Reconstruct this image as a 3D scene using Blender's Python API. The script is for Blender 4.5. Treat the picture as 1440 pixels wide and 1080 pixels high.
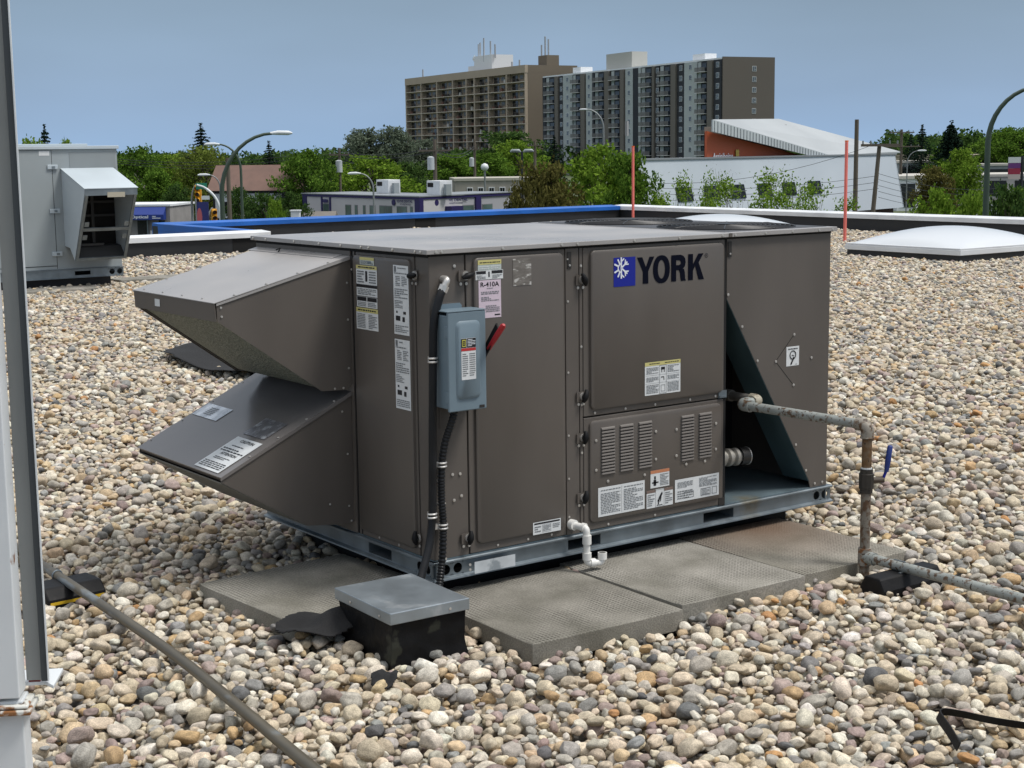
import bpy, bmesh, math, random
import numpy as np
from mathutils import Vector, Matrix, noise

# ------------------------------------------------------------------ scene, camera, light
for o in list(bpy.data.objects): bpy.data.objects.remove(o)
S = bpy.context.scene
COL = S.collection
CAM = Vector((-3.1836, -4.9019, 1.6569))
FPX, YAW, PITCH, ROLL = 2178.486, 0.6289, 0.1500, -0.0122
cd = bpy.data.cameras.new('camera'); cam = bpy.data.objects.new('camera', cd); COL.objects.link(cam)
cd.sensor_width = 36.0; cd.lens = FPX / 1440 * 36; cd.clip_start = 0.05; cd.clip_end = 6000
_f = Vector((math.sin(YAW) * math.cos(PITCH), math.cos(YAW) * math.cos(PITCH), -math.sin(PITCH)))
_r0 = Vector((math.cos(YAW), -math.sin(YAW), 0)); _u0 = _r0.cross(_f)
_r = math.cos(ROLL) * _r0 + math.sin(ROLL) * _u0; _u = -math.sin(ROLL) * _r0 + math.cos(ROLL) * _u0
cam.matrix_world = Matrix(((_r.x, _u.x, -_f.x, CAM.x), (_r.y, _u.y, -_f.y, CAM.y), (_r.z, _u.z, -_f.z, CAM.z), (0, 0, 0, 1)))
S.camera = cam
S.render.resolution_x, S.render.resolution_y = 1024, 768
S.view_settings.view_transform = 'Standard'; S.view_settings.look = 'None'
S.view_settings.gamma = 1; S.view_settings.use_curve_mapping = False
S.view_settings.exposure = 0.38

SUN_EL, SUN_AZ = math.radians(60), math.atan2(0.50, -0.55)      # azimuth as atan2(x, y) of the direction to the sun
sdir = Vector((math.sin(SUN_AZ) * math.cos(SUN_EL), math.cos(SUN_AZ) * math.cos(SUN_EL), math.sin(SUN_EL)))
W = bpy.data.worlds.new('World'); S.world = W; W.use_nodes = True
nt = W.node_tree; nt.nodes.clear()
out = nt.nodes.new('ShaderNodeOutputWorld'); bg = nt.nodes.new('ShaderNodeBackground'); bg.inputs['Strength'].default_value = 0.1
sky = nt.nodes.new('ShaderNodeTexSky'); sky.sky_type = 'NISHITA'; sky.sun_disc = False
sky.sun_elevation = SUN_EL; sky.sun_rotation = SUN_AZ; sky.air_density = 1.3; sky.dust_density = 2.0; sky.ozone_density = 2.0
tc = nt.nodes.new('ShaderNodeTexCoord'); sx = nt.nodes.new('ShaderNodeSeparateXYZ')
nt.links.new(tc.outputs['Generated'], sx.inputs[0])
cr = nt.nodes.new('ShaderNodeValToRGB')                         # storm-bank blue grey low down, brighter cloud higher up
el = cr.color_ramp.elements
el[0].position = 0.0; el[0].color = (0.29, 0.44, 0.66, 1)
el[1].position = 1.0; el[1].color = (1.30, 1.28, 1.25, 1)
for pos, c in ((0.035, (0.235, 0.355, 0.535, 1)), (0.10, (0.175, 0.25, 0.35, 1)), (0.25, (0.235, 0.29, 0.36, 1)), (0.55, (0.55, 0.58, 0.62, 1))):
    e = el.new(pos); e.color = c
nt.links.new(sx.outputs['Z'], cr.inputs[0])
nz = nt.nodes.new('ShaderNodeTexNoise'); nz.inputs['Scale'].default_value = 1.9; nz.inputs['Detail'].default_value = 4
mp = nt.nodes.new('ShaderNodeMapping'); mp.inputs['Scale'].default_value = (1, 1, 3.5)
nt.links.new(tc.outputs['Generated'], mp.inputs[0]); nt.links.new(mp.outputs[0], nz.inputs['Vector'])
mr = nt.nodes.new('ShaderNodeMapRange'); mr.inputs[1].default_value = 0.3; mr.inputs[2].default_value = 0.7
mr.inputs[3].default_value = 8.3; mr.inputs[4].default_value = 11.0
nt.links.new(nz.outputs[0], mr.inputs[0])
vm = nt.nodes.new('ShaderNodeVectorMath'); vm.operation = 'SCALE'
nt.links.new(cr.outputs[0], vm.inputs[0]); nt.links.new(mr.outputs[0], vm.inputs['Scale'])
mx = nt.nodes.new('ShaderNodeMix'); mx.data_type = 'RGBA'; mx.inputs['Factor'].default_value = 0.85
nt.links.new(sky.outputs[0], mx.inputs['A']); nt.links.new(vm.outputs[0], mx.inputs['B'])
nt.links.new(mx.outputs['Result'], bg.inputs['Color']); nt.links.new(bg.outputs[0], out.inputs[0])
sl = bpy.data.lights.new('sun', 'SUN'); sl.energy = 2.0; sl.angle = math.radians(14); sl.color = (1.0, 0.965, 0.91)
so = bpy.data.objects.new('sun', sl); COL.objects.link(so); so.location = (0, 0, 40)
so.rotation_euler = (-sdir).to_track_quat('-Z', 'Y').to_euler()

def at(u, v, D):
    """a point at horizontal distance D along the bearing of photograph pixel (u, v)"""
    d = _f + _r * ((u - 720) / FPX) + _u * ((540 - v) / FPX)
    return CAM + d * (D / math.hypot(d.x, d.y))

# ------------------------------------------------------------------ helpers
MATS = {}
def pbr(name, col, rough=0.55, metal=0.0, var=0.0, scale=6.0, detail=4, bump=0.0, bscale=60.0, spots=None, spec=0.5, stretch=None, coat=0):
    if name in MATS: return MATS[name]
    m = bpy.data.materials.new(name); m.use_nodes = True; t = m.node_tree; b = t.nodes['Principled BSDF']
    b.inputs['Roughness'].default_value = rough; b.inputs['Metallic'].default_value = metal
    b.inputs['Specular IOR Level'].default_value = spec
    if coat: b.inputs['Coat Weight'].default_value = coat
    c = (*col, 1); b.inputs['Base Color'].default_value = c
    L = t.links.new; tcn = t.nodes.new('ShaderNodeTexCoord'); vec = tcn.outputs['Object']
    if stretch:
        mpn = t.nodes.new('ShaderNodeMapping'); mpn.inputs['Scale'].default_value = stretch; L(vec, mpn.inputs[0]); vec = mpn.outputs[0]
    cur = None
    if var:
        n = t.nodes.new('ShaderNodeTexNoise'); n.inputs['Scale'].default_value = scale; n.inputs['Detail'].default_value = detail
        L(vec, n.inputs['Vector'])
        r = t.nodes.new('ShaderNodeMapRange'); r.inputs[1].default_value = 0.3; r.inputs[2].default_value = 0.7
        r.inputs[3].default_value = 1 - var; r.inputs[4].default_value = 1 + var; L(n.outputs[0], r.inputs[0])
        s = t.nodes.new('ShaderNodeVectorMath'); s.operation = 'SCALE'; s.inputs[0].default_value = col
        L(r.outputs[0], s.inputs['Scale']); cur = s.outputs[0]
        rr = t.nodes.new('ShaderNodeMapRange'); rr.inputs[1].default_value = 0.3; rr.inputs[2].default_value = 0.7
        rr.inputs[3].default_value = max(0.02, rough - 0.08); rr.inputs[4].default_value = min(1, rough + 0.08)
        L(n.outputs[0], rr.inputs[0]); L(rr.outputs[0], b.inputs['Roughness'])
    for (sc, sscale, lo, hi) in (spots or []):
        n = t.nodes.new('ShaderNodeTexNoise'); n.inputs['Scale'].default_value = sscale; n.inputs['Detail'].default_value = 6
        L(vec, n.inputs['Vector'])
        r = t.nodes.new('ShaderNodeMapRange'); r.inputs[1].default_value = lo; r.inputs[2].default_value = hi; L(n.outputs[0], r.inputs[0])
        q = t.nodes.new('ShaderNodeMix'); q.data_type = 'RGBA'; L(r.outputs[0], q.inputs['Factor'])
        if cur: L(cur, q.inputs['A'])
        else: q.inputs['A'].default_value = c
        q.inputs['B'].default_value = (*sc, 1); cur = q.outputs['Result']
    if cur: L(cur, b.inputs['Base Color'])
    if bump:
        n = t.nodes.new('ShaderNodeTexNoise'); n.inputs['Scale'].default_value = bscale; n.inputs['Detail'].default_value = 4
        L(vec, n.inputs['Vector'])
        bp = t.nodes.new('ShaderNodeBump'); bp.inputs['Strength'].default_value = bump; bp.inputs['Distance'].default_value = 0.01
        L(n.outputs[0], bp.inputs['Height']); L(bp.outputs[0], b.inputs['Normal'])
    MATS[name] = m
    return m

def foliage(name, c1, c2, tr=0.35):
    m = bpy.data.materials.new(name); m.use_nodes = True; t = m.node_tree; t.nodes.clear(); L = t.links.new
    o = t.nodes.new('ShaderNodeOutputMaterial'); g = t.nodes.new('ShaderNodeNewGeometry')
    cr = t.nodes.new('ShaderNodeValToRGB'); cr.color_ramp.elements[0].color = (*c1, 1); cr.color_ramp.elements[1].color = (*c2, 1)
    L(g.outputs['Random Per Island'], cr.inputs[0])
    d = t.nodes.new('ShaderNodeBsdfDiffuse'); q = t.nodes.new('ShaderNodeBsdfTranslucent'); x = t.nodes.new('ShaderNodeMixShader')
    x.inputs[0].default_value = tr
    L(cr.outputs[0], d.inputs[0]); L(cr.outputs[0], q.inputs[0]); L(d.outputs[0], x.inputs[1]); L(q.outputs[0], x.inputs[2]); L(x.outputs[0], o.inputs[0])
    return m

class MB:
    def __init__(s): s.v = []; s.f = []
    def add(s, vs, fs):
        k = len(s.v); s.v += [tuple(p) for p in vs]; s.f += [tuple(i + k for i in f) for f in fs]; return s
    def box(s, x0, x1, y0, y1, z0, z1):
        return s.add([(x0,y0,z0),(x1,y0,z0),(x1,y1,z0),(x0,y1,z0),(x0,y0,z1),(x1,y0,z1),(x1,y1,z1),(x0,y1,z1)],
                     [(0,3,2,1),(4,5,6,7),(0,1,5,4),(1,2,6,5),(2,3,7,6),(3,0,4,7)])
    def prism(s, pts, axis, a, b):
        def P(p, w):
            return {'x': (w, p[0], p[1]), 'y': (p[0], w, p[1]), 'z': (p[0], p[1], w)}[axis]
        n = len(pts)
        return s.add([P(p, a) for p in pts] + [P(p, b) for p in pts],
                     [tuple(range(n))[::-1], tuple(range(n, 2*n))] + [(i, (i+1) % n, n + (i+1) % n, n + i) for i in range(n)])
    def loft(s, A, B):
        n = len(A)
        return s.add(list(A) + list(B), [tuple(range(n))[::-1], tuple(range(n, 2*n))] + [(i, (i+1) % n, n + (i+1) % n, n + i) for i in range(n)])
    def tube(s, path, r, n=12, caps=True):
        path = [Vector(p) for p in path]; R = r if isinstance(r, (list, tuple)) else [r] * len(path)
        t0 = (path[1] - path[0]).normalized(); a = t0.orthogonal().normalized(); rings = []
        for i, p in enumerate(path):
            if i == 0: t = t0
            elif i == len(path) - 1: t = (path[-1] - path[-2]).normalized()
            else: t = ((path[i+1] - p).normalized() + (p - path[i-1]).normalized()).normalized()
            a = (a - t * a.dot(t)).normalized(); b = t.cross(a)
            rings.append([p + (a * math.cos(2*math.pi*k/n) + b * math.sin(2*math.pi*k/n)) * R[i] for k in range(n)])
        vs = [q for g in rings for q in g]; fs = []
        for i in range(len(path) - 1):
            for k in range(n):
                fs.append((i*n + k, i*n + (k+1) % n, (i+1)*n + (k+1) % n, (i+1)*n + k))
        if caps: fs += [tuple(range(n))[::-1], tuple(range((len(path)-1)*n, len(path)*n))]
        return s.add(vs, fs)
    def cyl(s, p0, p1, r, n=14): return s.tube([p0, p1], r, n)
    def ring(s, c, axis, R, r, n=24, m=8):
        c = Vector(c); ax = Vector(axis).normalized(); a = ax.orthogonal().normalized(); b = ax.cross(a); vs = []; fs = []
        for i in range(n):
            d = a * math.cos(2*math.pi*i/n) + b * math.sin(2*math.pi*i/n)
            for k in range(m): vs.append(c + d * (R + r*math.cos(2*math.pi*k/m)) + ax * (r*math.sin(2*math.pi*k/m)))
        for i in range(n):
            for k in range(m): fs.append((i*m + k, ((i+1) % n)*m + k, ((i+1) % n)*m + (k+1) % m, i*m + (k+1) % m))
        return s.add(vs, fs)
    def poly(s, pts): return s.add(pts, [tuple(range(len(pts)))])
    def mesh(s, name, smooth=None, recalc=True):
        me = bpy.data.meshes.new(name); me.from_pydata(s.v, [], s.f)
        if recalc:
            bm = bmesh.new(); bm.from_mesh(me); bmesh.ops.recalc_face_normals(bm, faces=bm.faces); bm.to_mesh(me); bm.free()
        if smooth:
            me.shade_smooth()
            if smooth < 3: me.set_sharp_from_angle(angle=smooth)
        return me
    def build(s, name, mat, parent=None, bevel=0, smooth=None, seg=2, recalc=True):
        return obj(name, s.mesh(name, smooth, recalc), mat, parent, bevel, seg)

def obj(name, me, mat, parent=None, bevel=0, seg=2):
    o = bpy.data.objects.new(name, me); COL.objects.link(o)
    if mat is not None and not me.materials: me.materials.append(mat)
    if parent: o.parent = parent
    if bevel:
        b = o.modifiers.new('bevel', 'BEVEL'); b.width = bevel; b.segments = seg; b.limit_method = 'ANGLE'; b.angle_limit = 0.6
        b.harden_normals = False
    return o
def tag(o, label=None, cat=None, group=None, kind=None):
    if label: o['label'] = label
    if cat: o['category'] = cat
    if group: o['group'] = group
    if kind: o['kind'] = kind
    return o
def thing(name, label, cat, loc=(0, 0, 0), rz=0.0, group=None):
    o = bpy.data.objects.new(name, None); COL.objects.link(o); o.location = loc; o.rotation_euler = (0, 0, rz); o.empty_display_size = 0.2
    return tag(o, label, cat, group)
def copy_tree(o, parent=None):
    c = o.copy(); COL.objects.link(c); c.parent = parent
    for ch in list(o.children): copy_tree(ch, c)
    return c
def inst(name, me, parent, loc, rot=(0, 0, 0), scale=(1, 1, 1)):
    o = bpy.data.objects.new(name, me); COL.objects.link(o); o.parent = parent; o.location = loc; o.rotation_euler = rot; o.scale = scale
    return o
_tm = {}
def text_mesh(s, size=1.0, bold=0.0, spacing=1.0):
    k = (s, size, bold, spacing)
    if k in _tm: return _tm[k]
    c = bpy.data.curves.new('lettering', 'FONT'); c.body = s; c.size = size; c.align_x = 'CENTER'; c.align_y = 'CENTER'; c.offset = bold
    c.space_character = spacing; c.resolution_u = 3; c.fill_mode = 'FRONT'
    o = bpy.data.objects.new('lettering', c); COL.objects.link(o)
    bpy.context.view_layer.update()
    me = bpy.data.meshes.new_from_object(o.evaluated_get(bpy.context.evaluated_depsgraph_get()))
    bpy.data.objects.remove(o); _tm[k] = me
    return me
class Frame:
    """a flat spot on a surface: origin, right, up (out = right x up)"""
    def __init__(s, O, U, V): s.O = Vector(O); s.U = Vector(U).normalized(); s.V = Vector(V).normalized(); s.N = s.U.cross(s.V)
    def p(s, u, v, n=0.0): return s.O + s.U*u + s.V*v + s.N*n
    def mat(s, u, v, n, w=1.0, h=1.0):
        q = s.p(u, v, n); U, V, N = s.U*w, s.V*h, s.N
        return Matrix(((U.x, V.x, N.x, q.x), (U.y, V.y, N.y, q.y), (U.z, V.z, N.z, q.z), (0, 0, 0, 1)))
def lettering(fr, s, u, v, n, mat, parent, width=None, height=None, bold=0.0, name='lettering'):
    me = text_mesh(s, 1.0, bold).copy(); me.materials.clear(); me.materials.append(mat)
    xs = [q.co.x for q in me.vertices]; ys = [q.co.y for q in me.vertices]
    sw = width / (max(xs) - min(xs)); sh = height / (max(ys) - min(ys))
    cx, cy = (max(xs)+min(xs))/2, (max(ys)+min(ys))/2
    for q in me.vertices: q.co.x -= cx; q.co.y -= cy
    o = bpy.data.objects.new(name, me); COL.objects.link(o)
    o.parent = parent; o.matrix_local = fr.mat(u, v, n, sw, sh)
    return o
def quads(fr, rects, n, name, mat, parent):
    b = MB()
    for (u0, u1, v0, v1) in rects: b.poly([fr.p(u0, v0, n), fr.p(u1, v0, n), fr.p(u1, v1, n), fr.p(u0, v1, n)])
    return b.build(name, mat, parent, recalc=False)
def lines(rng, u0, u1, v0, v1, n, fill=0.62):
    """rows of small printed word marks in a rectangle"""
    out = []; h = (v1 - v0) / n
    for i in range(n):
        y = v1 - (i + 0.5) * h; x = u0 + rng.uniform(0, 0.02) * (u1 - u0); end = u1 if rng.random() < 0.7 else u0 + (u1-u0) * rng.uniform(0.4, 0.9)
        while x < end:
            w = min(rng.uniform(0.06, 0.2) * (u1 - u0), end - x)
            out.append((x, x + w, y - h*fill/2, y + h*fill/2)); x += w + (u1 - u0) * 0.03
    return out
def smooth_path(pts, n=8):
    pts = [Vector(p) for p in pts]; P = [pts[0]*2 - pts[1]] + pts + [pts[-1]*2 - pts[-2]]; o = []
    for i in range(1, len(P) - 2):
        for k in range(n):
            t = k / n; a, b, c, d = P[i-1], P[i], P[i+1], P[i+2]
            o.append(0.5*((2*b) + (c-a)*t + (2*a - 5*b + 4*c - d)*t*t + (3*b - a - 3*c + d)*t**3))
    return o + [pts[-1]]
def bend(pts, r, n=6):
    """polyline with rounded corners"""
    pts = [Vector(p) for p in pts]; o = [pts[0]]
    for i in range(1, len(pts) - 1):
        a = (pts[i-1] - pts[i]).normalized(); b = (pts[i+1] - pts[i]).normalized()
        p0, p1 = pts[i] + a*r, pts[i] + b*r
        for k in range(n + 1):
            t = k/n; o.append(p0*(1-t)**2 + pts[i]*2*t*(1-t) + p1*t*t)
    return o + [pts[-1]]

# ------------------------------------------------------------------ materials
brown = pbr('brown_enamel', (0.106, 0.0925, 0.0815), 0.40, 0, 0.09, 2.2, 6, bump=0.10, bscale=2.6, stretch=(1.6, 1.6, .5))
brown_top = pbr('brown_enamel_sky_lit', (0.33, 0.318, 0.312), 0.32, 0, 0.10, 2.5, bump=0.02, bscale=5)  # brown enamel with the sky's reflection put into a lighter base colour
galv = pbr('galvanised_steel', (0.215, 0.25, 0.275), 0.42, 0.65, 0.18, 9.0, bump=0.03, bscale=30)
galv_cap = pbr('galvanised_cap', (0.34, 0.385, 0.42), 0.38, 0.65, 0.15, 6.0, spots=[((0.62, 0.65, 0.67), 7.0, 0.58, 0.72)])
black = pbr('black_rubber', (0.008, 0.008, 0.009), 0.55, 0, 0.3, 20, bump=0.1, bscale=80, spec=.22)
dark = pbr('dark_interior', (0.006, 0.006, 0.006), 0.9)
white_paper = pbr('white_label', (0.66, 0.68, 0.69), 0.45, 0, 0.03, 30)
pink_paper = pbr('pink_label', (0.62, 0.52, 0.60), 0.5)
yellow_ink = pbr('yellow_ink', (0.55, 0.50, 0.20), 0.5)
black_ink = pbr('black_ink', (0.012, 0.012, 0.015), 0.5)
grey_ink = pbr('grey_ink', (0.16, 0.17, 0.18), 0.5)
blue_ink = pbr('blue_ink', (0.004, 0.012, 0.26), 0.4)
navy_ink = pbr('navy_ink', (0.004, 0.005, 0.012), 0.6, spec=.05)
red_ink = pbr('red_ink', (0.45, 0.03, 0.03), 0.5)
white_ink = pbr('white_ink', (0.72, 0.76, 0.82), 0.5)
screw_m = pbr('screw_zinc', (0.62, 0.60, 0.57), 0.3, 0.6)
pale_plastic = pbr('white_pvc', (0.74, 0.73, 0.70), 0.35, 0, 0.05, 30)
blue_grey = pbr('blue_grey_enamel', (0.150, 0.205, 0.245), 0.42, 0, 0.05, 6, bump=0.01)
red_plastic = pbr('red_plastic', (0.40, 0.012, 0.02), 0.35)
concrete = None
white_paint = pbr('white_paint', (0.72, 0.74, 0.76), 0.5, 0, 0.05, 3)
# ------------------------------------------------------------------ ground, roads, roof
GZ = -6.0
def ground_material():
    m = bpy.data.materials.new('lawn_and_earth'); m.use_nodes = True; t = m.node_tree; b = t.nodes['Principled BSDF']; b.inputs['Roughness'].default_value = 0.9
    n = t.nodes.new('ShaderNodeTexNoise'); n.inputs['Scale'].default_value = 0.03; n.inputs['Detail'].default_value = 8
    tcn = t.nodes.new('ShaderNodeTexCoord'); t.links.new(tcn.outputs['Object'], n.inputs['Vector'])
    c = t.nodes.new('ShaderNodeValToRGB'); e = c.color_ramp.elements
    e[0].position = 0.35; e[0].color = (0.045, 0.075, 0.022, 1); e[1].position = 0.65; e[1].color = (0.085, 0.10, 0.045, 1)
    t.links.new(n.outputs[0], c.inputs[0]); t.links.new(c.outputs[0], b.inputs['Base Color'])
    return m
g = MB().poly([(-2500, -2500, GZ), (2500, -2500, GZ), (2500, 2500, GZ), (-2500, 2500, GZ)]).build('ground', ground_material(), recalc=False)
tag(g, kind='structure')
asphalt = pbr('asphalt', (0.055, 0.055, 0.057), 0.85, 0, 0.2, 0.6, bump=0.2, bscale=20)
def strip(name, a, b, w, z, mat):
    a, b = Vector(a), Vector(b); d = (b - a).normalized(); n = Vector((-d.y, d.x)) * w/2
    pts = [a - n, b - n, b + n, a + n]
    return tag(MB().poly([(p.x, p.y, z) for p in pts]).build(name, mat, recalc=False), kind='structure')
strip('road', (-120, 118), (320, 30), 13, GZ + 0.004, asphalt)
strip('road', (10, 20), (60, 420), 12, GZ + 0.008, asphalt)
strip('road', (120, 160), (330, 40), 14, GZ + 0.012, asphalt)
strip('parking_lot', (150, 95), (260, 45), 40, GZ + 0.016, asphalt)
strip('parking_lot', (44, 92), (58, 130), 16, GZ + 0.012, asphalt)
dash = pbr('road_paint', (0.7, 0.7, 0.66), 0.7)
for i in range(30):
    a = Vector((-120, 118)); b = Vector((320, 30)); d = (b - a).normalized(); p = a + d * (20 + i*12)
    if i % 3 == 0: strip('lane_marking', p, p + d*3, 0.14, GZ + 0.020, dash)

DECK = -0.175
membrane = pbr('black_membrane', (0.018, 0.019, 0.021), 0.55, 0, 0.35, 1.2, bump=0.15, bscale=5)
outline = [(-30, 20.6), (-30, -20), (22.0, -20), (22.0, 25.0), (10.0, 25.0), (10.0, 20.6)]
grit = pbr('fine_gravel_bed', (0.10, 0.092, 0.08), 0.9, 0, 0.5, 22, 8, bump=0.8, bscale=28)
rb = MB().prism(outline, 'z', GZ, DECK).build('roof_deck', grit); tag(rb, kind='structure')

coping_white = pbr('white_coping', (0.70, 0.72, 0.74), 0.42, 0.0, 0.12, 1.6, bump=0.02, bscale=3)
coping_blue = pbr('blue_coping', (0.010, 0.115, 0.46), 0.38, 0.0, 0.15, 1.6, bump=0.02, bscale=3)
def parapet(label, p0, p1, inward, mat, fascia=None, n=None):
    """low roof-edge wall with metal coping in lengths; inward = unit vector towards the roof"""
    p0, p1, q = Vector((*p0, 0)), Vector((*p1, 0)), Vector((*inward, 0)); d = (p1 - p0); Ln = d.length; d.normalize()
    t = thing('parapet', label, 'parapet', (p0.x, p0.y, DECK), 0)
    X = lambda s, w, z: (d.x*s - q.x*w, d.y*s - q.y*w, z - DECK)
    b = MB(); b.loft([X(0, 0, DECK-0.2), X(0, .3, DECK-0.2), X(0, .3, .2), X(0, 0, .2)], [X(Ln, 0, DECK-0.2), X(Ln, .3, DECK-0.2), X(Ln, .3, .2), X(Ln, 0, .2)])
    b.build('wall', membrane, t)
    k = max(1, round(Ln / 3.05)); L1 = Ln / k
    prof = [(-.045, .145), (-.045, .232), (-.03, .243), (.33, .262), (.345, .25), (.345, .12), (.338, .12), (.338, .19), (-.038, .19), (-.038, .145)]
    for i in range(k):
        a, e = i*L1 + .004, (i+1)*L1 - .004
        MB().loft([X(a, w, z) for w, z in prof], [X(e, w, z) for w, z in prof]).build('coping', mat, t)
    for i in range(1, k):                                     # joint cover under each gap
        a, e = i*L1 - .06, i*L1 + .06
        MB().loft([X(a, w, z) for w, z in [(-.0475, .150), (-.0475, .2335), (-.031, .2455), (.331, .2645), (.331, .22), (-.02, .2)]],
                  [X(e, w, z) for w, z in [(-.0475, .150), (-.0475, .2335), (-.031, .2455), (.331, .2645), (.331, .22), (-.02, .2)]]).build('joint_cover', mat, t)
    for s in ([n] if n else []):
        MB().loft([X(s, -.006, DECK), X(s, .02, DECK), X(s, .02, .135), X(s, -.006, .135)], [X(s+.55, -.006, DECK), X(s+.55, .02, DECK), X(s+.55, .02, .135), X(s+.55, -.006, .135)]).build('membrane_patch', dark, t)
    if fascia:
        MB().loft([X(0, .31, -1.3), X(0, .34, -1.3), X(0, .34, .118), X(0, .31, .118)], [X(Ln, .31, -1.3), X(Ln, .34, -1.3), X(Ln, .34, .118), X(Ln, .31, .118)]).build('fascia', fascia, t)
    return t
parapet('long black roof parapet with white metal coping behind the two skylights', (22, -20), (22, 25.345), (-1, 0), coping_white, coping_blue)
parapet('black roof parapet with blue metal coping in front of the low purple trimmed clinic', (9.7, 25), (21.95, 25), (0, -1), coping_blue, coping_blue, n=6.2)
parapet('short return parapet with bright blue fascia beside the end of the white coping', (10, 20.95), (10, 24.95), (1, 0), coping_blue, coping_blue)
parapet('black roof parapet with white metal coping behind the grey hooded rooftop unit', (-30, 20.6), (9.95, 20.6), (0, -1), coping_white, coping_blue, n=39.2)

# ------------------------------------------------------------------ pavers
def concrete_material(name, rib, tint, stain=None):
    m = bpy.data.materials.new(name); m.use_nodes = True; t = m.node_tree; b = t.nodes['Principled BSDF']; L = t.links.new
    b.inputs['Roughness'].default_value = 0.88
    tcn = t.nodes.new('ShaderNodeTexCoord'); v = tcn.outputs['Object']
    n1 = t.nodes.new('ShaderNodeTexNoise'); n1.inputs['Scale'].default_value = 3.2; n1.inputs['Detail'].default_value = 6; L(v, n1.inputs['Vector'])
    n2 = t.nodes.new('ShaderNodeTexNoise'); n2.inputs['Scale'].default_value = 160; n2.inputs['Detail'].default_value = 3; L(v, n2.inputs['Vector'])
    c = t.nodes.new('ShaderNodeValToRGB'); e = c.color_ramp.elements
    e[0].position = 0.36; e[0].color = (tint[0]*.55, tint[1]*.55, tint[2]*.52, 1); e[1].position = 0.62; e[1].color = (*tint, 1); L(n1.outputs[0], c.inputs[0])
    s = t.nodes.new('ShaderNodeMapRange'); s.inputs[1].default_value = .3; s.inputs[2].default_value = .7; s.inputs[3].default_value = .72; s.inputs[4].default_value = 1.25; L(n2.outputs[0], s.inputs[0])
    x = t.nodes.new('ShaderNodeVectorMath'); x.operation = 'SCALE'; L(c.outputs[0], x.inputs[0]); L(s.outputs[0], x.inputs['Scale']); cur = x.outputs[0]
    # rows of pressed ribs, worn away in patches
    w = t.nodes.new('ShaderNodeTexWave'); w.wave_type = 'BANDS'; w.bands_direction = 'X'; w.inputs['Scale'].default_value = rib; w.inputs['Distortion'].default_value = 0.4
    w2 = t.nodes.new('ShaderNodeTexWave'); w2.wave_type = 'BANDS'; w2.bands_direction = 'Y'; w2.inputs['Scale'].default_value = rib*1.0
    L(v, w.inputs['Vector']); L(v, w2.inputs['Vector'])
    mu = t.nodes.new('ShaderNodeMath'); mu.operation = 'MULTIPLY'; L(w.outputs['Fac'], mu.inputs[0]); L(w2.outputs['Fac'], mu.inputs[1])
    n3 = t.nodes.new('ShaderNodeTexNoise'); n3.inputs['Scale'].default_value = 2.6; n3.noise_dimensions = '4D'; n3.inputs['W'].default_value = 3; L(v, n3.inputs['Vector'])
    wr = t.nodes.new('ShaderNodeMapRange'); wr.inputs[1].default_value = .42; wr.inputs[2].default_value = .6; L(n3.outputs[0], wr.inputs[0])
    m3 = t.nodes.new('ShaderNodeMath'); m3.operation = 'MULTIPLY'; L(mu.outputs[0], m3.inputs[0]); L(wr.outputs[0], m3.inputs[1])
    gn = t.nodes.new('ShaderNodeNewGeometry'); sz = t.nodes.new('ShaderNodeSeparateXYZ'); L(gn.outputs['True Normal'], sz.inputs[0]); up = t.nodes.new('ShaderNodeMath'); up.operation = 'GREATER_THAN'; up.inputs[1].default_value = .7; L(sz.outputs['Z'], up.inputs[0]); m4 = t.nodes.new('ShaderNodeMath'); m4.operation = 'MULTIPLY'; L(m3.outputs[0], m4.inputs[0]); L(up.outputs[0], m4.inputs[1]); m3 = m4
    q = t.nodes.new('ShaderNodeMix'); q.data_type = 'RGBA'; q.blend_type = 'MULTIPLY'; L(m3.outputs[0], q.inputs['Factor']); L(cur, q.inputs['A']); q.inputs['B'].default_value = (.26, .25, .23, 1); cur = q.outputs['Result']
    if stain:
        (sx_, sy_, sr) = stain
        di = t.nodes.new('ShaderNodeVectorMath'); di.operation = 'DISTANCE'; L(v, di.inputs[0]); di.inputs[1].default_value = (sx_, sy_, 0.025)
        ad = t.nodes.new('ShaderNodeMath'); ad.operation = 'MULTIPLY_ADD'; L(n1.outputs[0], ad.inputs[0]); ad.inputs[1].default_value = -.35; L(di.outputs['Value'], ad.inputs[2])
        r = t.nodes.new('ShaderNodeMapRange'); r.inputs[1].default_value = sr - .15; r.inputs[2].default_value = -.12; r.inputs[3].default_value = 0; r.inputs[4].default_value = .8; L(ad.outputs[0], r.inputs[0])
        q = t.nodes.new('ShaderNodeMix'); q.data_type = 'RGBA'; L(r.outputs[0], q.inputs['Factor']); L(cur, q.inputs['A']); q.inputs['B'].default_value = (.11, .055, .025, 1); cur = q.outputs['Result']
    L(cur, b.inputs['Base Color'])
    h = t.nodes.new('ShaderNodeMath'); h.operation = 'MULTIPLY_ADD'; L(n2.outputs[0], h.inputs[0]); h.inputs[1].default_value = .35; L(m3.outputs[0], h.inputs[2])
    bp = t.nodes.new('ShaderNodeBump'); bp.inputs['Strength'].default_value = .8; bp.inputs['Distance'].default_value = .006; L(h.outputs[0], bp.inputs['Height']); L(bp.outputs[0], b.inputs['Normal'])
    return m
PAVERS = []
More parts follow.
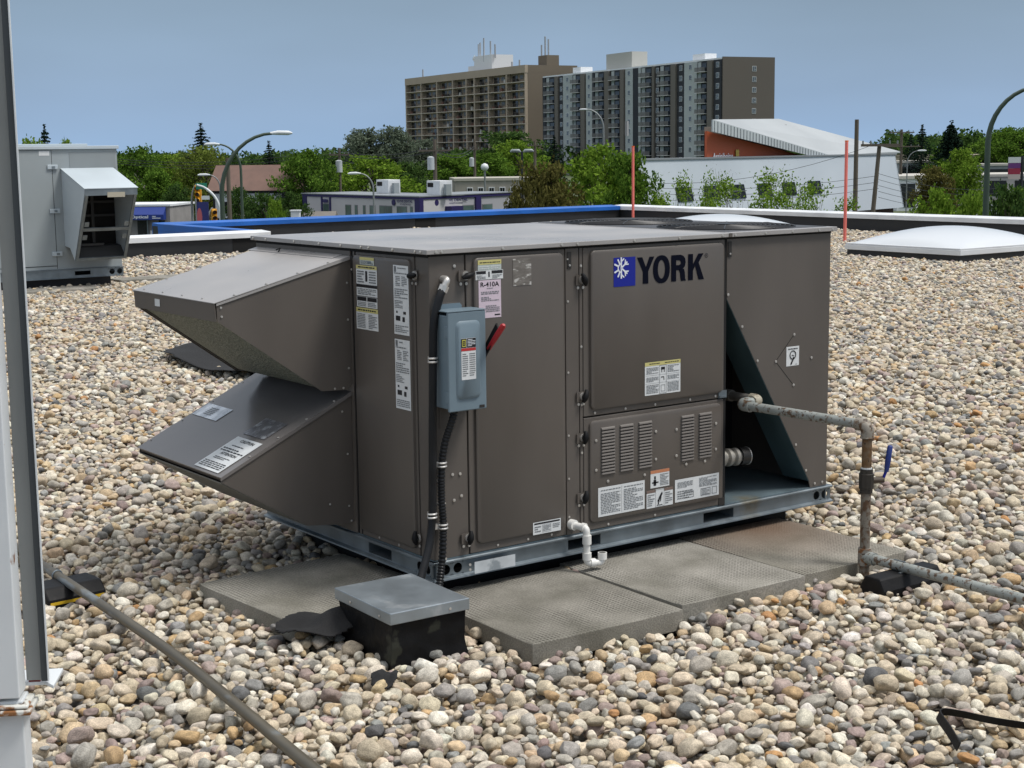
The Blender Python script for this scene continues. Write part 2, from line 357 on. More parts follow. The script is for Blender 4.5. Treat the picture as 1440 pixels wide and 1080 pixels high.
def paver(label, cx, cy, w, l, rz, mat, top=-0.058, th=0.078):
    rng = random.Random(int(cx*977 + cy*31)); bm = bmesh.new()
    bmesh.ops.create_cube(bm, size=1)
    bmesh.ops.subdivide_edges(bm, edges=bm.edges, cuts=14, use_grid_fill=True)
    for v in bm.verts:
        x, y, z = v.co.x*w, v.co.y*l, v.co.z*th
        k = noise.noise(Vector((x*14 + cx*7, y*14, z*20)))
        edge = (abs(abs(v.co.x) - .5) < 1e-4) + (abs(abs(v.co.y) - .5) < 1e-4) + (abs(v.co.z - .5) < 1e-4)
        if edge >= 2:
            s = 0.003 + 0.004*max(0, k); x -= math.copysign(s, x)*(abs(abs(v.co.x) - .5) < 1e-4); y -= math.copysign(s, y)*(abs(abs(v.co.y) - .5) < 1e-4)
            if v.co.z > .49: z -= s*0.8
        v.co = (x, y, z + 0.0008*k)
    me = bpy.data.meshes.new('paver'); bm.to_mesh(me); bm.free()
    o = obj('paver', me, mat); o.location = (cx, cy, top - th/2); o.rotation_euler = (0, 0, rz)
    tag(o, label, 'paver', 'concrete pavers round the brown unit'); PAVERS.append((cx, cy, w, l, rz)); return o
c1 = concrete_material('ribbed_concrete', 19, (.32, .303, .268))
c2 = concrete_material('ribbed_concrete_dark', 19, (.255, .240, .208))
c3 = concrete_material('ribbed_concrete_rusty', 19, (.32, .298, .255), stain=(0.10, 0.30, 0.55))
paver('dark ribbed concrete paver with a pale patch beside the capped roof curb', .305, -.325, .70, .775, math.radians(-1.5), c2)
paver('grey ribbed concrete paver under the white plastic drain pipe', 1.008, -.30, .668, .77, math.radians(-.5), c1, top=-.055)
paver('concrete paver with rust stains beside the gas pipe riser', 1.662, -.29, .62, .775, math.radians(-1), c3, top=-.057)
paver('ribbed concrete paver lying under the lower intake hood side', -.27, .40, .70, .77, math.radians(4), concrete_material('ribbed_concrete_pale', 19, (.29, .275, .238)))

# ------------------------------------------------------------------ gravel (nobody could count it: one object)
def settle(seed=3, S_=2.0, cell=0.005):
    rng = np.random.default_rng(seed); N = int(S_/cell); Hm = np.zeros((N, N)); own = -np.ones((N, N), int); P = []
    nmax = 6900
    for i in range(nmax):
        a = float(np.clip(rng.lognormal(math.log(.0190), .34), .010, .042)); bb = a*rng.uniform(.62, .95); c = a*rng.uniform(.42, .72); yaw = rng.uniform(0, math.pi)
        R = int(a/cell) + 1; g = np.arange(-R, R+1)*cell; gx, gy = np.meshgrid(g, g, indexing='ij')
        ca, sa = math.cos(yaw), math.sin(yaw); ex = (gx*ca + gy*sa)/a; ey = (-gx*sa + gy*ca)/bb; q = 1 - ex*ex - ey*ey; m = q > 0; hgt = c*np.sqrt(np.where(m, q, 0))
        best = None
        for _ in range(5):
            ix, iy = rng.integers(0, N, 2); I = (np.arange(ix-R, ix+R+1) % N)[:, None]; J = (np.arange(iy-R, iy+R+1) % N)[None, :]
            sub = Hm[I, J]; z = np.where(m, sub + hgt, -1).max()
            if best is None or z < best[0]: best = (z, ix, iy, I, J, sub)
        z, ix, iy, I, J, sub = best; z -= c*0.22
        topm = m & (z + hgt > sub); Hm[I, J] = np.where(topm, z + hgt, sub); o = own[I, J]; own[I, J] = np.where(topm, i, o)
        P.append((ix*cell, iy*cell, z, a, bb, c, yaw))
    P = np.array(P); cnt = np.bincount(own[own >= 0].ravel(), minlength=nmax)*cell*cell; vis = cnt/(math.pi*P[:, 3]*P[:, 4]) > .05
    lvl = np.percentile(Hm, 60)
    return P[vis], lvl
peb, lvl = settle()
GTOP = -0.112
def in_rect(x, y, cx, cy, w, l, rz, m):
    ca, sa = math.cos(rz), math.sin(rz); dx, dy = x - cx, y - cy; lx, ly = dx*ca + dy*sa, -dx*sa + dy*ca
    return (abs(lx) < w/2 + m) & (abs(ly) < l/2 + m)
rng = np.random.default_rng(11); pts = []
fx, fy = math.sin(YAW), math.cos(YAW)
for tx in range(-4, 13):
    for ty in range(-4, 14):
        cx, cy = tx*2 + 1 - CAM.x, ty*2 + 1 - CAM.y; dep = cx*fx + cy*fy; lat = cx*fy - cy*fx
        if dep < 1.6 or abs(lat) > 0.345*dep + 3.2: continue
        A = peb.copy(); k = rng.integers(4); x, y = A[:, 0] - 1, A[:, 1] - 1
        for _ in range(k): x, y = -y, x
        if rng.random() < .5: x = -x; A[:, 6] = -A[:, 6] + (math.pi if k % 2 else 0)
        A[:, 6] += k*math.pi/2; A[:, 0], A[:, 1] = x + tx*2 + 1, y + ty*2 + 1; pts.append(A)
A = np.concatenate(pts); x, y = A[:, 0], A[:, 1]
dep = (x - CAM.x)*fx + (y - CAM.y)*fy; lat = (x - CAM.x)*fy - (y - CAM.y)*fx
keep = (dep > 2.2) & (abs(lat) < .345*dep + 1.6) & (x < 21.9) & (y < 24.9) & ((y < 20.5) | (x > 10.1))
for p in PAVERS: keep &= ~in_rect(x, y, *p, -.014)
for r_ in ((1.1, .78, 1.7, .9, 0, 0), (-.325, -.275, .30, .37, -.02, 0), (1.68, -.885, .36, .12, 0, -.01), (-1.06, 1.14, .24, .26, .0, -.02), (17.35, 11.25, 2.3, 2.1, 0, 0), (18.4, 17.7, 2.2, 2.2, 0, 0), (3.8, 16.5, 2.3, 1.9, 0, 0)): keep &= ~in_rect(x, y, *r_)
A = A[keep]; n = len(A)
tilt = rng.normal(0, .26, (n, 2)); z = A[:, 2] - lvl + GTOP + .0012*rng.normal(size=n)
# slow swells of the gravel bed, and dips where the pebbles lie against pavers
z += .010*np.sin(A[:, 0]*1.7 + 1)*np.sin(A[:, 1]*1.3) + .006*np.sin(A[:, 0]*3.9)*np.cos(A[:, 1]*4.3 + A[:, 0])
pal = np.array([(.50,.44,.35), (.44,.38,.30), (.36,.34,.31), (.56,.52,.45), (.30,.29,.28), (.47,.37,.25), (.42,.30,.17), (.20,.20,.20), (.115,.118,.125), (.33,.265,.25), (.60,.58,.53), (.43,.24,.11), (.24,.245,.25), (.27,.215,.205)])
pw = np.array([19, 15, 13, 14, 8, 7, 2.4, 3.6, 1.8, 4.5, 8, .6, 3, 2.0]); ci = rng.choice(len(pal), n, p=pw/pw.sum())
col = pal[ci]*rng.uniform(.90, 1.26, (n, 1))*rng.normal(1, .014, (n, 3))*np.array([1.03, 1.0, .94]); col = np.clip(col, .02, .75)
me = bpy.data.meshes.new('gravel'); me.vertices.add(n); me.vertices.foreach_set('co', np.stack([A[:, 0], A[:, 1], z], 1).astype(np.float32).ravel())
def attr(nm, ty, d, key='vector'):
    a = me.attributes.new(nm, ty, 'POINT'); a.data.foreach_set(key, d.astype(np.float32 if ty != 'INT' else np.int32).ravel())
attr('rot', 'FLOAT_VECTOR', np.stack([tilt[:, 0], tilt[:, 1], A[:, 6]], 1)); attr('scl', 'FLOAT_VECTOR', A[:, 3:6])
attr('tone', 'FLOAT_COLOR', np.concatenate([col, np.ones((n, 1))], 1), 'color'); attr('variant', 'INT', rng.integers(0, 10, n), 'value')
pm = bpy.data.materials.new('river_pebble'); pm.use_nodes = True; t = pm.node_tree; b = t.nodes['Principled BSDF']; L = t.links.new
b.inputs['Roughness'].default_value = .72; b.inputs['Specular IOR Level'].default_value = .35
an = t.nodes.new('ShaderNodeAttribute'); an.attribute_type = 'INSTANCER'; an.attribute_name = 'tone'
oi = t.nodes.new('ShaderNodeObjectInfo'); tcn = t.nodes.new('ShaderNodeTexCoord'); av = t.nodes.new('ShaderNodeVectorMath'); av.operation = 'ADD'
ml = t.nodes.new('ShaderNodeMath'); ml.operation = 'MULTIPLY'; ml.inputs[1].default_value = 40; L(oi.outputs['Random'], ml.inputs[0]); L(tcn.outputs['Object'], av.inputs[0]); L(ml.outputs[0], av.inputs[1])
n1 = t.nodes.new('ShaderNodeTexNoise'); n1.inputs['Scale'].default_value = 1.6; n1.inputs['Detail'].default_value = 5; L(av.outputs[0], n1.inputs['Vector'])
n2 = t.nodes.new('ShaderNodeTexNoise'); n2.inputs['Scale'].default_value = 9; n2.inputs['Detail'].default_value = 2; L(av.outputs[0], n2.inputs['Vector'])
r1 = t.nodes.new('ShaderNodeMapRange'); r1.inputs[1].default_value = .32; r1.inputs[2].default_value = .68; r1.inputs[3].default_value = .74; r1.inputs[4].default_value = 1.22; L(n1.outputs[0], r1.inputs[0])
r2 = t.nodes.new('ShaderNodeMapRange'); r2.inputs[1].default_value = .35; r2.inputs[2].default_value = .65; r2.inputs[3].default_value = .76; r2.inputs[4].default_value = 1.16; L(n2.outputs[0], r2.inputs[0])
mm = t.nodes.new('ShaderNodeMath'); mm.operation = 'MULTIPLY'; L(r1.outputs[0], mm.inputs[0]); L(r2.outputs[0], mm.inputs[1])
vs_ = t.nodes.new('ShaderNodeVectorMath'); vs_.operation = 'SCALE'; L(an.outputs['Color'], vs_.inputs[0]); L(mm.outputs[0], vs_.inputs['Scale']); L(vs_.outputs[0], b.inputs['Base Color'])
bp = t.nodes.new('ShaderNodeBump'); bp.inputs['Strength'].default_value = .25; bp.inputs['Distance'].default_value = .08; L(n2.outputs[0], bp.inputs['Height']); L(bp.outputs[0], b.inputs['Normal'])
pc = bpy.data.collections.new('pebble_shapes')
for k in range(10):
    bm = bmesh.new(); bmesh.ops.create_icosphere(bm, subdivisions=3, radius=1)
    off = Vector((k*13.1, k*7.7, k*3.3)); sq = 0.55 + .45*((k*37) % 10)/10; fr_ = random.Random(k); facets = [(Vector((fr_.gauss(0, 1), fr_.gauss(0, 1), fr_.gauss(0, 1))).normalized(), fr_.uniform(.58, .82)) for _ in range(0 if k < 4 else 4)]
    for v in bm.verts:
        p = v.co.copy(); d = 1 + .25*noise.noise(p*1.05 + off) + .08*noise.noise(p*2.6 + off)
        e = (abs(p.x)**2.6 + abs(p.y)**2.6 + abs(p.z)**2.6)**(-1/2.6)
        w_ = p*d*(1 + (e - 1)*sq*.7)
        for (nv, cut) in facets:
            ex = w_.dot(nv) - cut
            if ex > 0: w_ = w_ - nv*ex*.85
        v.co = w_
    m_ = bpy.data.meshes.new('pebble'); bm.to_mesh(m_); bm.free(); m_.shade_smooth(); m_.materials.append(pm)
    po = bpy.data.objects.new('pebble', m_); pc.objects.link(po)
gv = bpy.data.objects.new('gravel', me); COL.objects.link(gv); me.materials.append(pm); tag(gv, kind='stuff')
ng = bpy.data.node_groups.new('gravel', 'GeometryNodeTree')
ng.interface.new_socket('Geometry', in_out='INPUT', socket_type='NodeSocketGeometry'); ng.interface.new_socket('Geometry', in_out='OUTPUT', socket_type='NodeSocketGeometry')
gi = ng.nodes.new('NodeGroupInput'); go = ng.nodes.new('NodeGroupOutput'); ip = ng.nodes.new('GeometryNodeInstanceOnPoints'); ci_ = ng.nodes.new('GeometryNodeCollectionInfo')
ci_.inputs['Collection'].default_value = pc; ci_.inputs['Separate Children'].default_value = True; ci_.inputs['Reset Children'].default_value = True
ip.inputs['Pick Instance'].default_value = True
def na(nm, ty):
    q = ng.nodes.new('GeometryNodeInputNamedAttribute'); q.data_type = ty; q.inputs['Name'].default_value = nm; return q.outputs['Attribute']
e2r = ng.nodes.new('FunctionNodeEulerToRotation')
ng.links.new(gi.outputs[0], ip.inputs['Points']); ng.links.new(ci_.outputs[0], ip.inputs['Instance']); ng.links.new(na('variant', 'INT'), ip.inputs['Instance Index'])
ng.links.new(na('rot', 'FLOAT_VECTOR'), e2r.inputs[0]); ng.links.new(e2r.outputs[0], ip.inputs['Rotation']); ng.links.new(na('scl', 'FLOAT_VECTOR'), ip.inputs['Scale'])
ng.links.new(ip.outputs[0], go.inputs[0]); gm = gv.modifiers.new('gravel', 'NODES'); gm.node_group = ng
print('pebbles', n)
# ------------------------------------------------------------------ the brown rooftop unit
def stain(m, centre, radius, colr):
    t = m.node_tree; b = t.nodes['Principled BSDF']; L = t.links.new; old = b.inputs['Base Color'].links[0].from_socket
    tcn = t.nodes.new('ShaderNodeTexCoord'); n = t.nodes.new('ShaderNodeTexNoise'); n.inputs['Scale'].default_value = 22; n.inputs['Detail'].default_value = 5
    L(tcn.outputs['Object'], n.inputs['Vector'])
    d = t.nodes.new('ShaderNodeVectorMath'); d.operation = 'DISTANCE'; L(tcn.outputs['Object'], d.inputs[0]); d.inputs[1].default_value = centre
    a = t.nodes.new('ShaderNodeMath'); a.operation = 'MULTIPLY_ADD'; L(n.outputs[0], a.inputs[0]); a.inputs[1].default_value = radius*1.4; L(d.outputs['Value'], a.inputs[2])
    r = t.nodes.new('ShaderNodeMapRange'); r.inputs[1].default_value = radius*1.75; r.inputs[2].default_value = radius*.7; r.inputs[3].default_value = 0; r.inputs[4].default_value = .85; L(a.outputs[0], r.inputs[0])
    q = t.nodes.new('ShaderNodeMix'); q.data_type = 'RGBA'; L(r.outputs[0], q.inputs['Factor']); L(old, q.inputs['A']); q.inputs['B'].default_value = (*colr, 1); L(q.outputs['Result'], b.inputs['Base Color'])
    mr = t.nodes.new('ShaderNodeMath'); mr.operation = 'MULTIPLY'; L(r.outputs[0], mr.inputs[0]); mr.inputs[1].default_value = -b.inputs['Metallic'].default_value
    ma = t.nodes.new('ShaderNodeMath'); ma.operation = 'ADD'; ma.inputs[0].default_value = b.inputs['Metallic'].default_value; L(mr.outputs[0], ma.inputs[1]); L(ma.outputs[0], b.inputs['Metallic'])
UL, UW, UH = 2.20, 1.41, 1.29
R0 = 0.080                                   # top of the base rail
unit = thing('rooftop_unit', 'large brown packaged rooftop unit with two intake hoods and a YORK badge', 'rooftop unit')
screw_me = MB().cyl((0, 0, 0), (0, -.005, 0), .0042, 7).cyl((0, -.0018, 0), (0, -.0030, 0), .0068, 8).mesh('screw', .6); screw_me.materials.append(screw_m)
def screw(x, y, z, face='F', s=1.0, parent=None):
    rot = {'F': (0, 0, 0), 'L': (0, 0, -math.pi/2), 'T': (-math.pi/2, 0, 0)}[face]
    return inst('screw', screw_me, parent or unit, (x, y, z), rot, (s, s, s))

# base rail: channel section, with lift-fork openings and round lifting holes
def hole_cell(b, F, u0, u1, v0, v1, r, n, d, seg=20):
    """square cell of plate with a round hole"""
    cu, cv = (u0+u1)/2, (v0+v1)/2; inn = []; outr = []
    for k in range(seg):
        a = 2*math.pi*k/seg; c, s = math.cos(a), math.sin(a); q = 1/max(abs(c)/((u1-u0)/2), abs(s)/((v1-v0)/2))
        inn.append((cu + r*c, cv + r*s)); outr.append((cu + q*c, cv + q*s))
    for k in range(seg):
        j = (k+1) % seg
        b.poly([F.p(*outr[k], n), F.p(*outr[j], n), F.p(*inn[j], n), F.p(*inn[k], n)])
        b.poly([F.p(*inn[k], n), F.p(*inn[j], n), F.p(*inn[j], n-d), F.p(*inn[k], n-d)])
def rail(F, length, slots, holes, name='base_rail'):
    b = MB(); w0, w1 = .013, .064; n = -.014
    def seg(u0, u1, v0, v1, nn, th=.003):
        P = [F.p(u0, v0, nn-th), F.p(u1, v0, nn-th), F.p(u1, v1, nn-th), F.p(u0, v1, nn-th)]; Q = [F.p(u0, v0, nn), F.p(u1, v0, nn), F.p(u1, v1, nn), F.p(u0, v1, nn)]
        b.loft(P, Q)
    # rounded top and bottom lips
    def lipb(pts):
        b.loft([F.p(0, v, nn) for nn, v in pts], [F.p(length, v, nn) for nn, v in pts])
    lipb([(-.014, .064), (-.004, .0665), (.002, .070), (.002, .076), (-.003, .0792), (-.06, .0792), (-.06, .0772), (-.004, .0770), (-.001, .0735), (-.005, .0695), (-.016, .0665)])
    lipb([(-.014, .013), (-.004, .0105), (.003, .007), (.004, .001), (.001, -.0008), (-.06, -.0008), (-.06, .0012), (-.001, .0012), (-.001, .0052), (-.006, .008), (-.016, .0105)])
    cuts = sorted([(a, e, 's') for a, e in slots] + [(h - .026, h + .026, 'h') for h in holes]); u = 0
    for a, e, k in cuts:
        if a > u: seg(u, a, w0, w1, n)
        if k == 'h': hole_cell(b, F, a, e, w0, w1, .0205, n, .003)
        else:
            seg(a, e, w0, w0 + .004, n); seg(a, e, w1 - .004, w1, n)
        u = e
    if u < length: seg(u, length, w0, w1, n)
    o = b.build(name, galv, unit, smooth=.5)
    for a, e in slots:                          # pressed pocket behind the opening
        c = MB(); c.loft([F.p(a-.006, w0+.002, n-.003), F.p(e+.006, w0+.002, n-.003), F.p(e+.006, w0+.004, n-.003), F.p(a-.006, w0+.004, n-.003)], [F.p(a-.006, w0+.002, n-.2), F.p(e+.006, w0+.002, n-.2), F.p(e+.006, w0+.004, n-.2), F.p(a-.006, w0+.004, n-.2)])
        c.loft([F.p(a-.004, w0, n-.0035), F.p(a, w0, n-.0035), F.p(a, w1, n-.0035), F.p(a-.004, w1, n-.0035)], [F.p(a-.004, w0, n-.2), F.p(a, w0, n-.2), F.p(a, w1, n-.2), F.p(a-.004, w1, n-.2)])
        c.loft([F.p(e, w0, n-.0035), F.p(e+.004, w0, n-.0035), F.p(e+.004, w1, n-.0035), F.p(e, w1, n-.0035)], [F.p(e, w0, n-.2), F.p(e+.004, w0, n-.2), F.p(e+.004, w1, n-.2), F.p(e, w1, n-.2)])
        c.build('fork_pocket', galv, o)
    return o
FR = Frame((0, 0, 0), (1, 0, 0), (0, 0, 1)); FL = Frame((0, UW, 0), (0, -1, 0), (0, 0, 1))
rF = rail(Frame((-.012, -.012, 0), (1, 0, 0), (0, 0, 1)), UL + .045, [(.672, .845), (1.432, 1.615)], [.066, .122, 2.152, 2.206])
rL = rail(Frame((-.012, UW, 0), (0, -1, 0), (0, 0, 1)), UW + .010, [(.912, 1.09)], [1.30, 1.355])
MB().box(UL - .004, UL + .002, .0, UW, 0, .078).build('base_rail', galv, unit); MB().box(.01, UL - .01, UW - .003, UW + .002, 0, .078).build('base_rail', galv, unit)
fb = Frame((0, -.0275, 0), (1, 0, 0), (0, 0, 1))
pl = quads(fb, [(.168, .366, .010, .058)], .0025, 'paper_tag', pbr('peeling_paper', (.50, .53, .55), .7, 0, .12, 18, spots=[((.25, .28, .30), 12, .58, .64)]), unit)
for u in (.148, ):
    for v in (.03, .05): screw(u, -.026, v, 'F', .9)
galv_r = pbr('galvanised_steel_stained', (0.215, 0.25, 0.275), 0.42, 0.65, 0.18, 9.0, bump=0.03, bscale=30); stain(galv_r, (1.70, -.02, .055), .075, (.13, .095, .03)); rF.data.materials[0] = galv_r
pan_m = pbr('teal_galvanised_pan', (.16, .215, .245), .5, .55, .15, 7); stain(pan_m, (1.70, .02, .085), .085, (.12, .09, .03))
# curb the unit stands on
MB().box(.13, UL - .13, .13, UW - .13, DECK, -.002).build('roof_curb_base', black, unit)
# base pan
MB().box(.0, UL, .0, UW, R0, R0 + .004).build('base_pan', pbr('teal_galvanised_pan', (.16, .215, .245), .5, .55, .15, 7), unit)

# cabinet shell (behind the panels)
shell = MB(); y1 = UW
shell.box(.02, 1.53, .02, .026, .09, 1.25).box(.02, .026, .02, UW-.02, .09, 1.25).box(.02, 1.53, UW-.026, UW-.02, .09, 1.25).box(1.526, 1.532, .02, UW - .02, .085, 1.255)
shell.build('cabinet_wall', brown, unit)
# corner post (front and left flanges)
MB().prism([(0, 0), (.164, 0), (.164, .018), (.018, .018), (.018, .094), (0, .094)], 'z', R0 + .003, 1.268).build('corner_post', brown, unit, bevel=.004)

def door(name, x0, x1, z0, z1, rx0, rx1, rz0, rz1, F, raise_=.013, flange=.003, parent=None, mat=None):
    """formed sheet door: thin flange and raised field"""
    P = lambda u, v, n: F.p(u, v, n)
    b = MB(); b.loft([P(x0, z0, -.012), P(x1, z0, -.012), P(x1, z1, -.012), P(x0, z1, -.012)], [P(x0, z0, flange), P(x1, z0, flange), P(x1, z1, flange), P(x0, z1, flange)])
    o = b.build(name, mat or brown, unit, bevel=.003)
    c = MB(); q = .007; r = .022
    def rr(e, n):
        o_ = []
        for (cx, cz, a0) in ((rx1 - r, rz0 + r, -90), (rx1 - r, rz1 - r, 0), (rx0 + r, rz1 - r, 90), (rx0 + r, rz0 + r, 180)):
            for k in range(6):
                a = math.radians(a0 + 90*k/5); o_.append(P(cx + (r - e)*math.cos(a), cz + (r - e)*math.sin(a), n))
        return o_
    A, B, D = rr(-.002, flange - .002), rr(.0005, flange + raise_*.75), rr(.005, flange + raise_)
    n_ = len(A); vs = A + B + D; fs = []
    for s in range(2):
        for i in range(n_): fs.append((s*n_ + i, s*n_ + (i+1) % n_, (s+1)*n_ + (i+1) % n_, (s+1)*n_ + i))
    fs.append(tuple(range(2*n_, 3*n_))); c.add(vs, fs)
    c.build('raised_field', mat or brown, o, smooth=.7)
    return o
door('access_door', .168, .648, R0 + .006, 1.262, .198, .633, .122, 1.248, FR)
door('control_door', .742, 1.531, .568, 1.262, .775, 1.516, .594, 1.249, FR)
lvd = door('louvred_door', .742, 1.531, R0 + .006, .562, .769, 1.511, .118, .546, FR, raise_=.010)
MB().box(.652, .719, -.003, .02, R0 + .003, 1.266).build('centre_post', brown, unit, bevel=.002)
MB().box(.724, .739, -.002, .02, R0 + .003, 1.266).build('post_strip', brown, unit, bevel=.0015)
MB().box(.10, 1.53, .006, .018, R0, 1.266).build('gasket', dark, unit)
door('end_door', UW - .535, UW - .098, R0 + .006, 1.258, UW - .553 + .012, UW - .112, .112, 1.246, FL)
MB().box(-.002, .02, .548, .560, R0 + .003, 1.262).build('post_strip', brown, unit, bevel=.002)
MB().box(.003, .018, .09, .60, R0, 1.262).build('gasket', dark, unit)
MB().box(-.004, .02, .578, UW, R0 + .003, 1.262).build('end_wall', brown, unit, bevel=.002)
# condenser end: slanted side panel, its inner return, floor, coil
pan = [(1.546, 1.262), (UL, 1.262), (UL, R0 + .003), (2.092, R0 + .003), (2.083, .118), (1.546, 1.003)]
MB().prism(pan, 'y', -.002, .004).build('slanted_side_panel', brown, unit)
teal = pbr('shaded_galvanised_return', (.10, .165, .185), .45, .6, .12, 5)  # galvanised steel, the bay's shade put into a dark teal base colour
d0, d1 = Vector((1.5465, 0, 1.003)), Vector((2.083, 0, .118)); nn = Vector((.118 - 1.003, 0, -(2.083 - 1.546))).normalized()
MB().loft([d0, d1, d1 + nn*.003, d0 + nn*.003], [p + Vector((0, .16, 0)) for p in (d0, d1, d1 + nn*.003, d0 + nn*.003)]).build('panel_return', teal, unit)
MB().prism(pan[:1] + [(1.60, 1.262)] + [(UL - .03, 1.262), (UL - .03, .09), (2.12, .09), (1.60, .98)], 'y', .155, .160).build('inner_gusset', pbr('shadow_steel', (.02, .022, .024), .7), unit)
MB().box(UL - .005, UL, .006, UW - .006, R0 + .003, 1.262).build('end_panel', brown, unit)
coil = MB()
for k in range(46): coil.box(1.56 + k*.0135, 1.5625 + k*.0135, UW - .06, UW - .02, .1, 1.25)
coil.box(1.54, 2.19, UW - .035, UW - .03, .09, 1.255); tag(coil.build('condenser_coil', pbr('coil_fins', (.05, .05, .05), .5, .6), unit), kind='stuff')
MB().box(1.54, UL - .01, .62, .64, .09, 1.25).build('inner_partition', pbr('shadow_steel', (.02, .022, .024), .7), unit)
# diamond knock-out outline and warning label on the slanted panel
dm = [(1.969, .812), (2.084, .696), (1.969, .580), (1.853, .698)]
b = MB()
for i in (0, 2, 3):
    a, e = Vector((dm[i][0], 0, dm[i][1])), Vector((dm[(i+1) % 4][0], 0, dm[(i+1) % 4][1])); t_ = (e - a).normalized(); s_ = Vector((t_.z, 0, -t_.x))*.0016
    if i == 0: continue
    b.poly([a - s_ + Vector((0, -.0025, 0)), e - s_ + Vector((0, -.0025, 0)), e + s_ + Vector((0, -.0025, 0)), a + s_ + Vector((0, -.0025, 0))])
b.build('cover_seam', dark, unit, recalc=False)
for x_, z_ in dm: screw(x_, -.002, z_)
for x_, z_ in ((1.553, 1.02), (1.64, .873), (1.737, .712), (1.99, .30), (2.06, .17), (2.12, .10), (2.17, .10)): screw(x_, -.002, z_)

# top panels with folded lips, and the condenser fan grilles
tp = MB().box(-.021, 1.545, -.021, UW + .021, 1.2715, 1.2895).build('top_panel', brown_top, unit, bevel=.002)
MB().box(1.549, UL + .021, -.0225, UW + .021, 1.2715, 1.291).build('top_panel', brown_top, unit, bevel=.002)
MB().box(0, UL, -.004, .0, 1.262, 1.2712).box(-.0045, 0, 0, UW, 1.2585, 1.2712).build('under_lip_strip', dark, unit)  # near-black strip along the cabinet just below the top lip
MB().box(1.538, 1.556, -.0242, -.0205, 1.2725, 1.288).build('top_joint_strip', brown, unit)
for x_ in (.02, .045, .36 - .03, .62, .70, 1.0, 1.25, 1.50, 1.575, 1.76, 1.93, 2.10, 2.19): screw(x_, -.0215, 1.280, 'F', .95)
for y_ in (.02, .06, .22, .40, .46, .62, .80, 1.02, 1.28, 1.40): screw(-.0215, y_, 1.280, 'L', .95)
grille_m = pbr('dark_wire', (.02, .021, .024), .45, .2)
MB().box(1.562, UL + .006, .03, UW - .03, 1.2912, 1.2925).build('fan_deck', pbr('dark_deck', (.045, .046, .052), .5), unit)
for cy_ in (.355, 1.05):
    c = Vector((1.880, cy_, 1.2932)); b = MB()
    for k in range(13): b.ring(c + Vector((0, 0, .003 + .005*min(1, k*.35))), (0, 0, 1), .318 - k*.022, .0026, 40, 5)
    for k in range(8):
        a = 2*math.pi*k/8; d = Vector((math.cos(a), math.sin(a), 0)); b.tube([c + d*.02 + Vector((0, 0, .008)), c + d*.27 + Vector((0, 0, .008)), c + d*.32 + Vector((0, 0, .002))], .0035, 6)
    gr = b.build('fan_grille', grille_m, unit, smooth=.8)
    MB().tube([c + Vector((0, 0, -.0022)), c + Vector((0, 0, .0008))], .305, 40).build('fan_opening', dark, gr)
    MB().tube([c + Vector((0, 0, .008)), c + Vector((0, 0, .014))], .05, 20).build('fan_hub', grille_m, gr)

# louvres
lm = MB(); pr_ = [(-.039, 0), (.039, 0)]
a0 = [(-.0385, .002, 0), (.0385, .002, 0), (.0385, .002, .011), (-.0385, .002, .011)]
lm.add([(-.0385, 0, .012), (.0385, 0, .012), (.036, -.007, .002), (-.036, -.007, .002), (.0385, 0, 0), (-.0385, 0, 0), (.034, -.0045, .0088), (-.034, -.0045, .0088)],
       [(0, 7, 6, 1), (7, 3, 2, 6), (1, 6, 2, 4), (0, 5, 3, 7)])
lme = lm.mesh('louvre', .9); lme.materials.append(brown)
dk = MB()
for (cx_) in (.862, .963, 1.066, 1.308, 1.412):
    for k in range(15):
        z_ = .315 + k*.01345; inst('louvre', lme, lvd, (cx_, -.0132, z_)); dk.poly([(cx_-.037, -.0134, z_ - .0012), (cx_+.037, -.0134, z_ - .0012), (cx_+.035, -.0134, z_ + .0045), (cx_-.035, -.0134, z_ + .0045)])
dk.build('louvre_slot', dark, lvd, recalc=False)
for x_, z_ in ((.797, .465), (.797, .34), (.86, .285), (1.062, .285), (1.125, .465), (1.125, .345), (1.243, .46), (1.243, .345), (1.30, .30), (1.41, .30), (1.475, .46), (1.475, .345)): screw(x_, -.0135, z_)
for x_, z_ in ((.80, .5795), (.965, .5795), (1.13, .5795), (1.33, .5795), (1.48, .5795), (.87, .098), (1.13, .098)): screw(x_, -.003, z_, 'F', .85)
for z_ in (.16, .32, .50, .76, 1.05, 1.22): screw(.662, -.0032, z_, 'F', .75)
for z_ in (.42, .62, .86, 1.19): screw(.731, -.0022, z_, 'F', .85)
for x_ in (.30, .45, .57): screw(x_, -.003, .100, 'F', .8)
for x_, z_ in ((.115, 1.222), (.118, 1.05), (.015, .40), (.045, .415), (.09, .415), (.125, .413), (.015, .31), (.05, .305), (.095, .312), (.13, .325), (.05, .085)): screw(x_, -.001, z_)
for y_ in (.25, .40): screw(-.003, y_, .099, 'L', .8)

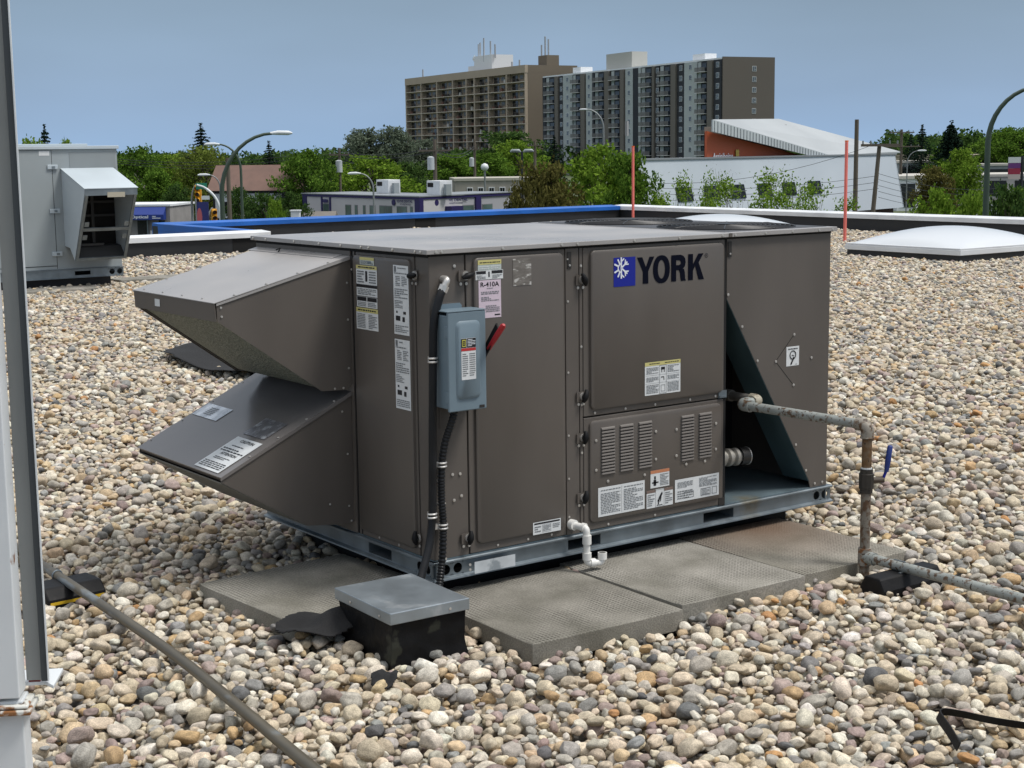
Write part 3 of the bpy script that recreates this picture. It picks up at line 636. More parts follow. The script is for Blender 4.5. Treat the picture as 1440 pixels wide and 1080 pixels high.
# latches: folded bracket, washer, black turn knob
def latch(x, z, F, tilt):
    P = F
    b = MB(); b.loft([P.p(x-.030, z-.022, .0035), P.p(x+.012, z-.022, .0035), P.p(x+.012, z+.02, .0035), P.p(x-.030, z+.02, .0035)], [P.p(x-.030, z-.022, .007), P.p(x+.012, z-.022, .007), P.p(x+.012, z+.02, .007), P.p(x-.030, z+.02, .007)])
    b.loft([P.p(x-.034, z+.018, .004), P.p(x-.029, z+.018, .004), P.p(x-.029, z-.02, .004), P.p(x-.034, z-.02, .004)], [P.p(x-.034, z+.018, .012), P.p(x-.029, z+.018, .012), P.p(x-.029, z-.02, .012), P.p(x-.034, z-.02, .012)])
    o = b.build('latch', brown, unit)
    k = MB(); k.cyl(P.p(x, z, .007), P.p(x, z, .014), .0165, 18); k.build('washer', screw_m, o, smooth=.6)
    k = MB(); a = math.radians(tilt); du, dv = math.cos(a), math.sin(a)
    k.tube([P.p(x - du*.024, z - dv*.024, .020), P.p(x - du*.012, z - dv*.012, .024), P.p(x, z, .026), P.p(x + du*.016, z + dv*.016, .024), P.p(x + du*.030, z + dv*.030, .020)], [.006, .0105, .013, .0105, .006], 10)
    k.cyl(P.p(x, z, .013), P.p(x, z, .022), .011, 12); k.build('knob', black, o, smooth=.9)
    for s_ in (-.022, .004):
        q = P.p(x + s_, z - .031, .004); screw(q.x, q.y, q.z, 'F' if F is FR else 'L', .95, o)
latch(.163, 1.183, FR, 15); latch(.156, .153, FR, 80)
for z_, tl in ((1.133, 110), (.655, 70), (.483, 85), (.232, 78)): latch(.735, z_, FR, tl)
latch(UW - .085, 1.188, FL, 188); latch(UW - .098, .157, FL, 95)
# hinge pins
def hinge(x, z, F):
    b = MB(); b.loft([F.p(x-.008, z-.034, .0), F.p(x+.012, z-.034, .0), F.p(x+.012, z+.034, .0), F.p(x-.008, z+.034, .0)], [F.p(x-.008, z-.034, .006), F.p(x+.012, z-.034, .006), F.p(x+.012, z+.034, .006), F.p(x-.008, z+.034, .006)])
    b.build('hinge', pbr('dark_brown_steel', (.035, .032, .03), .5, .3), unit)
    q = F.p(x + .003, z - .02, .006); screw(q.x, q.y, q.z, 'F' if F is FR else 'L', .7)
for x_, z_ in ((.668, 1.215), (1.558, 1.218)): hinge(x_, z_, FR)
hinge(UW - .565, 1.205, FL)
MB().box(1.497, 1.545, -.008, -.002, .567, .600).box(1.50, 1.54, -.012, -.008, .57, .578).build('hinge', galv, unit)
MB().box(1.505, 1.541, -.006, -.0025, R0 + .004, .118).build('hinge', pbr('dark_brown_steel', (.035, .032, .03), .5, .3), unit)
# dark gaps between doors
MB().box(1.5315, 1.545, -.001, .02, R0, 1.266).build('gap_strip', dark, unit)

# small cover plate behind the switch
MB().box(.035, .125, -.0045, -.001, .60, 1.085).build('cover_plate', brown, unit, bevel=.001)

# ---- hoods on the left end
def hood_upper():
    t = MB(); yn, yf = .585, 1.365; z0, zf, xf = 1.239, 1.087, -.612
    S_ = lambda x: z0 + (z0 - zf)/(-xf)*x*1.0
    hd = MB()
    # folded top sheet
    hd.loft([(-.002, yn-.008, z0), (-.002, yf+.008, z0), (-.002, yf+.008, z0-.003), (-.002, yn-.008, z0-.003)], [(xf, yn-.008, zf), (xf, yf+.008, zf), (xf, yf+.008, zf-.003), (xf, yn-.008, zf-.003)])
    hd.loft([(-.002, yn-.008, z0-.003), (-.002, yn-.0055, z0-.003), (-.002, yn-.0055, z0-.014), (-.002, yn-.008, z0-.014)], [(xf+.01, yn-.008, zf-.003), (xf+.01, yn-.0055, zf-.003), (xf+.01, yn-.0055, zf-.012), (xf+.01, yn-.008, zf-.012)])
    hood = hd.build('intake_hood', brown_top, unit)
    MB().loft([(xf+.003, yn-.004, zf-.004), (xf+.003, yf+.004, zf-.004), (xf+.006, yf+.004, zf-.004), (xf+.006, yn-.004, zf-.004)], [(xf+.008, yn-.004, zf-.074), (xf+.008, yf+.004, zf-.074), (xf+.011, yf+.004, zf-.074), (xf+.011, yn-.004, zf-.074)]).build('front_lip', brown, hood)
    side = [(-.004, z0-.005), (xf+.012, zf-.004), (xf+.014, zf-.073), (-.150, .697), (-.035, .690), (-.004, .712)]
    for y in (yn-.003, yf+.0005): MB().prism(side, 'y', y, y+.0025).build('side_plate', brown, hood)
    # mesh filter set in the sloping mouth
    fm = bpy.data.materials.new('filter_mesh'); fm.use_nodes = True; tt = fm.node_tree; bb = tt.nodes['Principled BSDF']; bb.inputs['Roughness'].default_value = .6; bb.inputs['Metallic'].default_value = .35
    vo = tt.nodes.new('ShaderNodeTexVoronoi'); vo.inputs['Scale'].default_value = 105; tcn = tt.nodes.new('ShaderNodeTexCoord'); tt.links.new(tcn.outputs['Object'], vo.inputs['Vector'])
    c_ = tt.nodes.new('ShaderNodeValToRGB'); c_.color_ramp.elements[0].color = (.010, .012, .010, 1); c_.color_ramp.elements[1].color = (.20, .22, .18, 1); c_.color_ramp.elements[1].position = .6
    tt.links.new(vo.outputs['Distance'], c_.inputs[0]); tt.links.new(c_.outputs[0], bb.inputs['Base Color'])
    bp_ = tt.nodes.new('ShaderNodeBump'); bp_.inputs['Distance'].default_value = .006; tt.links.new(vo.outputs['Distance'], bp_.inputs['Height']); tt.links.new(bp_.outputs[0], bb.inputs['Normal'])
    a, e = Vector((xf+.02, 0, zf-.070)), Vector((-.150, 0, .703)); d = (e - a).normalized(); n_ = Vector((d.z, 0, -d.x))
    m = MB(); ns = 16
    for i in range(ns):
        for j in range(12):
            q = []
            for (ii, jj) in ((i, j), (i+1, j), (i+1, j+1), (i, j+1)):
                p = a.lerp(e, ii/ns); y = yn + .006 + (yf - yn - .012)*jj/12; p = p + n_*(-.005 + .016*math.sin(math.pi*ii/ns)**.7*math.sin(math.pi*jj/12)**.7); q.append((p.x, y, p.z))
            m.poly(q)
    me_ = m.mesh('filter_screen', 3.2, recalc=False); bmx = bmesh.new(); bmx.from_mesh(me_); bmesh.ops.remove_doubles(bmx, verts=bmx.verts, dist=1e-5); bmx.to_mesh(me_); bmx.free(); me_.shade_smooth()
    obj('filter_screen', me_, fm, hood)
    for y in (yn, yf - .014): MB().loft([a + Vector((0, y, 0)), a + Vector((0, y+.014, 0)), a + Vector((0, y+.014, 0)) - n_*.004, a + Vector((0, y, 0)) - n_*.004], [e + Vector((0, y, 0)), e + Vector((0, y+.014, 0)), e + Vector((0, y+.014, 0)) - n_*.004, e + Vector((0, y, 0)) - n_*.004]).build('filter_frame', brown, hood)
    MB().box(xf-.001+.004, xf+.004, 1.10, 1.15, zf-.052, zf-.022).build('white_tag', white_paper, hood)
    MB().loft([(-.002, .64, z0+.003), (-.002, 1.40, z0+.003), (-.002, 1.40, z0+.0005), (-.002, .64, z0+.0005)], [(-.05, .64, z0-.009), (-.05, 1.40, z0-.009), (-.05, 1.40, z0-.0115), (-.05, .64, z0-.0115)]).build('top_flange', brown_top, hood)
    MB().tube(bend([(-.045, 1.12, z0-.008), (-.035, 1.12, z0+.01), (-.065, 1.10, z0+.004)], .006), .003, 6).build('wire_tie', black, hood)
    for k in range(4): screw(-.10 - k*.14, yn+.004, z0 - (z0-zf)/.61*(.10+k*.14) + .0005, 'T', .9, hood)
    for k in range(3): screw(-.14 - k*.16, yf-.004, z0 - (z0-zf)/.61*(.14+k*.16) + .0005, 'T', .9, hood)
    for k in range(4): screw(xf+.02, yn+.14+k*.19, zf+.006, 'T', .7, hood)
    for (x, z) in ((xf+.03, zf-.02), (xf+.032, zf-.055), (-.020, 1.13), (-.020, .98), (-.022, .78), (-.05, .70), (-.09, .701)): screw(x, yn-.0035, z, 'F', .75, hood)
def hood_lower():
    yn, yf = .602, 1.405; z0, zf, xf = .680, .398, -.606
    hd = MB(); hd.loft([(-.004, yn-.010, z0), (-.004, yf+.012, z0), (-.004, yf+.012, z0-.003), (-.004, yn-.010, z0-.003)], [(xf, yn-.010, zf), (xf, yf+.012, zf), (xf, yf+.012, zf-.003), (xf, yn-.010, zf-.003)])
    hd.loft([(-.004, yn-.010, z0-.003), (-.004, yn-.0075, z0-.003), (-.004, yn-.0075, z0-.016), (-.004, yn-.010, z0-.016)], [(xf, yn-.010, zf-.003), (xf, yn-.0075, zf-.003), (xf, yn-.0075, zf-.014), (xf, yn-.010, zf-.014)])
    hood = hd.build('relief_hood', pbr('brown_enamel_sky_sheen', (.165, .153, .148), .2, 0, .05, 3), unit)  # sky sheen on the sloping sheet painted in as a lighter brown
    side = [(-.006, z0-.006), (xf+.006, zf-.006), (xf+.004, zf-.022), (-.225, .145), (-.05, .124), (-.006, .130)]
    for y in (yn-.004, yf+.002): MB().prism(side, 'y', y, y+.0025).build('side_plate', brown, hood)
    MB().loft([(xf+.004, yn, zf-.022), (xf+.004, yf, zf-.022), (xf+.004, yf, zf-.026), (xf+.004, yn, zf-.026)], [(-.225, yn, .147), (-.225, yf, .147), (-.225, yf, .143), (-.225, yn, .143)]).build('bird_screen', pbr('pale_mesh', (.18, .18, .165), .7, .2, .3, 80), hood)
    MB().loft([(xf+.003, yn, zf-.004), (xf+.003, yf, zf-.004), (xf+.006, yf, zf-.004), (xf+.006, yn, zf-.004)], [(xf+.014, yn, zf-.02), (xf+.014, yf, zf-.02), (xf+.017, yf, zf-.02), (xf+.017, yn, zf-.02)]).build('front_lip', brown, hood)
    sl_ = (z0-zf)/(-xf)
    Fh = Frame((-.004, yf, z0), (0, -1, 0), (1, 0, sl_))
    hw = math.hypot(1, sl_)
    for k in range(4): screw(-.08 - k*.13, yn+.006, z0 - sl_*(.08+k*.13) + .001, 'T', .9, hood)
    for k in range(4): screw(-.10 - k*.15, yf-.004, z0 - sl_*(.10+k*.15) + .001, 'T', .7, hood)
    for (x, z) in ((-.05, .60), (-.03, .42), (-.03, .20), (-.02, .135), (-.12, .22)): screw(x, yn-.0045, z, 'F', .7, hood)
    return hood, Fh, hw
hood_upper(); lower_hood, Fh, hw = hood_lower()
# ---- printed labels
rng_l = random.Random(5)
def sticker(name, F, u0, u1, v0, v1, paper, blocks, parent=unit, n=.0):
    """paper sheet with printed blocks; blocks in 0..1 of the sheet: (ink, kind, x0, x1, y0, y1, rows)"""
    o = quads(F, [(u0, u1, v0, v1)], n + .0008, name, paper, parent)
    X = lambda a: u0 + (u1-u0)*a
    Y = lambda a: v0 + (v1-v0)*a
    inks = {}
    for bk in blocks:
        ink, kind, x0, x1, y0, y1 = bk[:6]
        if kind == 'fill': rc = [(X(x0), X(x1), Y(y0), Y(y1))]; lv = 0
        elif kind == 'rows': rc = lines(rng_l, X(x0), X(x1), Y(y0), Y(y1), bk[6], .5); lv = 1
        elif kind == 'frame':
            w = (u1-u0)*.008; rc = [(X(x0), X(x1), Y(y0), Y(y0)+w), (X(x0), X(x1), Y(y1)-w, Y(y1)), (X(x0), X(x0)+w, Y(y0), Y(y1)), (X(x1)-w, X(x1), Y(y0), Y(y1))]; lv = 1
        inks.setdefault((ink.name, lv), (ink, []))[1].extend(rc)
    for (nm, lv), (ink, rc) in inks.items(): quads(F, rc, n + .0014 + .0005*lv, 'print', ink, o)
    return o
n_door, n_end = .0165, .0165
K, Gy, Yl, Wt = black_ink, grey_ink, yellow_ink, white_paper
FE = Frame((0, UW, 0), (0, -1, 0), (0, 0, 1)); E_ = lambda y: UW - y
def two_col(rows): return [(Gy, 'rows', .05, .47, .08, .80, rows), (Gy, 'rows', .53, .95, .08, .80, rows)]
# end door
sticker('notice_label', FE, E_(.478), E_(.368), 1.211, 1.241, pbr('greenish_label', (.50, .54, .50), .5), [(Yl, 'fill', 0, 1, .62, 1), (Gy, 'rows', .05, .95, .08, .55, 3), (blue_grey, 'fill', .55, .8, .2, .5)], n=n_end)
sticker('warning_label', FE, E_(.508), E_(.348), 1.085, 1.208, Wt, [(Yl, 'fill', 0, 1, .88, 1), (K, 'rows', .1, .9, .9, .98, 1), (Gy, 'rows', .05, .38, .42, .84, 5), (Gy, 'rows', .62, .95, .42, .84, 5), (K, 'fill', .44, .54, .48, .82), (K, 'fill', .0, 1, .28, .38), (Gy, 'rows', .05, .95, .04, .25, 4)], n=n_end)
sticker('warning_label', FE, E_(.508), E_(.350), 1.040, 1.082, Wt, [(K, 'fill', .02, .48, .6, .98), (K, 'fill', .52, .98, .6, .98), (Gy, 'rows', .05, .46, .08, .52, 3), (Gy, 'rows', .54, .95, .08, .52, 3)], n=n_end)
sticker('caution_label', FE, E_(.515), E_(.346), .950, 1.037, Wt, [(Yl, 'fill', 0, 1, .80, 1), (K, 'rows', .08, .92, .84, .96, 1), (Gy, 'rows', .05, .42, .06, .74, 9), (Gy, 'rows', .56, .95, .06, .74, 9)], n=n_end)
for (za, zb) in ((.953, 1.222), (.660, .934)):
    sticker('data_plate', FE, E_(.226), E_(.117), za, zb, Wt, [(Gy, 'fill', .06, .20, .90, .985), (Gy, 'rows', .3, .85, .945, .975, 1), (Gy, 'rows', .06, .94, .87, .90, 1), (Gy, 'rows', .15, .45, .70, .85, 6), (Gy, 'rows', .55, .9, .70, .85, 6), (Gy, 'rows', .06, .94, .52, .67, 5), (Gy, 'rows', .06, .6, .38, .50, 5), (K, 'fill', .12, .42, .20, .27), (K, 'fill', .56, .72, .19, .26), (K, 'fill', .62, .80, .30, .34), (K, 'fill', .15, .25, .31, .34), (Gy, 'rows', .06, .94, .03, .14, 4)], n=n_end)
# access door
sticker('caution_label', FR, .214, .325, 1.199, 1.239, pbr('faded_label', (.46, .52, .50), .5), [(Yl, 'fill', 0, 1, .55, 1), (K, 'rows', .06, .94, .66, .84, 1), (Wt, 'rows', .05, .45, .08, .45, 2), (Wt, 'rows', .55, .95, .08, .45, 2)], n=n_door)
sticker('notice_label', FR, .203, .333, 1.1635, 1.1985, Wt, [(K, 'fill', .02, .37, .62, .95), (K, 'fill', .58, .98, .62, .95), (K, 'fill', .46, .51, .25, .85), (Gy, 'rows', .04, .36, .06, .52, 3), (Gy, 'rows', .6, .96, .06, .52, 3)], n=n_door)
r4 = sticker('refrigerant_label', FR, .216, .322, 1.014, 1.161, pink_paper, [(Gy, 'rows', .36, .64, .765, .80, 1), (Gy, 'rows', .10, .90, .62, .71, 2), (Gy, 'rows', .10, .90, .44, .57, 3), (Gy, 'rows', .30, .92, .15, .34, 4), (K, 'fill', .70, .95, .055, .09)], n=n_door)
lettering(FR, 'R-410A', .269, 1.1445, n_door + .0016, black_ink, r4, width=.088, height=.0185, bold=.018)
tape = sticker('clear_tape', FR, .381, .470, 1.130, 1.236, pbr('clear_tape', (.165, .152, .14), .15, 0, .2, 40, spots=[((.5, .49, .47), 26, .56, .66)], spec=.8, stretch=(1, 1, 2.5)), [], n=n_door)
sticker('notice_label', FR, .466, .608, .116, .167, Wt, [(K, 'fill', .04, .96, .80, .93), (Gy, 'rows', .05, .28, .15, .7, 3), (Gy, 'frame', .33, .64, .12, .72), (Gy, 'rows', .36, .62, .2, .66, 4), (Gy, 'rows', .70, .96, .3, .7, 3)], n=n_door)
# control door
bd = quads(FR, [(.892, 1.009, 1.0945, 1.2145)], n_door + .0008, 'badge', blue_ink, unit)
fl = MB(); c0 = (.892 + .117*.345, 1.2145 - .12*.365); Rr = .0425
def bar(b, F, x0, z0, x1, z1, w, n):
    d = Vector((x1-x0, z1-z0)); d.normalize(); s = Vector((-d.y, d.x))*w/2
    b.poly([F.p(x0 - s.x, z0 - s.y, n), F.p(x1 - s.x, z1 - s.y, n), F.p(x1 + s.x, z1 + s.y, n), F.p(x0 + s.x, z0 + s.y, n)])
nb = n_door + .0016
bar(fl, FR, c0[0], c0[1] - Rr*1.03, c0[0], c0[1] + Rr*1.03, .0075, nb)
for sg in (1, -1):
    bar(fl, FR, c0[0], c0[1] + sg*Rr*.62, c0[0] + Rr*.36, c0[1] + sg*Rr*.92, .0055, nb + .0002)
    a = math.radians(38)*sg; ex, ez = c0[0] + math.cos(a)*Rr*.95, c0[1] + math.sin(a)*Rr*.95; bar(fl, FR, c0[0], c0[1], ex, ez, .007, nb + .0004)
    mx_, mz_ = c0[0] + math.cos(a)*Rr*.55, c0[1] + math.sin(a)*Rr*.55
    bar(fl, FR, mx_, mz_, mx_ + Rr*.48, mz_ + sg*.0, .0055, nb + .0006); bar(fl, FR, mx_, mz_, mx_ + Rr*.08, mz_ + sg*Rr*.46, .0055, nb + .0008)
for a in (118, 155, 205, 242):
    a = math.radians(a); x1_ = max(.8935, c0[0] + math.cos(a)*Rr*.98); bar(fl, FR, c0[0] + math.cos(a)*Rr*.48, c0[1] + math.sin(a)*Rr*.48, x1_, c0[1] + math.sin(a)*Rr*.98, .0072, nb + .0010)
for k in range(8):
    a, e = math.radians(90 + k*22.5), math.radians(90 + (k+1)*22.5); bar(fl, FR, c0[0] + math.cos(a)*Rr*.42, c0[1] + math.sin(a)*Rr*.42, c0[0] + math.cos(e)*Rr*.42, c0[1] + math.sin(e)*Rr*.42, .0065, nb + .0012)
fl.build('snowflake_mark', white_ink, bd, recalc=False)
def letters():
    z0, z1 = 1.0985, 1.2095; H = z1 - z0
    def P(b, x0, x1, pts): b.poly([FR.p(x0 + (x1-x0)*a, z0 + H*c, n_door + .001) for a, c in pts])
    Y = MB(); P(Y, 1.018, 1.113, [(.33, 0), (.655, 0), (.645, .46), (1.0, 1.0), (.715, 1.0), (.51, .62), (.30, 1.0), (0, 1.0), (.34, .46)])
    Y.build('letter', navy_ink, unit, recalc=False)
    O = MB(); k = 28; A_ = []; B_ = []
    for i in range(k):
        a = 2*math.pi*i/k; c, s = math.cos(a), math.sin(a); e = 1.0
        A_.append((.5 + .5*abs(c)**.86*math.copysign(1, c), .5 + .53*abs(s)**.92*math.copysign(1, s))); B_.append((.5 + .215*c, .5 + .355*s))
    for i in range(k):
        j = (i+1) % k; P(O, 1.106, 1.200, [A_[i], A_[j], B_[j], B_[i]])
    O.build('letter', navy_ink, unit, recalc=False)
    Rl = MB(); P(Rl, 1.208, 1.292, [(0, 0), (.33, 0), (.33, 1), (0, 1)])
    outr = [(.33, 1.0), (.62, 1.0), (.82, .95), (.94, .84), (.97, .70), (.92, .55), (.78, .46), (.66, .43), (.33, .42)]; inn = [(.33, .80), (.50, .80), (.58, .785), (.635, .75), (.65, .70), (.63, .65), (.57, .62), (.5, .61), (.33, .61)]
    for i in range(8): P(Rl, 1.208, 1.292, [outr[i], outr[i+1], inn[i+1], inn[i]])
    P(Rl, 1.208, 1.292, [(.50, .44), (.70, .44), (.86, .46), (.92, .30), (.94, .08), (1.0, 0), (.67, 0), (.62, .10), (.60, .30)])
    Rl.build('letter', navy_ink, unit, recalc=False)
    Kl = MB(); P(Kl, 1.304, 1.396, [(0, 0), (.30, 0), (.30, 1), (0, 1)]); P(Kl, 1.304, 1.396, [(.30, .36), (.44, .54), (.66, 0), (1.0, 0), (.655, .66), (.955, 1.0), (.63, 1.0), (.30, .60)])
    Kl.build('letter', navy_ink, unit, recalc=False)
    rm = MB()
    for i in range(16):
        a, e = 2*math.pi*i/16, 2*math.pi*(i+1)/16
        rm.poly([FR.p(1.409 + r_*math.cos(q), 1.199 + r_*math.sin(q), n_door + .001) for r_, q in ((.0098, a), (.0098, e), (.0082, e), (.0082, a))])
    ro = rm.build('registered_mark', navy_ink, unit, recalc=False)
    lettering(FR, 'R', 1.409, 1.199, n_door + .001, navy_ink, ro, width=.007, height=.0095, bold=.01)
letters()
sticker('warning_label', FR, 1.061, 1.262, .624, .765, Wt, [(Yl, 'fill', 0, 1, .885, 1), (K, 'rows', .12, .42, .92, .97, 1), (K, 'rows', .55, .95, .92, .97, 1), (Gy, 'frame', .405, .60, .02, .88), (Gy, 'rows', .04, .38, .64, .84, 5), (Gy, 'rows', .63, .96, .64, .86, 5), (Gy, 'rows', .04, .38, .40, .55, 4), (Gy, 'rows', .63, .96, .42, .56, 4), (Gy, 'rows', .04, .38, .05, .32, 6), (Gy, 'rows', .63, .96, .05, .34, 7), (Gy, 'fill', .02, .98, .592, .598), (Gy, 'fill', .02, .98, .352, .358), (K, 'fill', .45, .56, .74, .82), (K, 'fill', .46, .48, .66, .74), (K, 'fill', .53, .55, .66, .74), (K, 'fill', .45, .53, .50, .53), (K, 'fill', .52, .54, .42, .52), (Gy, 'frame', .45, .56, .08, .28)], n=n_door)
n_l = .0135
sticker('instruction_label', FR, .808, 1.063, .138, .2625, Wt, [(Gy, 'rows', .05, .47, .86, .92, 1), (Gy, 'rows', .54, .96, .86, .92, 1), (Gy, 'rows', .05, .47, .08, .80, 13), (Gy, 'rows', .54, .96, .08, .82, 13), (Gy, 'fill', .498, .503, .05, .95)], n=n_l)
sticker('warning_label', FR, 1.096, 1.203, .220, .2965, Wt, [(pbr('orange_ink', (.50, .20, .10), .5), 'fill', 0, 1, .82, 1), (K, 'fill', .16, .30, .12, .46), (K, 'fill', .19, .28, .48, .66), (K, 'fill', .08, .42, .26, .34), (Gy, 'rows', .5, .95, .08, .76, 8)], n=n_l)
wl = sticker('warning_label', FR, 1.074, 1.224, .134, .2125, Wt, [(pbr('brown_ink', (.18, .13, .11), .5), 'fill', 0, .34, .84, 1), (pbr('brown_ink', (.18, .13, .11), .5), 'fill', .66, 1, .84, 1), (Gy, 'rows', .03, .30, .1, .78, 6), (Gy, 'rows', .70, .97, .1, .78, 6), (Gy, 'frame', .335, .665, .02, .98), (K, 'fill', .38, .60, .08, .12)], n=n_l)
q = MB(); X = lambda a: 1.074 + .15*a; Z = lambda a: .134 + .0785*a
for pts_ in ([(.40, .34), (.46, .32), (.60, .70), (.58, .84), (.50, .66)], [(.42, .14), (.455, .14), (.48, .40), (.44, .40)], [(.50, .30), (.53, .30), (.56, .58), (.53, .56)]): q.poly([FR.p(X(a), Z(c), n_l + .0026) for a, c in pts_])
q.build('pictogram', black_ink, wl, recalc=False)
sticker('wiring_label', FR, 1.236, 1.496, .138, .2375, Wt, [(Gy, 'rows', .05, .40, .60, .88, 5), (Gy, 'rows', .05, .40, .10, .50, 4), (Gy, 'frame', .20, .42, .12, .40), (Gy, 'rows', .54, .95, .50, .92, 9), (Gy, 'frame', .58, .80, .10, .42), (Gy, 'frame', .84, .95, .10, .42), (Gy, 'rows', .60, .78, .12, .40, 5)], n=n_l)
wl = sticker('warning_label', FR, 1.921, 2.003, .669, .758, Wt, [(K, 'rows', .12, .9, .82, .93, 1), (Gy, 'rows', .7, .95, .04, .1, 1)], n=.002)
q = MB(); X = lambda a: 1.921 + .082*a; Z = lambda a: .669 + .089*a
for i in range(14):
    a, e = 2*math.pi*i/14, 2*math.pi*(i+1)/14; q.poly([FR.p(X(.5 + r_*math.cos(t_)), Z(.56 + r_*.92*math.sin(t_)), .0045) for r_, t_ in ((.26, a), (.26, e), (.20, e), (.20, a))])
for pts_ in ([(.30, .10), (.40, .06), (.58, .34), (.52, .42)], [(.52, .34), (.62, .40), (.60, .48), (.50, .44)], [(.40, .54), (.60, .50), (.60, .54), (.40, .58)]): q.poly([FR.p(X(a), Z(c), .0045) for a, c in pts_])
q.build('pictogram', black_ink, wl, recalc=False)
# lower hood labels (on the sloping sheet)
sl2 = lambda x: (x + .004)*hw        # along the slope from the back edge
U_ = lambda y: 1.405 - y
cl = sticker('caution_label', Fh, U_(.862), U_(.640), sl2(-.594), sl2(-.394), Wt, [(K, 'rows', .22, .86, .72, .765, 1), (K, 'rows', .06, .94, .54, .67, 2), (K, 'rows', .2, .8, .31, .39, 2), (K, 'rows', .06, .94, .05, .24, 4)], parent=lower_hood, n=.0008)
lettering(Fh, 'CAUTION', U_(.738), sl2(-.413), .0032, black_ink, cl, width=.115, height=.017, bold=.02); lettering(Fh, 'ATTENTION', U_(.742), sl2(-.497), .0032, black_ink, cl, width=.135, height=.016, bold=.02)
foil = pbr('silver_label', (.50, .53, .57), .3, .5, .15, 30, spots=[((.75, .78, .82), 14, .52, .62)])
f1 = sticker('silver_label', Fh, U_(1.40), U_(1.16), sl2(-.352), sl2(-.268), foil, [(Gy, 'rows', .3, .62, .2, .8, 5)], parent=lower_hood, n=.0008)
sticker('silver_label', Fh, U_(.862), U_(.672), sl2(-.372), sl2(-.262), pbr('worn_foil', (.22, .22, .24), .25, .4, .3, 26, spots=[((.5, .52, .55), 30, .54, .62)]), [], parent=lower_hood, n=.0008)
# corrugated flue in the open bay
fp = Vector((1.46, .17, .262)); fd = Vector((1, -.12, -.03)).normalized(); b = MB(); path = []; rad = []
for i in range(40): path.append(fp + fd*(i*.0078)); rad.append(.041 if i % 5 < 3 else .029)
b.tube(path, rad, 20); fo = b.build('flue_hose', pbr('hose_aluminium', (.34, .32, .285), .5, .3, .15, 20), unit, smooth=.9)
e = path[-1]; k = MB(); k.tube([e, e + fd*.045], .040, 20, caps=False); k.build('flue_collar', pbr('dark_brown_steel', (.035, .032, .03), .5, .3), fo, smooth=.9)
k = MB(); k.ring(e + fd*.045, fd, .040, .0025, 24, 6); a_ = fd.orthogonal().normalized(); b_ = fd.cross(a_)
for i in range(-4, 5):
    h_ = math.sqrt(max(0, .040**2 - (i*.0085)**2)); c_ = e + fd*.045; k.cyl(c_ + a_*(i*.0085) - b_*h_, c_ + a_*(i*.0085) + b_*h_, .0011, 5); k.cyl(c_ + b_*(i*.0085) - a_*h_, c_ + b_*(i*.0085) + a_*h_, .0011, 5)
k.build('flue_mesh', screw_m, fo)

# white drain pipe
dp = thing('drain_pipe', 'short white plastic trap pipe sticking out of the brown unit above the pavers', 'drain pipe', (.70, -.05, -.07))
def loc_(pts, o): return [Vector(p) - Vector(o) for p in pts]
O_ = (.70, -.05, -.07); z1_ = .128
MB().tube(loc_(bend([(.672, .02, z1_), (.672, -.085, z1_), (.695, -.10, -.006), (.728, -.125, -.034), (.745, -.135, -.034)], .02), O_), .0145, 14, caps=False)
k = MB(); path = bend([(.668, .02, z1_), (.688, -.085, z1_ - .004), (.688, -.087, -.022), (.752, -.105, -.026), (.754, -.106, .012)], .016, 7); k.tube(loc_(path, O_), .0145, 14, caps=False); k.build('pipe', pale_plastic, dp, smooth=.9)
for (p, q_, r_) in (((.670, -.004, z1_), (.673, -.028, z1_), .022), ((.6835, -.064, z1_-.003), (.687, -.078, z1_-.003), .0185), ((.688, -.087, .095), (.688, -.087, .058), .0188), ((.688, -.087, .022), (.688, -.087, -.008), .0188), ((.702, -.091, -.023), (.722, -.0965, -.024), .0188), ((.754, -.106, -.012), (.754, -.106, .016), .0190)):
    MB().tube(loc_([p, q_], O_), r_, 16, caps=True).build('coupling', pale_plastic, dp, smooth=.6)
MB().tube(loc_([(.754, -.106, .0161), (.754, -.106, .0166)], O_), .0145, 14).build('bore', pbr('pvc_bore', (.10, .10, .095), .8), dp)
# ------------------------------------------------------------------ disconnect switch and conduits
ds = thing('disconnect_switch', 'blue grey electrical disconnect box with red lever on the brown unit corner', 'switch box', (.09, -.002, .68))
def ld(b, name, mat, parent=ds, **k):
    b.v = [(x - .09, y + .002, z - .68) for x, y, z in b.v]; return b.build(name, mat, parent, **k)
bx0, bx1, bz0, bz1, yd = .012, .178, .690, 1.046, -.098
ld(MB().box(bx0, bx1, yd, -.006, bz0, bz1), 'enclosure', blue_grey, bevel=.004)
cov = ld(MB().box(bx0 - .003, bx1 + .004, yd - .012, yd - .0005, bz0 - .010, bz1 + .012), 'cover', blue_grey, bevel=.004)
b = MB()
def rrz(x0, x1, z0, z1, r, y, tw=0):
    o = []
    for (cx, cz, a0) in ((x1-r, z0+r, -90), (x1-r, z1-r, 0), (x0+r, z1-r, 90), (x0+r, z0+r, 180)):
        for k in range(5):
            a = math.radians(a0 + 22.5*k); o.append((cx + r*math.cos(a), y, cz + r*math.sin(a)))
    return o
A_, B_ = rrz(bx0+.03, bx1-.022, bz0+.035, bz1-.022, .022, yd-.0115), rrz(bx0+.038, bx1-.03, bz0+.042, bz1-.034, .018, yd-.020)
b.loft(A_, B_); ld(b, 'cover_emboss', blue_grey, cov, smooth=.9)
ld(MB().box(bx0-.004, bx1+.005, yd-.0135, -.012, bz1+.0125, bz1+.0165), 'drip_lip', blue_grey, bevel=.001)
b = MB(); b.tube([(.10, -.004, bz1+.028), (.10, -.010, bz1+.028)], .0, 4) if False else None
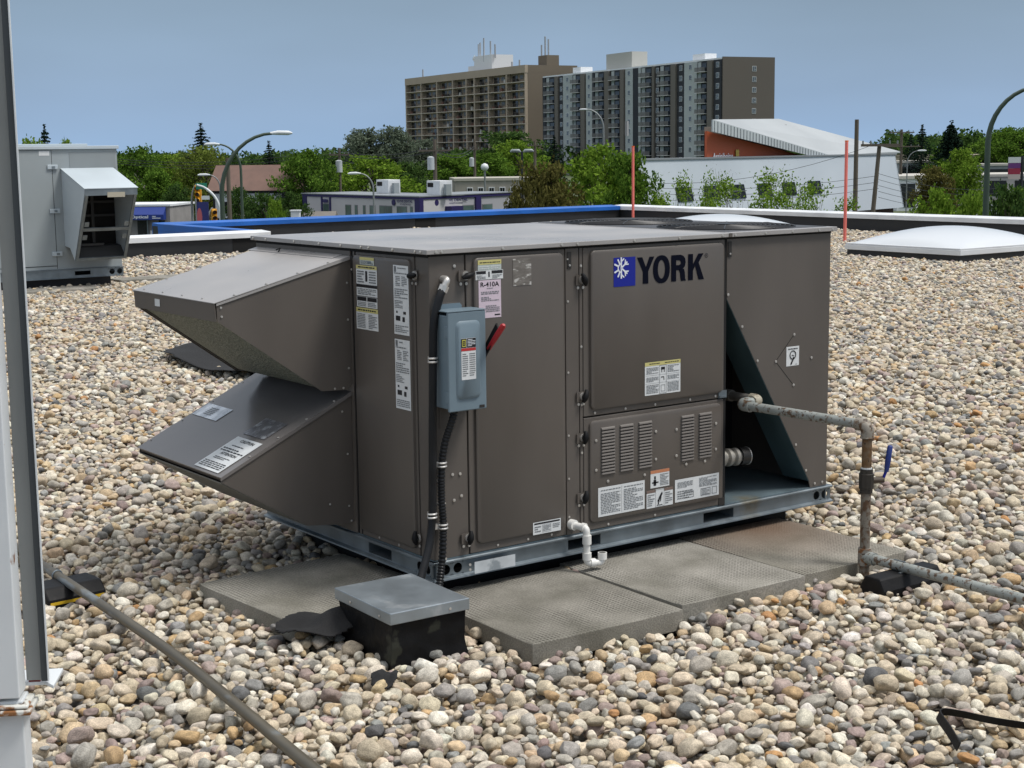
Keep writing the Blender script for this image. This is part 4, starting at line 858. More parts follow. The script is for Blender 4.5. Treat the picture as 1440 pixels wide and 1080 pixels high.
ld(MB().prism(rr2 := [(.045, bz1+.01), (.14, bz1+.01), (.14, bz1+.026), (.132, bz1+.035), (.053, bz1+.035), (.045, bz1+.026)], 'y', -.012, -.006), 'mounting_tab', blue_grey)
for z_ in (.735, .985): ld(MB().box(bx0-.004, bx0+.003, yd-.008, yd+.012, z_-.022, z_+.022), 'hinge', blue_grey, bevel=.002)
ld(MB().box(bx1-.030, bx1-.008, yd-.0145, yd-.011, bz0-.004, bz0+.006), 'hasp', pbr('dark_brown_steel', (.035, .032, .03), .5, .3))
# side hub, lever and red grip
ld(MB().cyl((bx1-.001, yd+.045, .885), (bx1+.022, yd+.045, .885), .034, 20), 'lever_hub', pbr('dark_blue_plastic', (.03, .04, .055), .4), smooth=.7)
lev = ld(MB().prism([(yd+.060, .878), (yd+.028, .868), (yd-.070, .978), (yd-.052, 1.010)], 'x', bx1+.0225, bx1+.031), 'lever', black, bevel=.002)
b = MB(); b.tube([(bx1+.030, yd+.008, .905), (bx1+.030, yd-.045, .958), (bx1+.030, yd-.088, 1.000), (bx1+.030, yd-.094, 1.006)], [.009, .0115, .0115, .006], 12); ld(b, 'grip', red_plastic, lev, smooth=.9)
FD = Frame((-.09, .002, -.68), (1, 0, 0), (0, 0, 1)); nD = -yd + .0206
o = quads(FD, [(.062, .128, .800, .958)], nD + .0004, 'rating_label', white_paper, ds)
quads(FD, [(.062, .086, .922, .957)], nD + .0010, 'emblem_ground', black_ink, o); quads(FD, [(.088, .128, .922, .957)], nD + .0010, 'print', black_ink, o)
quads(FD, [(.0655, .0825, .926, .953)], nD + .0015, 'emblem', pbr('emblem_yellow', (.48, .44, .08), .5), o); quads(FD, [(.0685, .0795, .9305, .9485)], nD + .0020, 'emblem_inner', black_ink, o)
lettering(FD, 'D', .074, .9395, nD + .0025, pbr('emblem_yellow', (.48, .44, .08), .5), o, width=.006, height=.011, bold=.02)
quads(FD, lines(rng_l, .091, .126, .926, .955, 5, .45), nD + .0015, 'print', white_ink, o)
quads(FD, [(.062, .128, .9095, .9205)], nD + .0010, 'danger_band', red_ink, o); quads(FD, lines(rng_l, .066, .092, .812, .902, 11, .5) + lines(rng_l, .098, .125, .812, .902, 11, .5), nD + .0010, 'print', grey_ink, o)

cond_m = pbr('black_conduit', (.009, .0095, .011), .4, 0, .2, 15, spec=.3)
def conduit(label, pts, r, corr=False, n=10):
    path = smooth_path(pts, n); c = thing('conduit', label, 'conduit', pts[-1]); O = Vector(pts[-1])
    if corr:
        P = []; R = []; acc = 0
        fine = []
        for a, e in zip(path[:-1], path[1:]):
            m = max(1, int((e - a).length/.0028))
            for i in range(m): fine.append(a.lerp(e, i/m))
        fine.append(path[-1])
        for i, p in enumerate(fine): P.append(p - O); R.append(r if i % 4 < 2 else r*.82)
        MB().tube(P, R, 12).build('sleeve', cond_m, c, smooth=1.2)
    else: MB().tube([p - O for p in path], r, 14).build('sleeve', cond_m, c, smooth=1.2)
    return c, O
c1_, O1 = conduit('smooth black conduit curving from the silver elbow down past the switch box', [(.045, -.028, 1.145), (.022, -.036, 1.105), (-.004, -.036, 1.02), (-.010, -.034, .90), (-.016, -.032, .65), (-.022, -.032, .40), (-.028, -.033, .27), (-.050, -.045, .17), (-.105, -.075, .07), (-.165, -.11, -.02), (-.19, -.13, -.06)], .0155)
def at1(b, name, mat, par, O, **k):
    b.v = [tuple(Vector(q) - O) for q in b.v]; return b.build(name, mat, par, **k)
at1(MB().tube(bend([(.062, .0, 1.176), (.062, -.034, 1.176), (.044, -.030, 1.140)], .014, 6), .0135, 14), 'elbow_fitting', screw_m, c1_, O1, smooth=.9)
at1(MB().tube([(.050, -.031, 1.153), (.040, -.029, 1.131)], .0195, 8), 'gland_nut', screw_m, c1_, O1)
for z_, x_ in ((.875, -.0105), (.275, -.0275)):
    for k in (-.007, .007): at1(MB().ring((x_, -.033, z_ + k), (0, .05, 1), .0165, .0042, 20, 6), 'clamp', screw_m, c1_, O1, smooth=1)
    at1(MB().box(x_-.004, x_+.02, -.020, -.004, z_-.011, z_+.011), 'clamp_foot', screw_m, c1_, O1)
c2_, O2 = conduit('ribbed black conduit hanging from under the blue grey switch box', [(.078, -.05, .695), (.066, -.045, .64), (.040, -.034, .56), (.026, -.030, .49), (.021, -.028, .42), (.020, -.028, .33), (.024, -.030, .235), (.018, -.034, .15), (.006, -.040, .07), (-.03, -.07, -.01), (-.10, -.13, -.06), (-.175, -.19, -.08)], .0155, True)
for z_, x_ in ((.468, .0235), (.225, .0235)):
    for k in (-.007, .007): at1(MB().ring((x_, -.030, z_ + k), (0, 0, 1), .0165, .0042, 20, 6), 'clamp', screw_m, c2_, O2, smooth=1)
    at1(MB().box(x_-.034, x_-.012, -.026, -.002, z_-.010, z_+.010), 'clamp_foot', screw_m, c2_, O2)

# ------------------------------------------------------------------ capped roof curb box
cb = thing('roof_curb', 'low black membrane roof curb box under a square galvanised cap', 'roof curb', (-.325, -.275, DECK), -.03)
def soft_box(x0, x1, y0, y1, z0, z1, cuts, amp, flare=0, seed=0):
    bm = bmesh.new(); bmesh.ops.create_cube(bm, size=1); bmesh.ops.subdivide_edges(bm, edges=bm.edges, cuts=cuts, use_grid_fill=True)
    for v in bm.verts:
        f = 1 + flare*max(0, -v.co.z)**2*4
        p = Vector((x0 + (v.co.x*f + .5)*(x1-x0), y0 + (v.co.y*f + .5)*(y1-y0), z0 + (v.co.z + .5)*(z1-z0)))
        p += Vector([noise.noise(p*18 + Vector((seed + k*9.1, 0, 0)))*amp for k in range(3)]); v.co = p
    me = bpy.data.meshes.new('soft'); bm.to_mesh(me); bm.free(); me.shade_smooth(); me.set_sharp_from_angle(angle=.7); return me
obj('curb_body', soft_box(-.152, .152, -.190, .190, .0, .222, 18, .006, .12), pbr('torched_membrane', (.005, .005, .0055), .5, 0, .4, 8, bump=.35, bscale=25, spots=[((.030, .031, .024), 9, .62, .66)], spec=.2), cb)
cz = .212
cp = MB().box(-.163, .163, -.204, .204, cz, cz + .043).build('cap', galv_cap, cb, bevel=.003)
for x_, y_, f_ in ((-.02+.1, -.2045, 'F'), (-.1635, .08, 'L'), (-.1635, -.13, 'L')): screw(x_, y_, cz + .018, f_, .8, cb)
fab = pbr('black_felt', (.011, .011, .012), .95, 0, .3, 30, bump=.3, bscale=200)
def scrap(label, loc, w, l, rz, bumpf, th=.004, seed=0):
    bm = bmesh.new(); bmesh.ops.create_grid(bm, x_segments=28, y_segments=22, size=.5)
    kill = [v for v in bm.verts if (v.co.x*2)**2*1.0 + (v.co.y*2)**2 > 1.25 + .35*noise.noise(Vector((v.co.x*4, v.co.y*4, seed)))]
    bmesh.ops.delete(bm, geom=kill, context='VERTS')
    for v in bm.verts:
        x, y = v.co.x, v.co.y; z = bumpf(x, y) + .008*noise.noise(Vector((x*5, y*5, seed + 3))); v.co = (x*w, y*l, z)
    me = bpy.data.meshes.new('felt_scrap'); bm.to_mesh(me); bm.free(); me.shade_smooth()
    o = obj('felt_scrap', me, fab); o.location = loc; o.rotation_euler = (0, 0, rz); s_ = o.modifiers.new('thick', 'SOLIDIFY'); s_.thickness = th
    return tag(o, label, 'fabric scrap')
scrap('crumpled black felt scrap draped over pebbles beside the capped roof curb', (-.545, -.045, -.085), .30, .24, -.5, lambda x, y: (.035 + .045*math.exp(-((x-.30)**2 + (y-.05)**2)*10) + .016*math.sin(x*7)*math.cos(y*6)), seed=2)
scrap('small black felt scrap half buried in pebbles in front of the capped roof curb', (-.605, -.61, -.082), .16, .09, .95, lambda x, y: .012*math.cos(x*5) + .005*math.sin(y*9), seed=7)
scrap('large black felt sheet lying on gravel seen between the two hoods', (2.50, 7.0, -.075), .75, 1.9, -.05, lambda x, y: .03 + .05*math.exp(-(x-.1)**2*30) + .02*math.sin(y*8), seed=11)
# black strap on the gravel
st = MB(); pth = smooth_path([(.395, -2.17, -.098), (.45, -2.09, -.085), (.505, -2.012, -.080), (.532, -1.990, -.079), (.560, -1.992, -.079), (.592, -2.035, -.082), (.64, -2.13, -.088), (.72, -2.30, -.086), (.83, -2.50, -.092)], 8)
pth = [p + Vector((0, 0, .018)) for p in pth]
for a, e in zip(pth[:-1], pth[1:]):
    s1 = Vector((0, 0, .016)); n_ = (e - a).cross(Vector((0, 0, 1))).normalized()*.0018
    st.loft([a - s1 - n_, a + s1*.6 + n_*6 - n_, a + s1*.6 + n_*6 + n_, a - s1 + n_], [e - s1 - n_, e + s1*.6 + n_*6 - n_, e + s1*.6 + n_*6 + n_, e - s1 + n_])
sto = st.build('strap', black, smooth=.9); bmx = bmesh.new(); bmx.from_mesh(sto.data); bmesh.ops.remove_doubles(bmx, verts=bmx.verts, dist=1e-4); bmx.to_mesh(sto.data); bmx.free()
tag(sto, 'black rubber strap bent in a hook lying on the pebbles', 'strap')

# ------------------------------------------------------------------ gas pipe
def rust_pipe(name, base, rustc, lo, hi):
    return pbr(name, base, .6, .25, .15, 12, spots=[(rustc, 42, lo, hi), ((.05, .03, .02), 70, .62, .68)], bump=.12, bscale=70)
pipe_grey = rust_pipe('weathered_grey_pipe', (.29, .31, .295), (.115, .07, .042), .54, .63)
pipe_rusty = rust_pipe('rusty_pipe', (.20, .18, .15), (.11, .062, .034), .46, .58)
gp = thing('gas_pipe', 'rusty grey gas pipe rising from the gravel with a blue handled valve', 'pipe', (1.655, -.716, DECK))
OG = Vector((1.655, -.716, DECK))
def gpart(b, name, mat, par=None, **k): return at1(b, name, mat, par or gp, OG, **k)
RX, RY = 1.655, -.716; r_ = .0205
gpart(MB().cyl((RX, RY, DECK), (RX, RY, -.055), r_, 16), 'stub', pipe_rusty, smooth=.8)
gpart(MB().tube([(RX, RY, -.060), (RX, RY, .012)], .0275, 18), 'tee', rust_pipe('tee_iron', (.26, .24, .21), (.19, .085, .03), .5, .6), smooth=.8)
gpart(MB().cyl((RX, RY, .010), (RX, RY, .255), r_, 16), 'riser', pipe_rusty, smooth=.8)
vb = gpart(MB().tube([(RX, RY, .245), (RX, RY, .262), (RX, RY, .264), (RX, RY, .325), (RX, RY, .327), (RX, RY, .345)], [.027, .027, .031, .031, .027, .027], 10), 'valve_body', pbr('dark_bronze', (.05, .045, .04), .45, .5, .2, 20), smooth=.5)
gpart(MB().cyl((RX, RY, .3455), (RX, RY, .352), .0225, 14), 'thread_tape', white_paper, vb)
gpart(MB().cyl((RX+.02, RY-.012, .297), (RX+.064, RY-.037, .297), .0125, 12), 'valve_stem', pbr('stem_rust', (.07, .05, .035), .6), vb)
gpart(MB().loft([(RX+.050, RY-.036, .286), (RX+.056, RY-.024, .286), (RX+.062, RY-.028, .286), (RX+.056, RY-.040, .286)], [(RX+.066, RY-.047, .335), (RX+.073, RY-.034, .335), (RX+.079, RY-.038, .335), (RX+.072, RY-.051, .335)]), 'handle_shank', blue_ink, vb)
gpart(MB().tube([(RX+.072, RY-.043, .330), (RX+.078, RY-.045, .375), (RX+.086, RY-.048, .435), (RX+.086, RY-.048, .440)], [.009, .012, .011, .006], 8), 'valve_handle', pbr('blue_vinyl', (.012, .03, .17), .4), vb, smooth=.9)
gpart(MB().cyl((RX, RY, .352), (RX, RY, .50), r_, 16), 'riser', rust_pipe('rusty_riser', (.17, .12, .075), (.14, .075, .03), .4, .56), smooth=.8)
EZ = .527; SX, SY = 1.588, -.055
gpart(MB().tube(bend([(RX, RY, .475), (RX, RY, EZ), (RX - .006, RY + .05, EZ)], .03, 8), .0268, 16), 'elbow', rust_pipe('elbow_iron', (.26, .235, .20), (.12, .068, .036), .50, .62), smooth=.9)
gpart(MB().ring((RX, RY, .476), (0, 0, 1), .0262, .004, 20, 6), 'elbow_bead', pipe_rusty, smooth=1)
gpart(MB().cyl((RX - .005, RY + .045, EZ), (SX + .003, SY - .04, EZ + .008), r_, 16), 'arm', pipe_grey, smooth=.8)
gpart(MB().tube(bend([(SX + .004, SY - .055, EZ + .008), (SX, SY, EZ + .01), (SX + .05, SY + .006, EZ + .011)], .028, 8), .0268, 16), 'elbow', pipe_grey, smooth=.9)
gpart(MB().cyl((SX + .04, SY + .004, EZ + .011), (SX + .10, SY + .012, EZ + .013), r_, 16), 'nipple', pipe_grey, smooth=.8)
gpart(MB().tube(bend([(SX + .075, SY + .010, EZ + .013), (SX + .120, SY + .014, EZ + .014), (SX + .122, SY + .06, EZ + .014)], .026, 8), .0268, 16), 'elbow', rust_pipe('elbow_tan', (.36, .33, .26), (.17, .09, .04), .56, .66), smooth=.9)
gpart(MB().cyl((SX + .122, SY + .05, EZ + .014), (SX + .124, .58, EZ + .016), r_, 16), 'arm', pbr('dark_pipe', (.11, .105, .095), .6, .2, .3, 18), smooth=.8)
gpart(MB().tube([(SX + .1225, .13, EZ + .0145), (SX + .1226, .18, EZ + .0145)], .0268, 16), 'coupling', pbr('dark_pipe', (.11, .105, .095), .6, .2, .3, 18), smooth=.8)
LZ = -.026
gpart(MB().tube([(RX, RY - .002, LZ), (RX - .001, RY - .055, LZ)], .0265, 16), 'tee_branch', pipe_grey, smooth=.8)
gpart(MB().cyl((RX - .001, RY - .05, LZ), (RX - .004, -3.4, LZ - .006), r_, 16), 'run', pipe_grey, smooth=.8)
def support_block(label, loc, rz, stripe=False, L_=.36, w_=.13, h_=.105):
    s = thing('pipe_support', label, 'pipe support', loc, rz)
    prof = [(-w_/2, 0), (w_/2, 0), (w_/2, h_*.55), (w_*.30, h_), (-w_*.30, h_), (-w_/2, h_*.55)]
    MB().prism(prof, 'x', -L_/2, L_/2).build('block', black, s, bevel=.008)
    if stripe: MB().box(-L_/2 + .01, L_/2 - .01, -w_/2 - .0015, -w_/2 + .001, h_*.28, h_*.42).build('stripe', pbr('yellow_stripe', (.62, .40, .02), .5), s)
    return s
sp = support_block('black rubber block under the grey gas pipe beside the riser', (1.67, -.90, -.15), 0)
MB().tube([(-.014, .028, .103), (-.014, .028, .145), (-.014, -.028, .145), (-.014, -.028, .103)], .004, 6).build('strap_clamp', galv, sp); MB().box(-.05, .03, -.032, -.024, .104, .109).build('channel', galv, sp)
lp = thing('conduit_pipe', 'long dull bronze pipe running across the pebbles past the steel post', 'pipe', (-1.10, 0, DECK))
lpp = MB(); lpp.tube(smooth_path([(.10, 3.2, .122), (.052, 1.6, .120), (.03, .9, .121), (.0, .0, .120), (-.06, -.7, .121), (-.115, -1.3, .120), (-.20, -2.6, .122)], 4), .0185, 16); lpp.build('pipe', pbr('bronze_pipe', (.125, .110, .082), .45, .35, .18, 5, spots=[((.26, .30, .33), 3.0, .56, .70)], stretch=(4, 1, 4)), lp, smooth=.9)
b = MB(); b.ring((.040, 1.22, .120), (0, 1, 0), .0195, .005, 20, 6); b.build('clamp', galv, lp, smooth=1)
sp = support_block('black rubber pipe block with yellow stripe beside the steel post', (-1.055, 1.14, -.145), math.radians(4), True, .25, .22, .085)

# ------------------------------------------------------------------ steel post at the left edge
PB = at(18, 1000, 4.05); pz = GTOP - .03
sp = thing('steel_post', 'white painted steel post with galvanised channel and rusty base bracket', 'post', (PB.x, PB.y, pz), -YAW + .10)
whp = pbr('chipped_white_paint', (.66, .69, .71), .5, 0, .05, 4, spots=[((.22, .085, .025), 11, .66, .70)])
rustw = pbr('rusty_white_paint', (.62, .62, .58), .6, 0, .1, 8, spots=[((.24, .10, .03), 16, .49, .55), ((.08, .04, .02), 22, .60, .66)])
zb = at(50, 965, 4.05).z - pz
MB().box(-.085, .028, -.01, .07, 0, zb - .03).build('footing', whp, sp, bevel=.004)
MB().box(-.09, .0235, -.02, .06, zb - .02, 3.6).build('post', whp, sp, bevel=.003)
MB().box(-.10, .052, -.035, .075, zb - .062, zb - .048).box(-.095, .045, -.03, .07, zb - .046, zb - .037).build('bracket', rustw, sp, bevel=.004)
MB().prism([(-.02, .065), (.072, .065), (.100, .030), (.100, .17), (-.02, .17)], 'z', zb - .016, zb - .006).build('base_plate', whp, sp, bevel=.002)
ch = MB().prism([(.026, .062), (.079, .062), (.079, .066), (.026, .066)], 'z', zb, 3.6).build('channel_web', pbr('dull_galvanised', (.27, .28, .275), .55, .2, .2, 5, bump=.03, bscale=12, stretch=(1, 1, .25)), sp)
MB().prism([(.066, .050), (.0825, .050), (.0825, .0615), (.066, .0615)], 'z', zb, 3.6).build('channel_flange', pbr('dark_channel', (.060, .068, .074), .5, .3), sp)
MB().box(.0828, .0858, .0465, .056, zb, 3.6).build('white_edge', whp, sp)
MB().box(.03, .06, .066, .08, zb - .006, zb + .012).build('red_shim', pbr('dark_red', (.16, .02, .02), .6), sp)

# ------------------------------------------------------------------ skylights and marker poles
dome_m = bpy.data.materials.new('skylight_acrylic'); dome_m.use_nodes = True; bb = dome_m.node_tree.nodes['Principled BSDF']
bb.inputs['Base Color'].default_value = (.60, .63, .66, 1); bb.inputs['Roughness'].default_value = .28
for k_, v_ in (('Subsurface Weight', .0), ('Coat Weight', .3)): bb.inputs[k_].default_value = v_
def skylight(label, cx, cy, w, l, apex):
    s = thing('skylight', label, 'skylight', (cx, cy, DECK), 0, 'domed skylights')
    MB().box(-w/2 + .03, w/2 - .03, -l/2 + .03, l/2 - .03, 0, .175).build('curb', membrane, s)
    alu = pbr('white_aluminium', (.70, .72, .74), .4, .1, .04, 2)
    MB().box(-w/2, w/2, -l/2, l/2, .165, .245).build('frame', alu, s, bevel=.006)
    MB().box(-w/2 + .012, w/2 - .012, -l/2 + .012, l/2 - .012, .248, .272).build('retainer', alu, s, bevel=.006)
    bm = bmesh.new(); bmesh.ops.create_grid(bm, x_segments=28, y_segments=28, size=.5)
    for v in bm.verts:
        a, c = v.co.x*2, v.co.y*2; h = max(0, (1 - a*a)*(1 - c*c))**.62; v.co = (v.co.x*(w - .10), v.co.y*(l - .10), .270 + apex*h)
    me = bpy.data.meshes.new('dome'); bm.to_mesh(me); bm.free(); me.shade_smooth(); obj('dome', me, dome_m, s)
skylight('white domed skylight whole in view beside an orange marker pole on the gravel', 17.33, 11.2, 2.45, 2.3, .265)
skylight('white domed skylight whose top shows behind the fan grilles of the brown unit', 18.4, 17.7, 2.45, 2.4, .25)
opole = pbr('orange_pole', (.74, .17, .14), .5, 0, .12, 2, bump=.02, stretch=(1, 1, .2))
def marker(label, x, y, h):
    s = thing('marker_pole', label, 'marker pole', (x, y, DECK), .3, 'orange marker poles')
    MB().box(-.030, .030, -.022, .022, .05, h).build('stake', opole, s, bevel=.006); MB().box(-.031, .031, -.023, .023, h + .001, h + .03).build('tip', pbr('bright_orange', (.72, .13, .03), .5), s)
    MB().box(-.07, .07, -.07, .07, 0, .055).build('foot', opole, s, bevel=.006)
marker('orange marker pole standing behind the skylight on the open gravel', 18.9, 14.85, 1.90)
marker('orange marker pole near the corner of blue and white coping', 21.55, 24.0, 1.86)

# ------------------------------------------------------------------ grey hooded unit
gu = thing('rooftop_unit', 'pale grey rooftop unit with open rain hood and filters behind the steel post', 'rooftop unit', (2.62, 15.45, DECK + .035))
gm_ = pbr('grey_enamel', (.30, .335, .35), .5, 0, .05, 1.5, bump=.02, bscale=3); gl_ = pbr('pale_grey_enamel', (.46, .52, .56), .4, 0, .05, 1.5)
O = lambda z: z - DECK
MB().box(.12, 2.28, .12, 2.0, -.04, O(-.02)).build('curb', membrane, gu)
b = MB(); bw = 2.41
for a, e in ((0, .55), (.70, 1.73), (1.95, 2.20)): b.box(a, e, -.012, -.004, O(-.01), O(.10))
for a, e in ((.55, .70), (1.73, 1.95)): b.box(a, e, -.012, -.004, O(-.01), O(.02)); b.box(a, e, -.012, -.004, O(.075), O(.10))
fr_ = Frame((0, -.004, 0), (1, 0, 0), (0, 0, 1))
hole_cell(b, fr_, 2.20, 2.31, O(-.01), O(.10), .038, .004, .004); hole_cell(b, fr_, 2.31, 2.42, O(-.01), O(.10), .038, .004, .004)
b.box(0, 2.42, -.03, -.002, O(-.016), O(-.0105)).box(0, 2.42, -.03, -.002, O(.1005), O(.106)); b.build('base_rail', galv, gu)
MB().box(2.41, 2.416, 0, 2.0, O(-.01), O(.10)).build('base_rail', galv, gu); MB().box(.0, 2.40, .02, 2.0, O(0), O(.02)).build('base_pan', dark, gu)
MB().box(.0, 2.41, .0, 2.0, O(.107), O(1.70)).build('cabinet', gm_, gu, bevel=.006)
MB().box(-.02, 2.43, -.03, 2.02, O(1.701), O(1.745)).build('top_panel', gl_, gu, bevel=.005); MB().box(-.02, 2.10, .25, 1.8, O(1.746), O(1.775)).build('top_cover', gl_, gu, bevel=.005)
gd = MB().box(.40, 1.495, -.008, -.001, O(.165), O(1.685)).build('door', gm_, gu, bevel=.003)
MB().box(1.497, 1.503, -.0015, .002, O(.12), O(1.69)).build('door_gap', dark, gu); MB().box(.4, 1.495, -.0015, .002, O(.155), O(.161)).build('door_gap', dark, gu)
for z_ in (1.47, .89, .32): h_ = MB().box(1.43, 1.57, -.030, -.009, O(z_-.03), O(z_+.03)).build('latch', gl_, gu, bevel=.006); MB().box(1.49, 1.53, -.038, -.031, O(z_-.012), O(z_+.012)).build('latch_key', galv, h_)
MB().box(1.33, 1.47, -.0105, -.0085, O(1.62), O(1.68)).build('white_tag', white_paper, gu)
MB().box(1.74, 2.38, -.004, .001, O(1.45), O(1.66)).build('access_panel', pbr('mid_grey_enamel', (.25, .275, .285), .5, 0, .08, 2), gu, bevel=.002)
hx0, hx1 = 1.62, 2.335; hood = MB().loft([(hx0-.01, -.002, O(1.452)), (hx1+.01, -.002, O(1.452)), (hx1+.01, -.002, O(1.444)), (hx0-.01, -.002, O(1.444))], [(hx0-.01, -.83, O(1.195)), (hx1+.01, -.83, O(1.195)), (hx1+.01, -.83, O(1.187)), (hx0-.01, -.83, O(1.187))]).build('rain_hood', gl_, gu)
for x_ in (hx0, hx1 - .004): MB().prism([(-.003, O(1.443)), (-.82, O(1.187)), (-.80, O(1.11)), (-.33, O(.245)), (-.18, O(.40)), (-.003, O(.42))], 'x', x_, x_+.004).build('side_plate', gl_, hood)
MB().box(hx0, hx1, -.823, -.817, O(1.10), O(1.186)).build('front_lip', galv, hood)
MB().box(hx0+.30, hx0+.54, -.828, -.8235, O(1.075), O(1.14)).build('tan_tag', pbr('tan_tag', (.42, .39, .31), .7), hood)
def slope(t): return Vector((0, -.80 + .47*t, O(1.11) - .865*t))
p0, p1 = slope(0), slope(1)
def barx(b, x0, x1, t0, t1, n0=.0, n1=.02):
    d = (p1 - p0).normalized(); nrm = Vector((0, d.z, -d.y)); nrm = nrm if nrm.y < 0 else -nrm
    A = [slope(t0) + nrm*n0, slope(t1) + nrm*n0, slope(t1) + nrm*n1, slope(t0) + nrm*n1]
    b.loft([Vector((x0, a.y, a.z)) for a in A], [Vector((x1, a.y, a.z)) for a in A])
b = MB()
barx(b, hx0+.006, hx0+.045, 0, 1); barx(b, hx1-.045, hx1-.006, 0, 1); barx(b, hx0+.045, hx1-.045, .50, .545); barx(b, hx0+.045, hx1-.045, .965, 1); b.build('filter_frame', galv, hood)
b = MB()
for t0 in (.40, .60):
    for x_ in (hx0+.05, hx1-.12): barx(b, x_, x_+.06, t0, t0+.07, .021, .03)
b.build('filter_clip', galv, hood)
inn = pbr('hood_interior', (.05, .05, .05), .7, .2)
b = MB()
for z_ in (.98, .80, .62): b.box(hx0+.02, hx1-.02, -.06, -.03, O(z_), O(z_+.03))
b.box(hx0+.36, hx0+.40, -.07, -.03, O(.45), O(1.3)); b.box(hx0+.04, hx0+.46, -.22, -.20, O(.42), O(.45)); b.build('inner_damper', inn, hood)
MB().box(hx0+.004, hx1-.004, -.02, -.012, O(.42), O(1.43)).build('back_plate', dark, hood); MB().prism([(-.33, O(.25)), (-.18, O(.41)), (-.012, O(.43)), (-.012, O(.42)), (-.17, O(.40)), (-.32, O(.246))], 'x', hx0+.004, hx1-.004).build('drip_pan', inn, hood)
for (x_, y_) in ((3.75, 15.1), (5.75, 16.0)):
    p_ = paver('pale paver lying in gravel below the grey rooftop unit' if x_ < 5 else 'pale paver lying in gravel off the corner of the grey rooftop unit', x_, y_, 1.5 if x_ < 5 else 1.25, .5, 0, c1, -.075); p_['group'] = 'pavers beside the grey unit'
# ------------------------------------------------------------------ trees
leaf = {
 'green': foliage('leaf_green', (.032, .078, .010), (.16, .27, .042)),
 'bright': foliage('leaf_bright', (.06, .125, .012), (.24, .36, .05)),
 'willow': foliage('leaf_willow', (.075, .11, .018), (.22, .27, .06)),
 'pale': foliage('leaf_pale', (.085, .11, .080), (.19, .23, .165)),
 'olive': foliage('leaf_olive', (.055, .055, .016), (.17, .155, .05)),
 'dark': foliage('leaf_dark', (.02, .052, .014), (.10, .165, .044)),
 'spruce': foliage('needle', (.008, .018, .012), (.028, .048, .034), .1),
 'twig': foliage('red_twig', (.09, .055, .05), (.20, .14, .12), .1)}
bark = pbr('bark', (.075, .060, .048), .9, 0, .3, 6, bump=.4, bscale=20)
def leaf_mesh(name, pts, sizes, rng, flat=0.0, squash=1.0):
    n = len(pts); v = np.zeros((n, 4, 3)); a = rng.normal(size=(n, 3)); a /= np.linalg.norm(a, axis=1, keepdims=True)
    b = rng.normal(size=(n, 3)); b[:, 2] *= 1 - flat; b -= a*(a*b).sum(1, keepdims=True); b /= np.linalg.norm(b, axis=1, keepdims=True)
    s = sizes[:, None]; asp = rng.uniform(.55, 1, (n, 1))
    v[:, 0] = pts - a*s; v[:, 1] = pts - b*s*asp*.8 + a*s*.15; v[:, 2] = pts + a*s; v[:, 3] = pts + b*s*asp*.8 + a*s*.15
    if squash != 1: v[:, :, 2] = pts[:, None, 2] + (v[:, :, 2] - pts[:, None, 2])/squash
    me = bpy.data.meshes.new(name); me.vertices.add(n*4); me.vertices.foreach_set('co', v.astype(np.float32).ravel())
    me.loops.add(n*4); me.loops.foreach_set('vertex_index', np.arange(n*4, dtype=np.int32)); me.polygons.add(n)
    me.polygons.foreach_set('loop_start', np.arange(0, n*4, 4, dtype=np.int32)); me.update(calc_edges=True); me.validate(); return me
def limb_mesh(name, segs):
    b = MB()
    for pth, rr in segs: b.tube(pth, rr, 7)
    return b.mesh(name, .9)
def proto_broad(seed, N=7500, wid=.36, base=.22, size=.021, gaps=.5, droop=0):
    """unit-height broadleaf tree: limbs grown from the trunk, leaf clumps at the limb ends"""
    rng = np.random.default_rng(seed); segs = [([(0, 0, 0), (.01, 0, base), (.015, .01, .55), (.0, .01, .80)], [.022, .017, .010, .004])]; cl = []
    nb = 34
    for i in range(nb):
        t = (i + rng.random())/nb; z = base + (.93 - base)*t**.85; ang = i*2.4 + rng.normal(0, .3)
        r = wid*math.sqrt(max(.05, 1 - ((t - .38)/.66)**2))*rng.uniform(.55, 1.08)
        e = np.array([math.cos(ang)*r, math.sin(ang)*r, z + rng.uniform(-.02, .05)]); cl.append((e, rng.uniform(.085, .15)*(1 - .3*t)))
        m = np.array([math.cos(ang)*r*.55, math.sin(ang)*r*.55, z - .03]); cl.append((m + rng.normal(0, .02, 3), rng.uniform(.07, .11)))
        segs.append(([(0, 0, max(base*.7, z - .22)), tuple(m - (0, 0, .03)), tuple(e)], [.008, .005, .002]))
    cl.append((np.array([0, 0, .93]), .09)); P = []; Sz = []
    w = np.array([c[1]**2 for c in cl]); w /= w.sum()
    for (c, R), q in zip(cl, w):
        k = int(N*q); d = rng.normal(size=(k, 3)); d /= np.linalg.norm(d, axis=1, keepdims=True); rad = R*rng.uniform(.25, 1.12, (k, 1))**.6
        lump = 1 + .35*np.sin(d[:, :1]*7 + c[0]*50)*np.sin(d[:, 1:2]*6 + c[1]*40)
        p = c + d*rad*lump*np.array([1.05, 1.05, .72]); 
        if droop: p[:, 2] -= droop*rng.random(k)*np.linalg.norm(p[:, :2], axis=1)
        P.append(p); Sz.append(size*rng.uniform(.55, 1.25, k))
    return leaf_mesh('crown', np.concatenate(P), np.concatenate(Sz), rng), limb_mesh('trunk', segs)
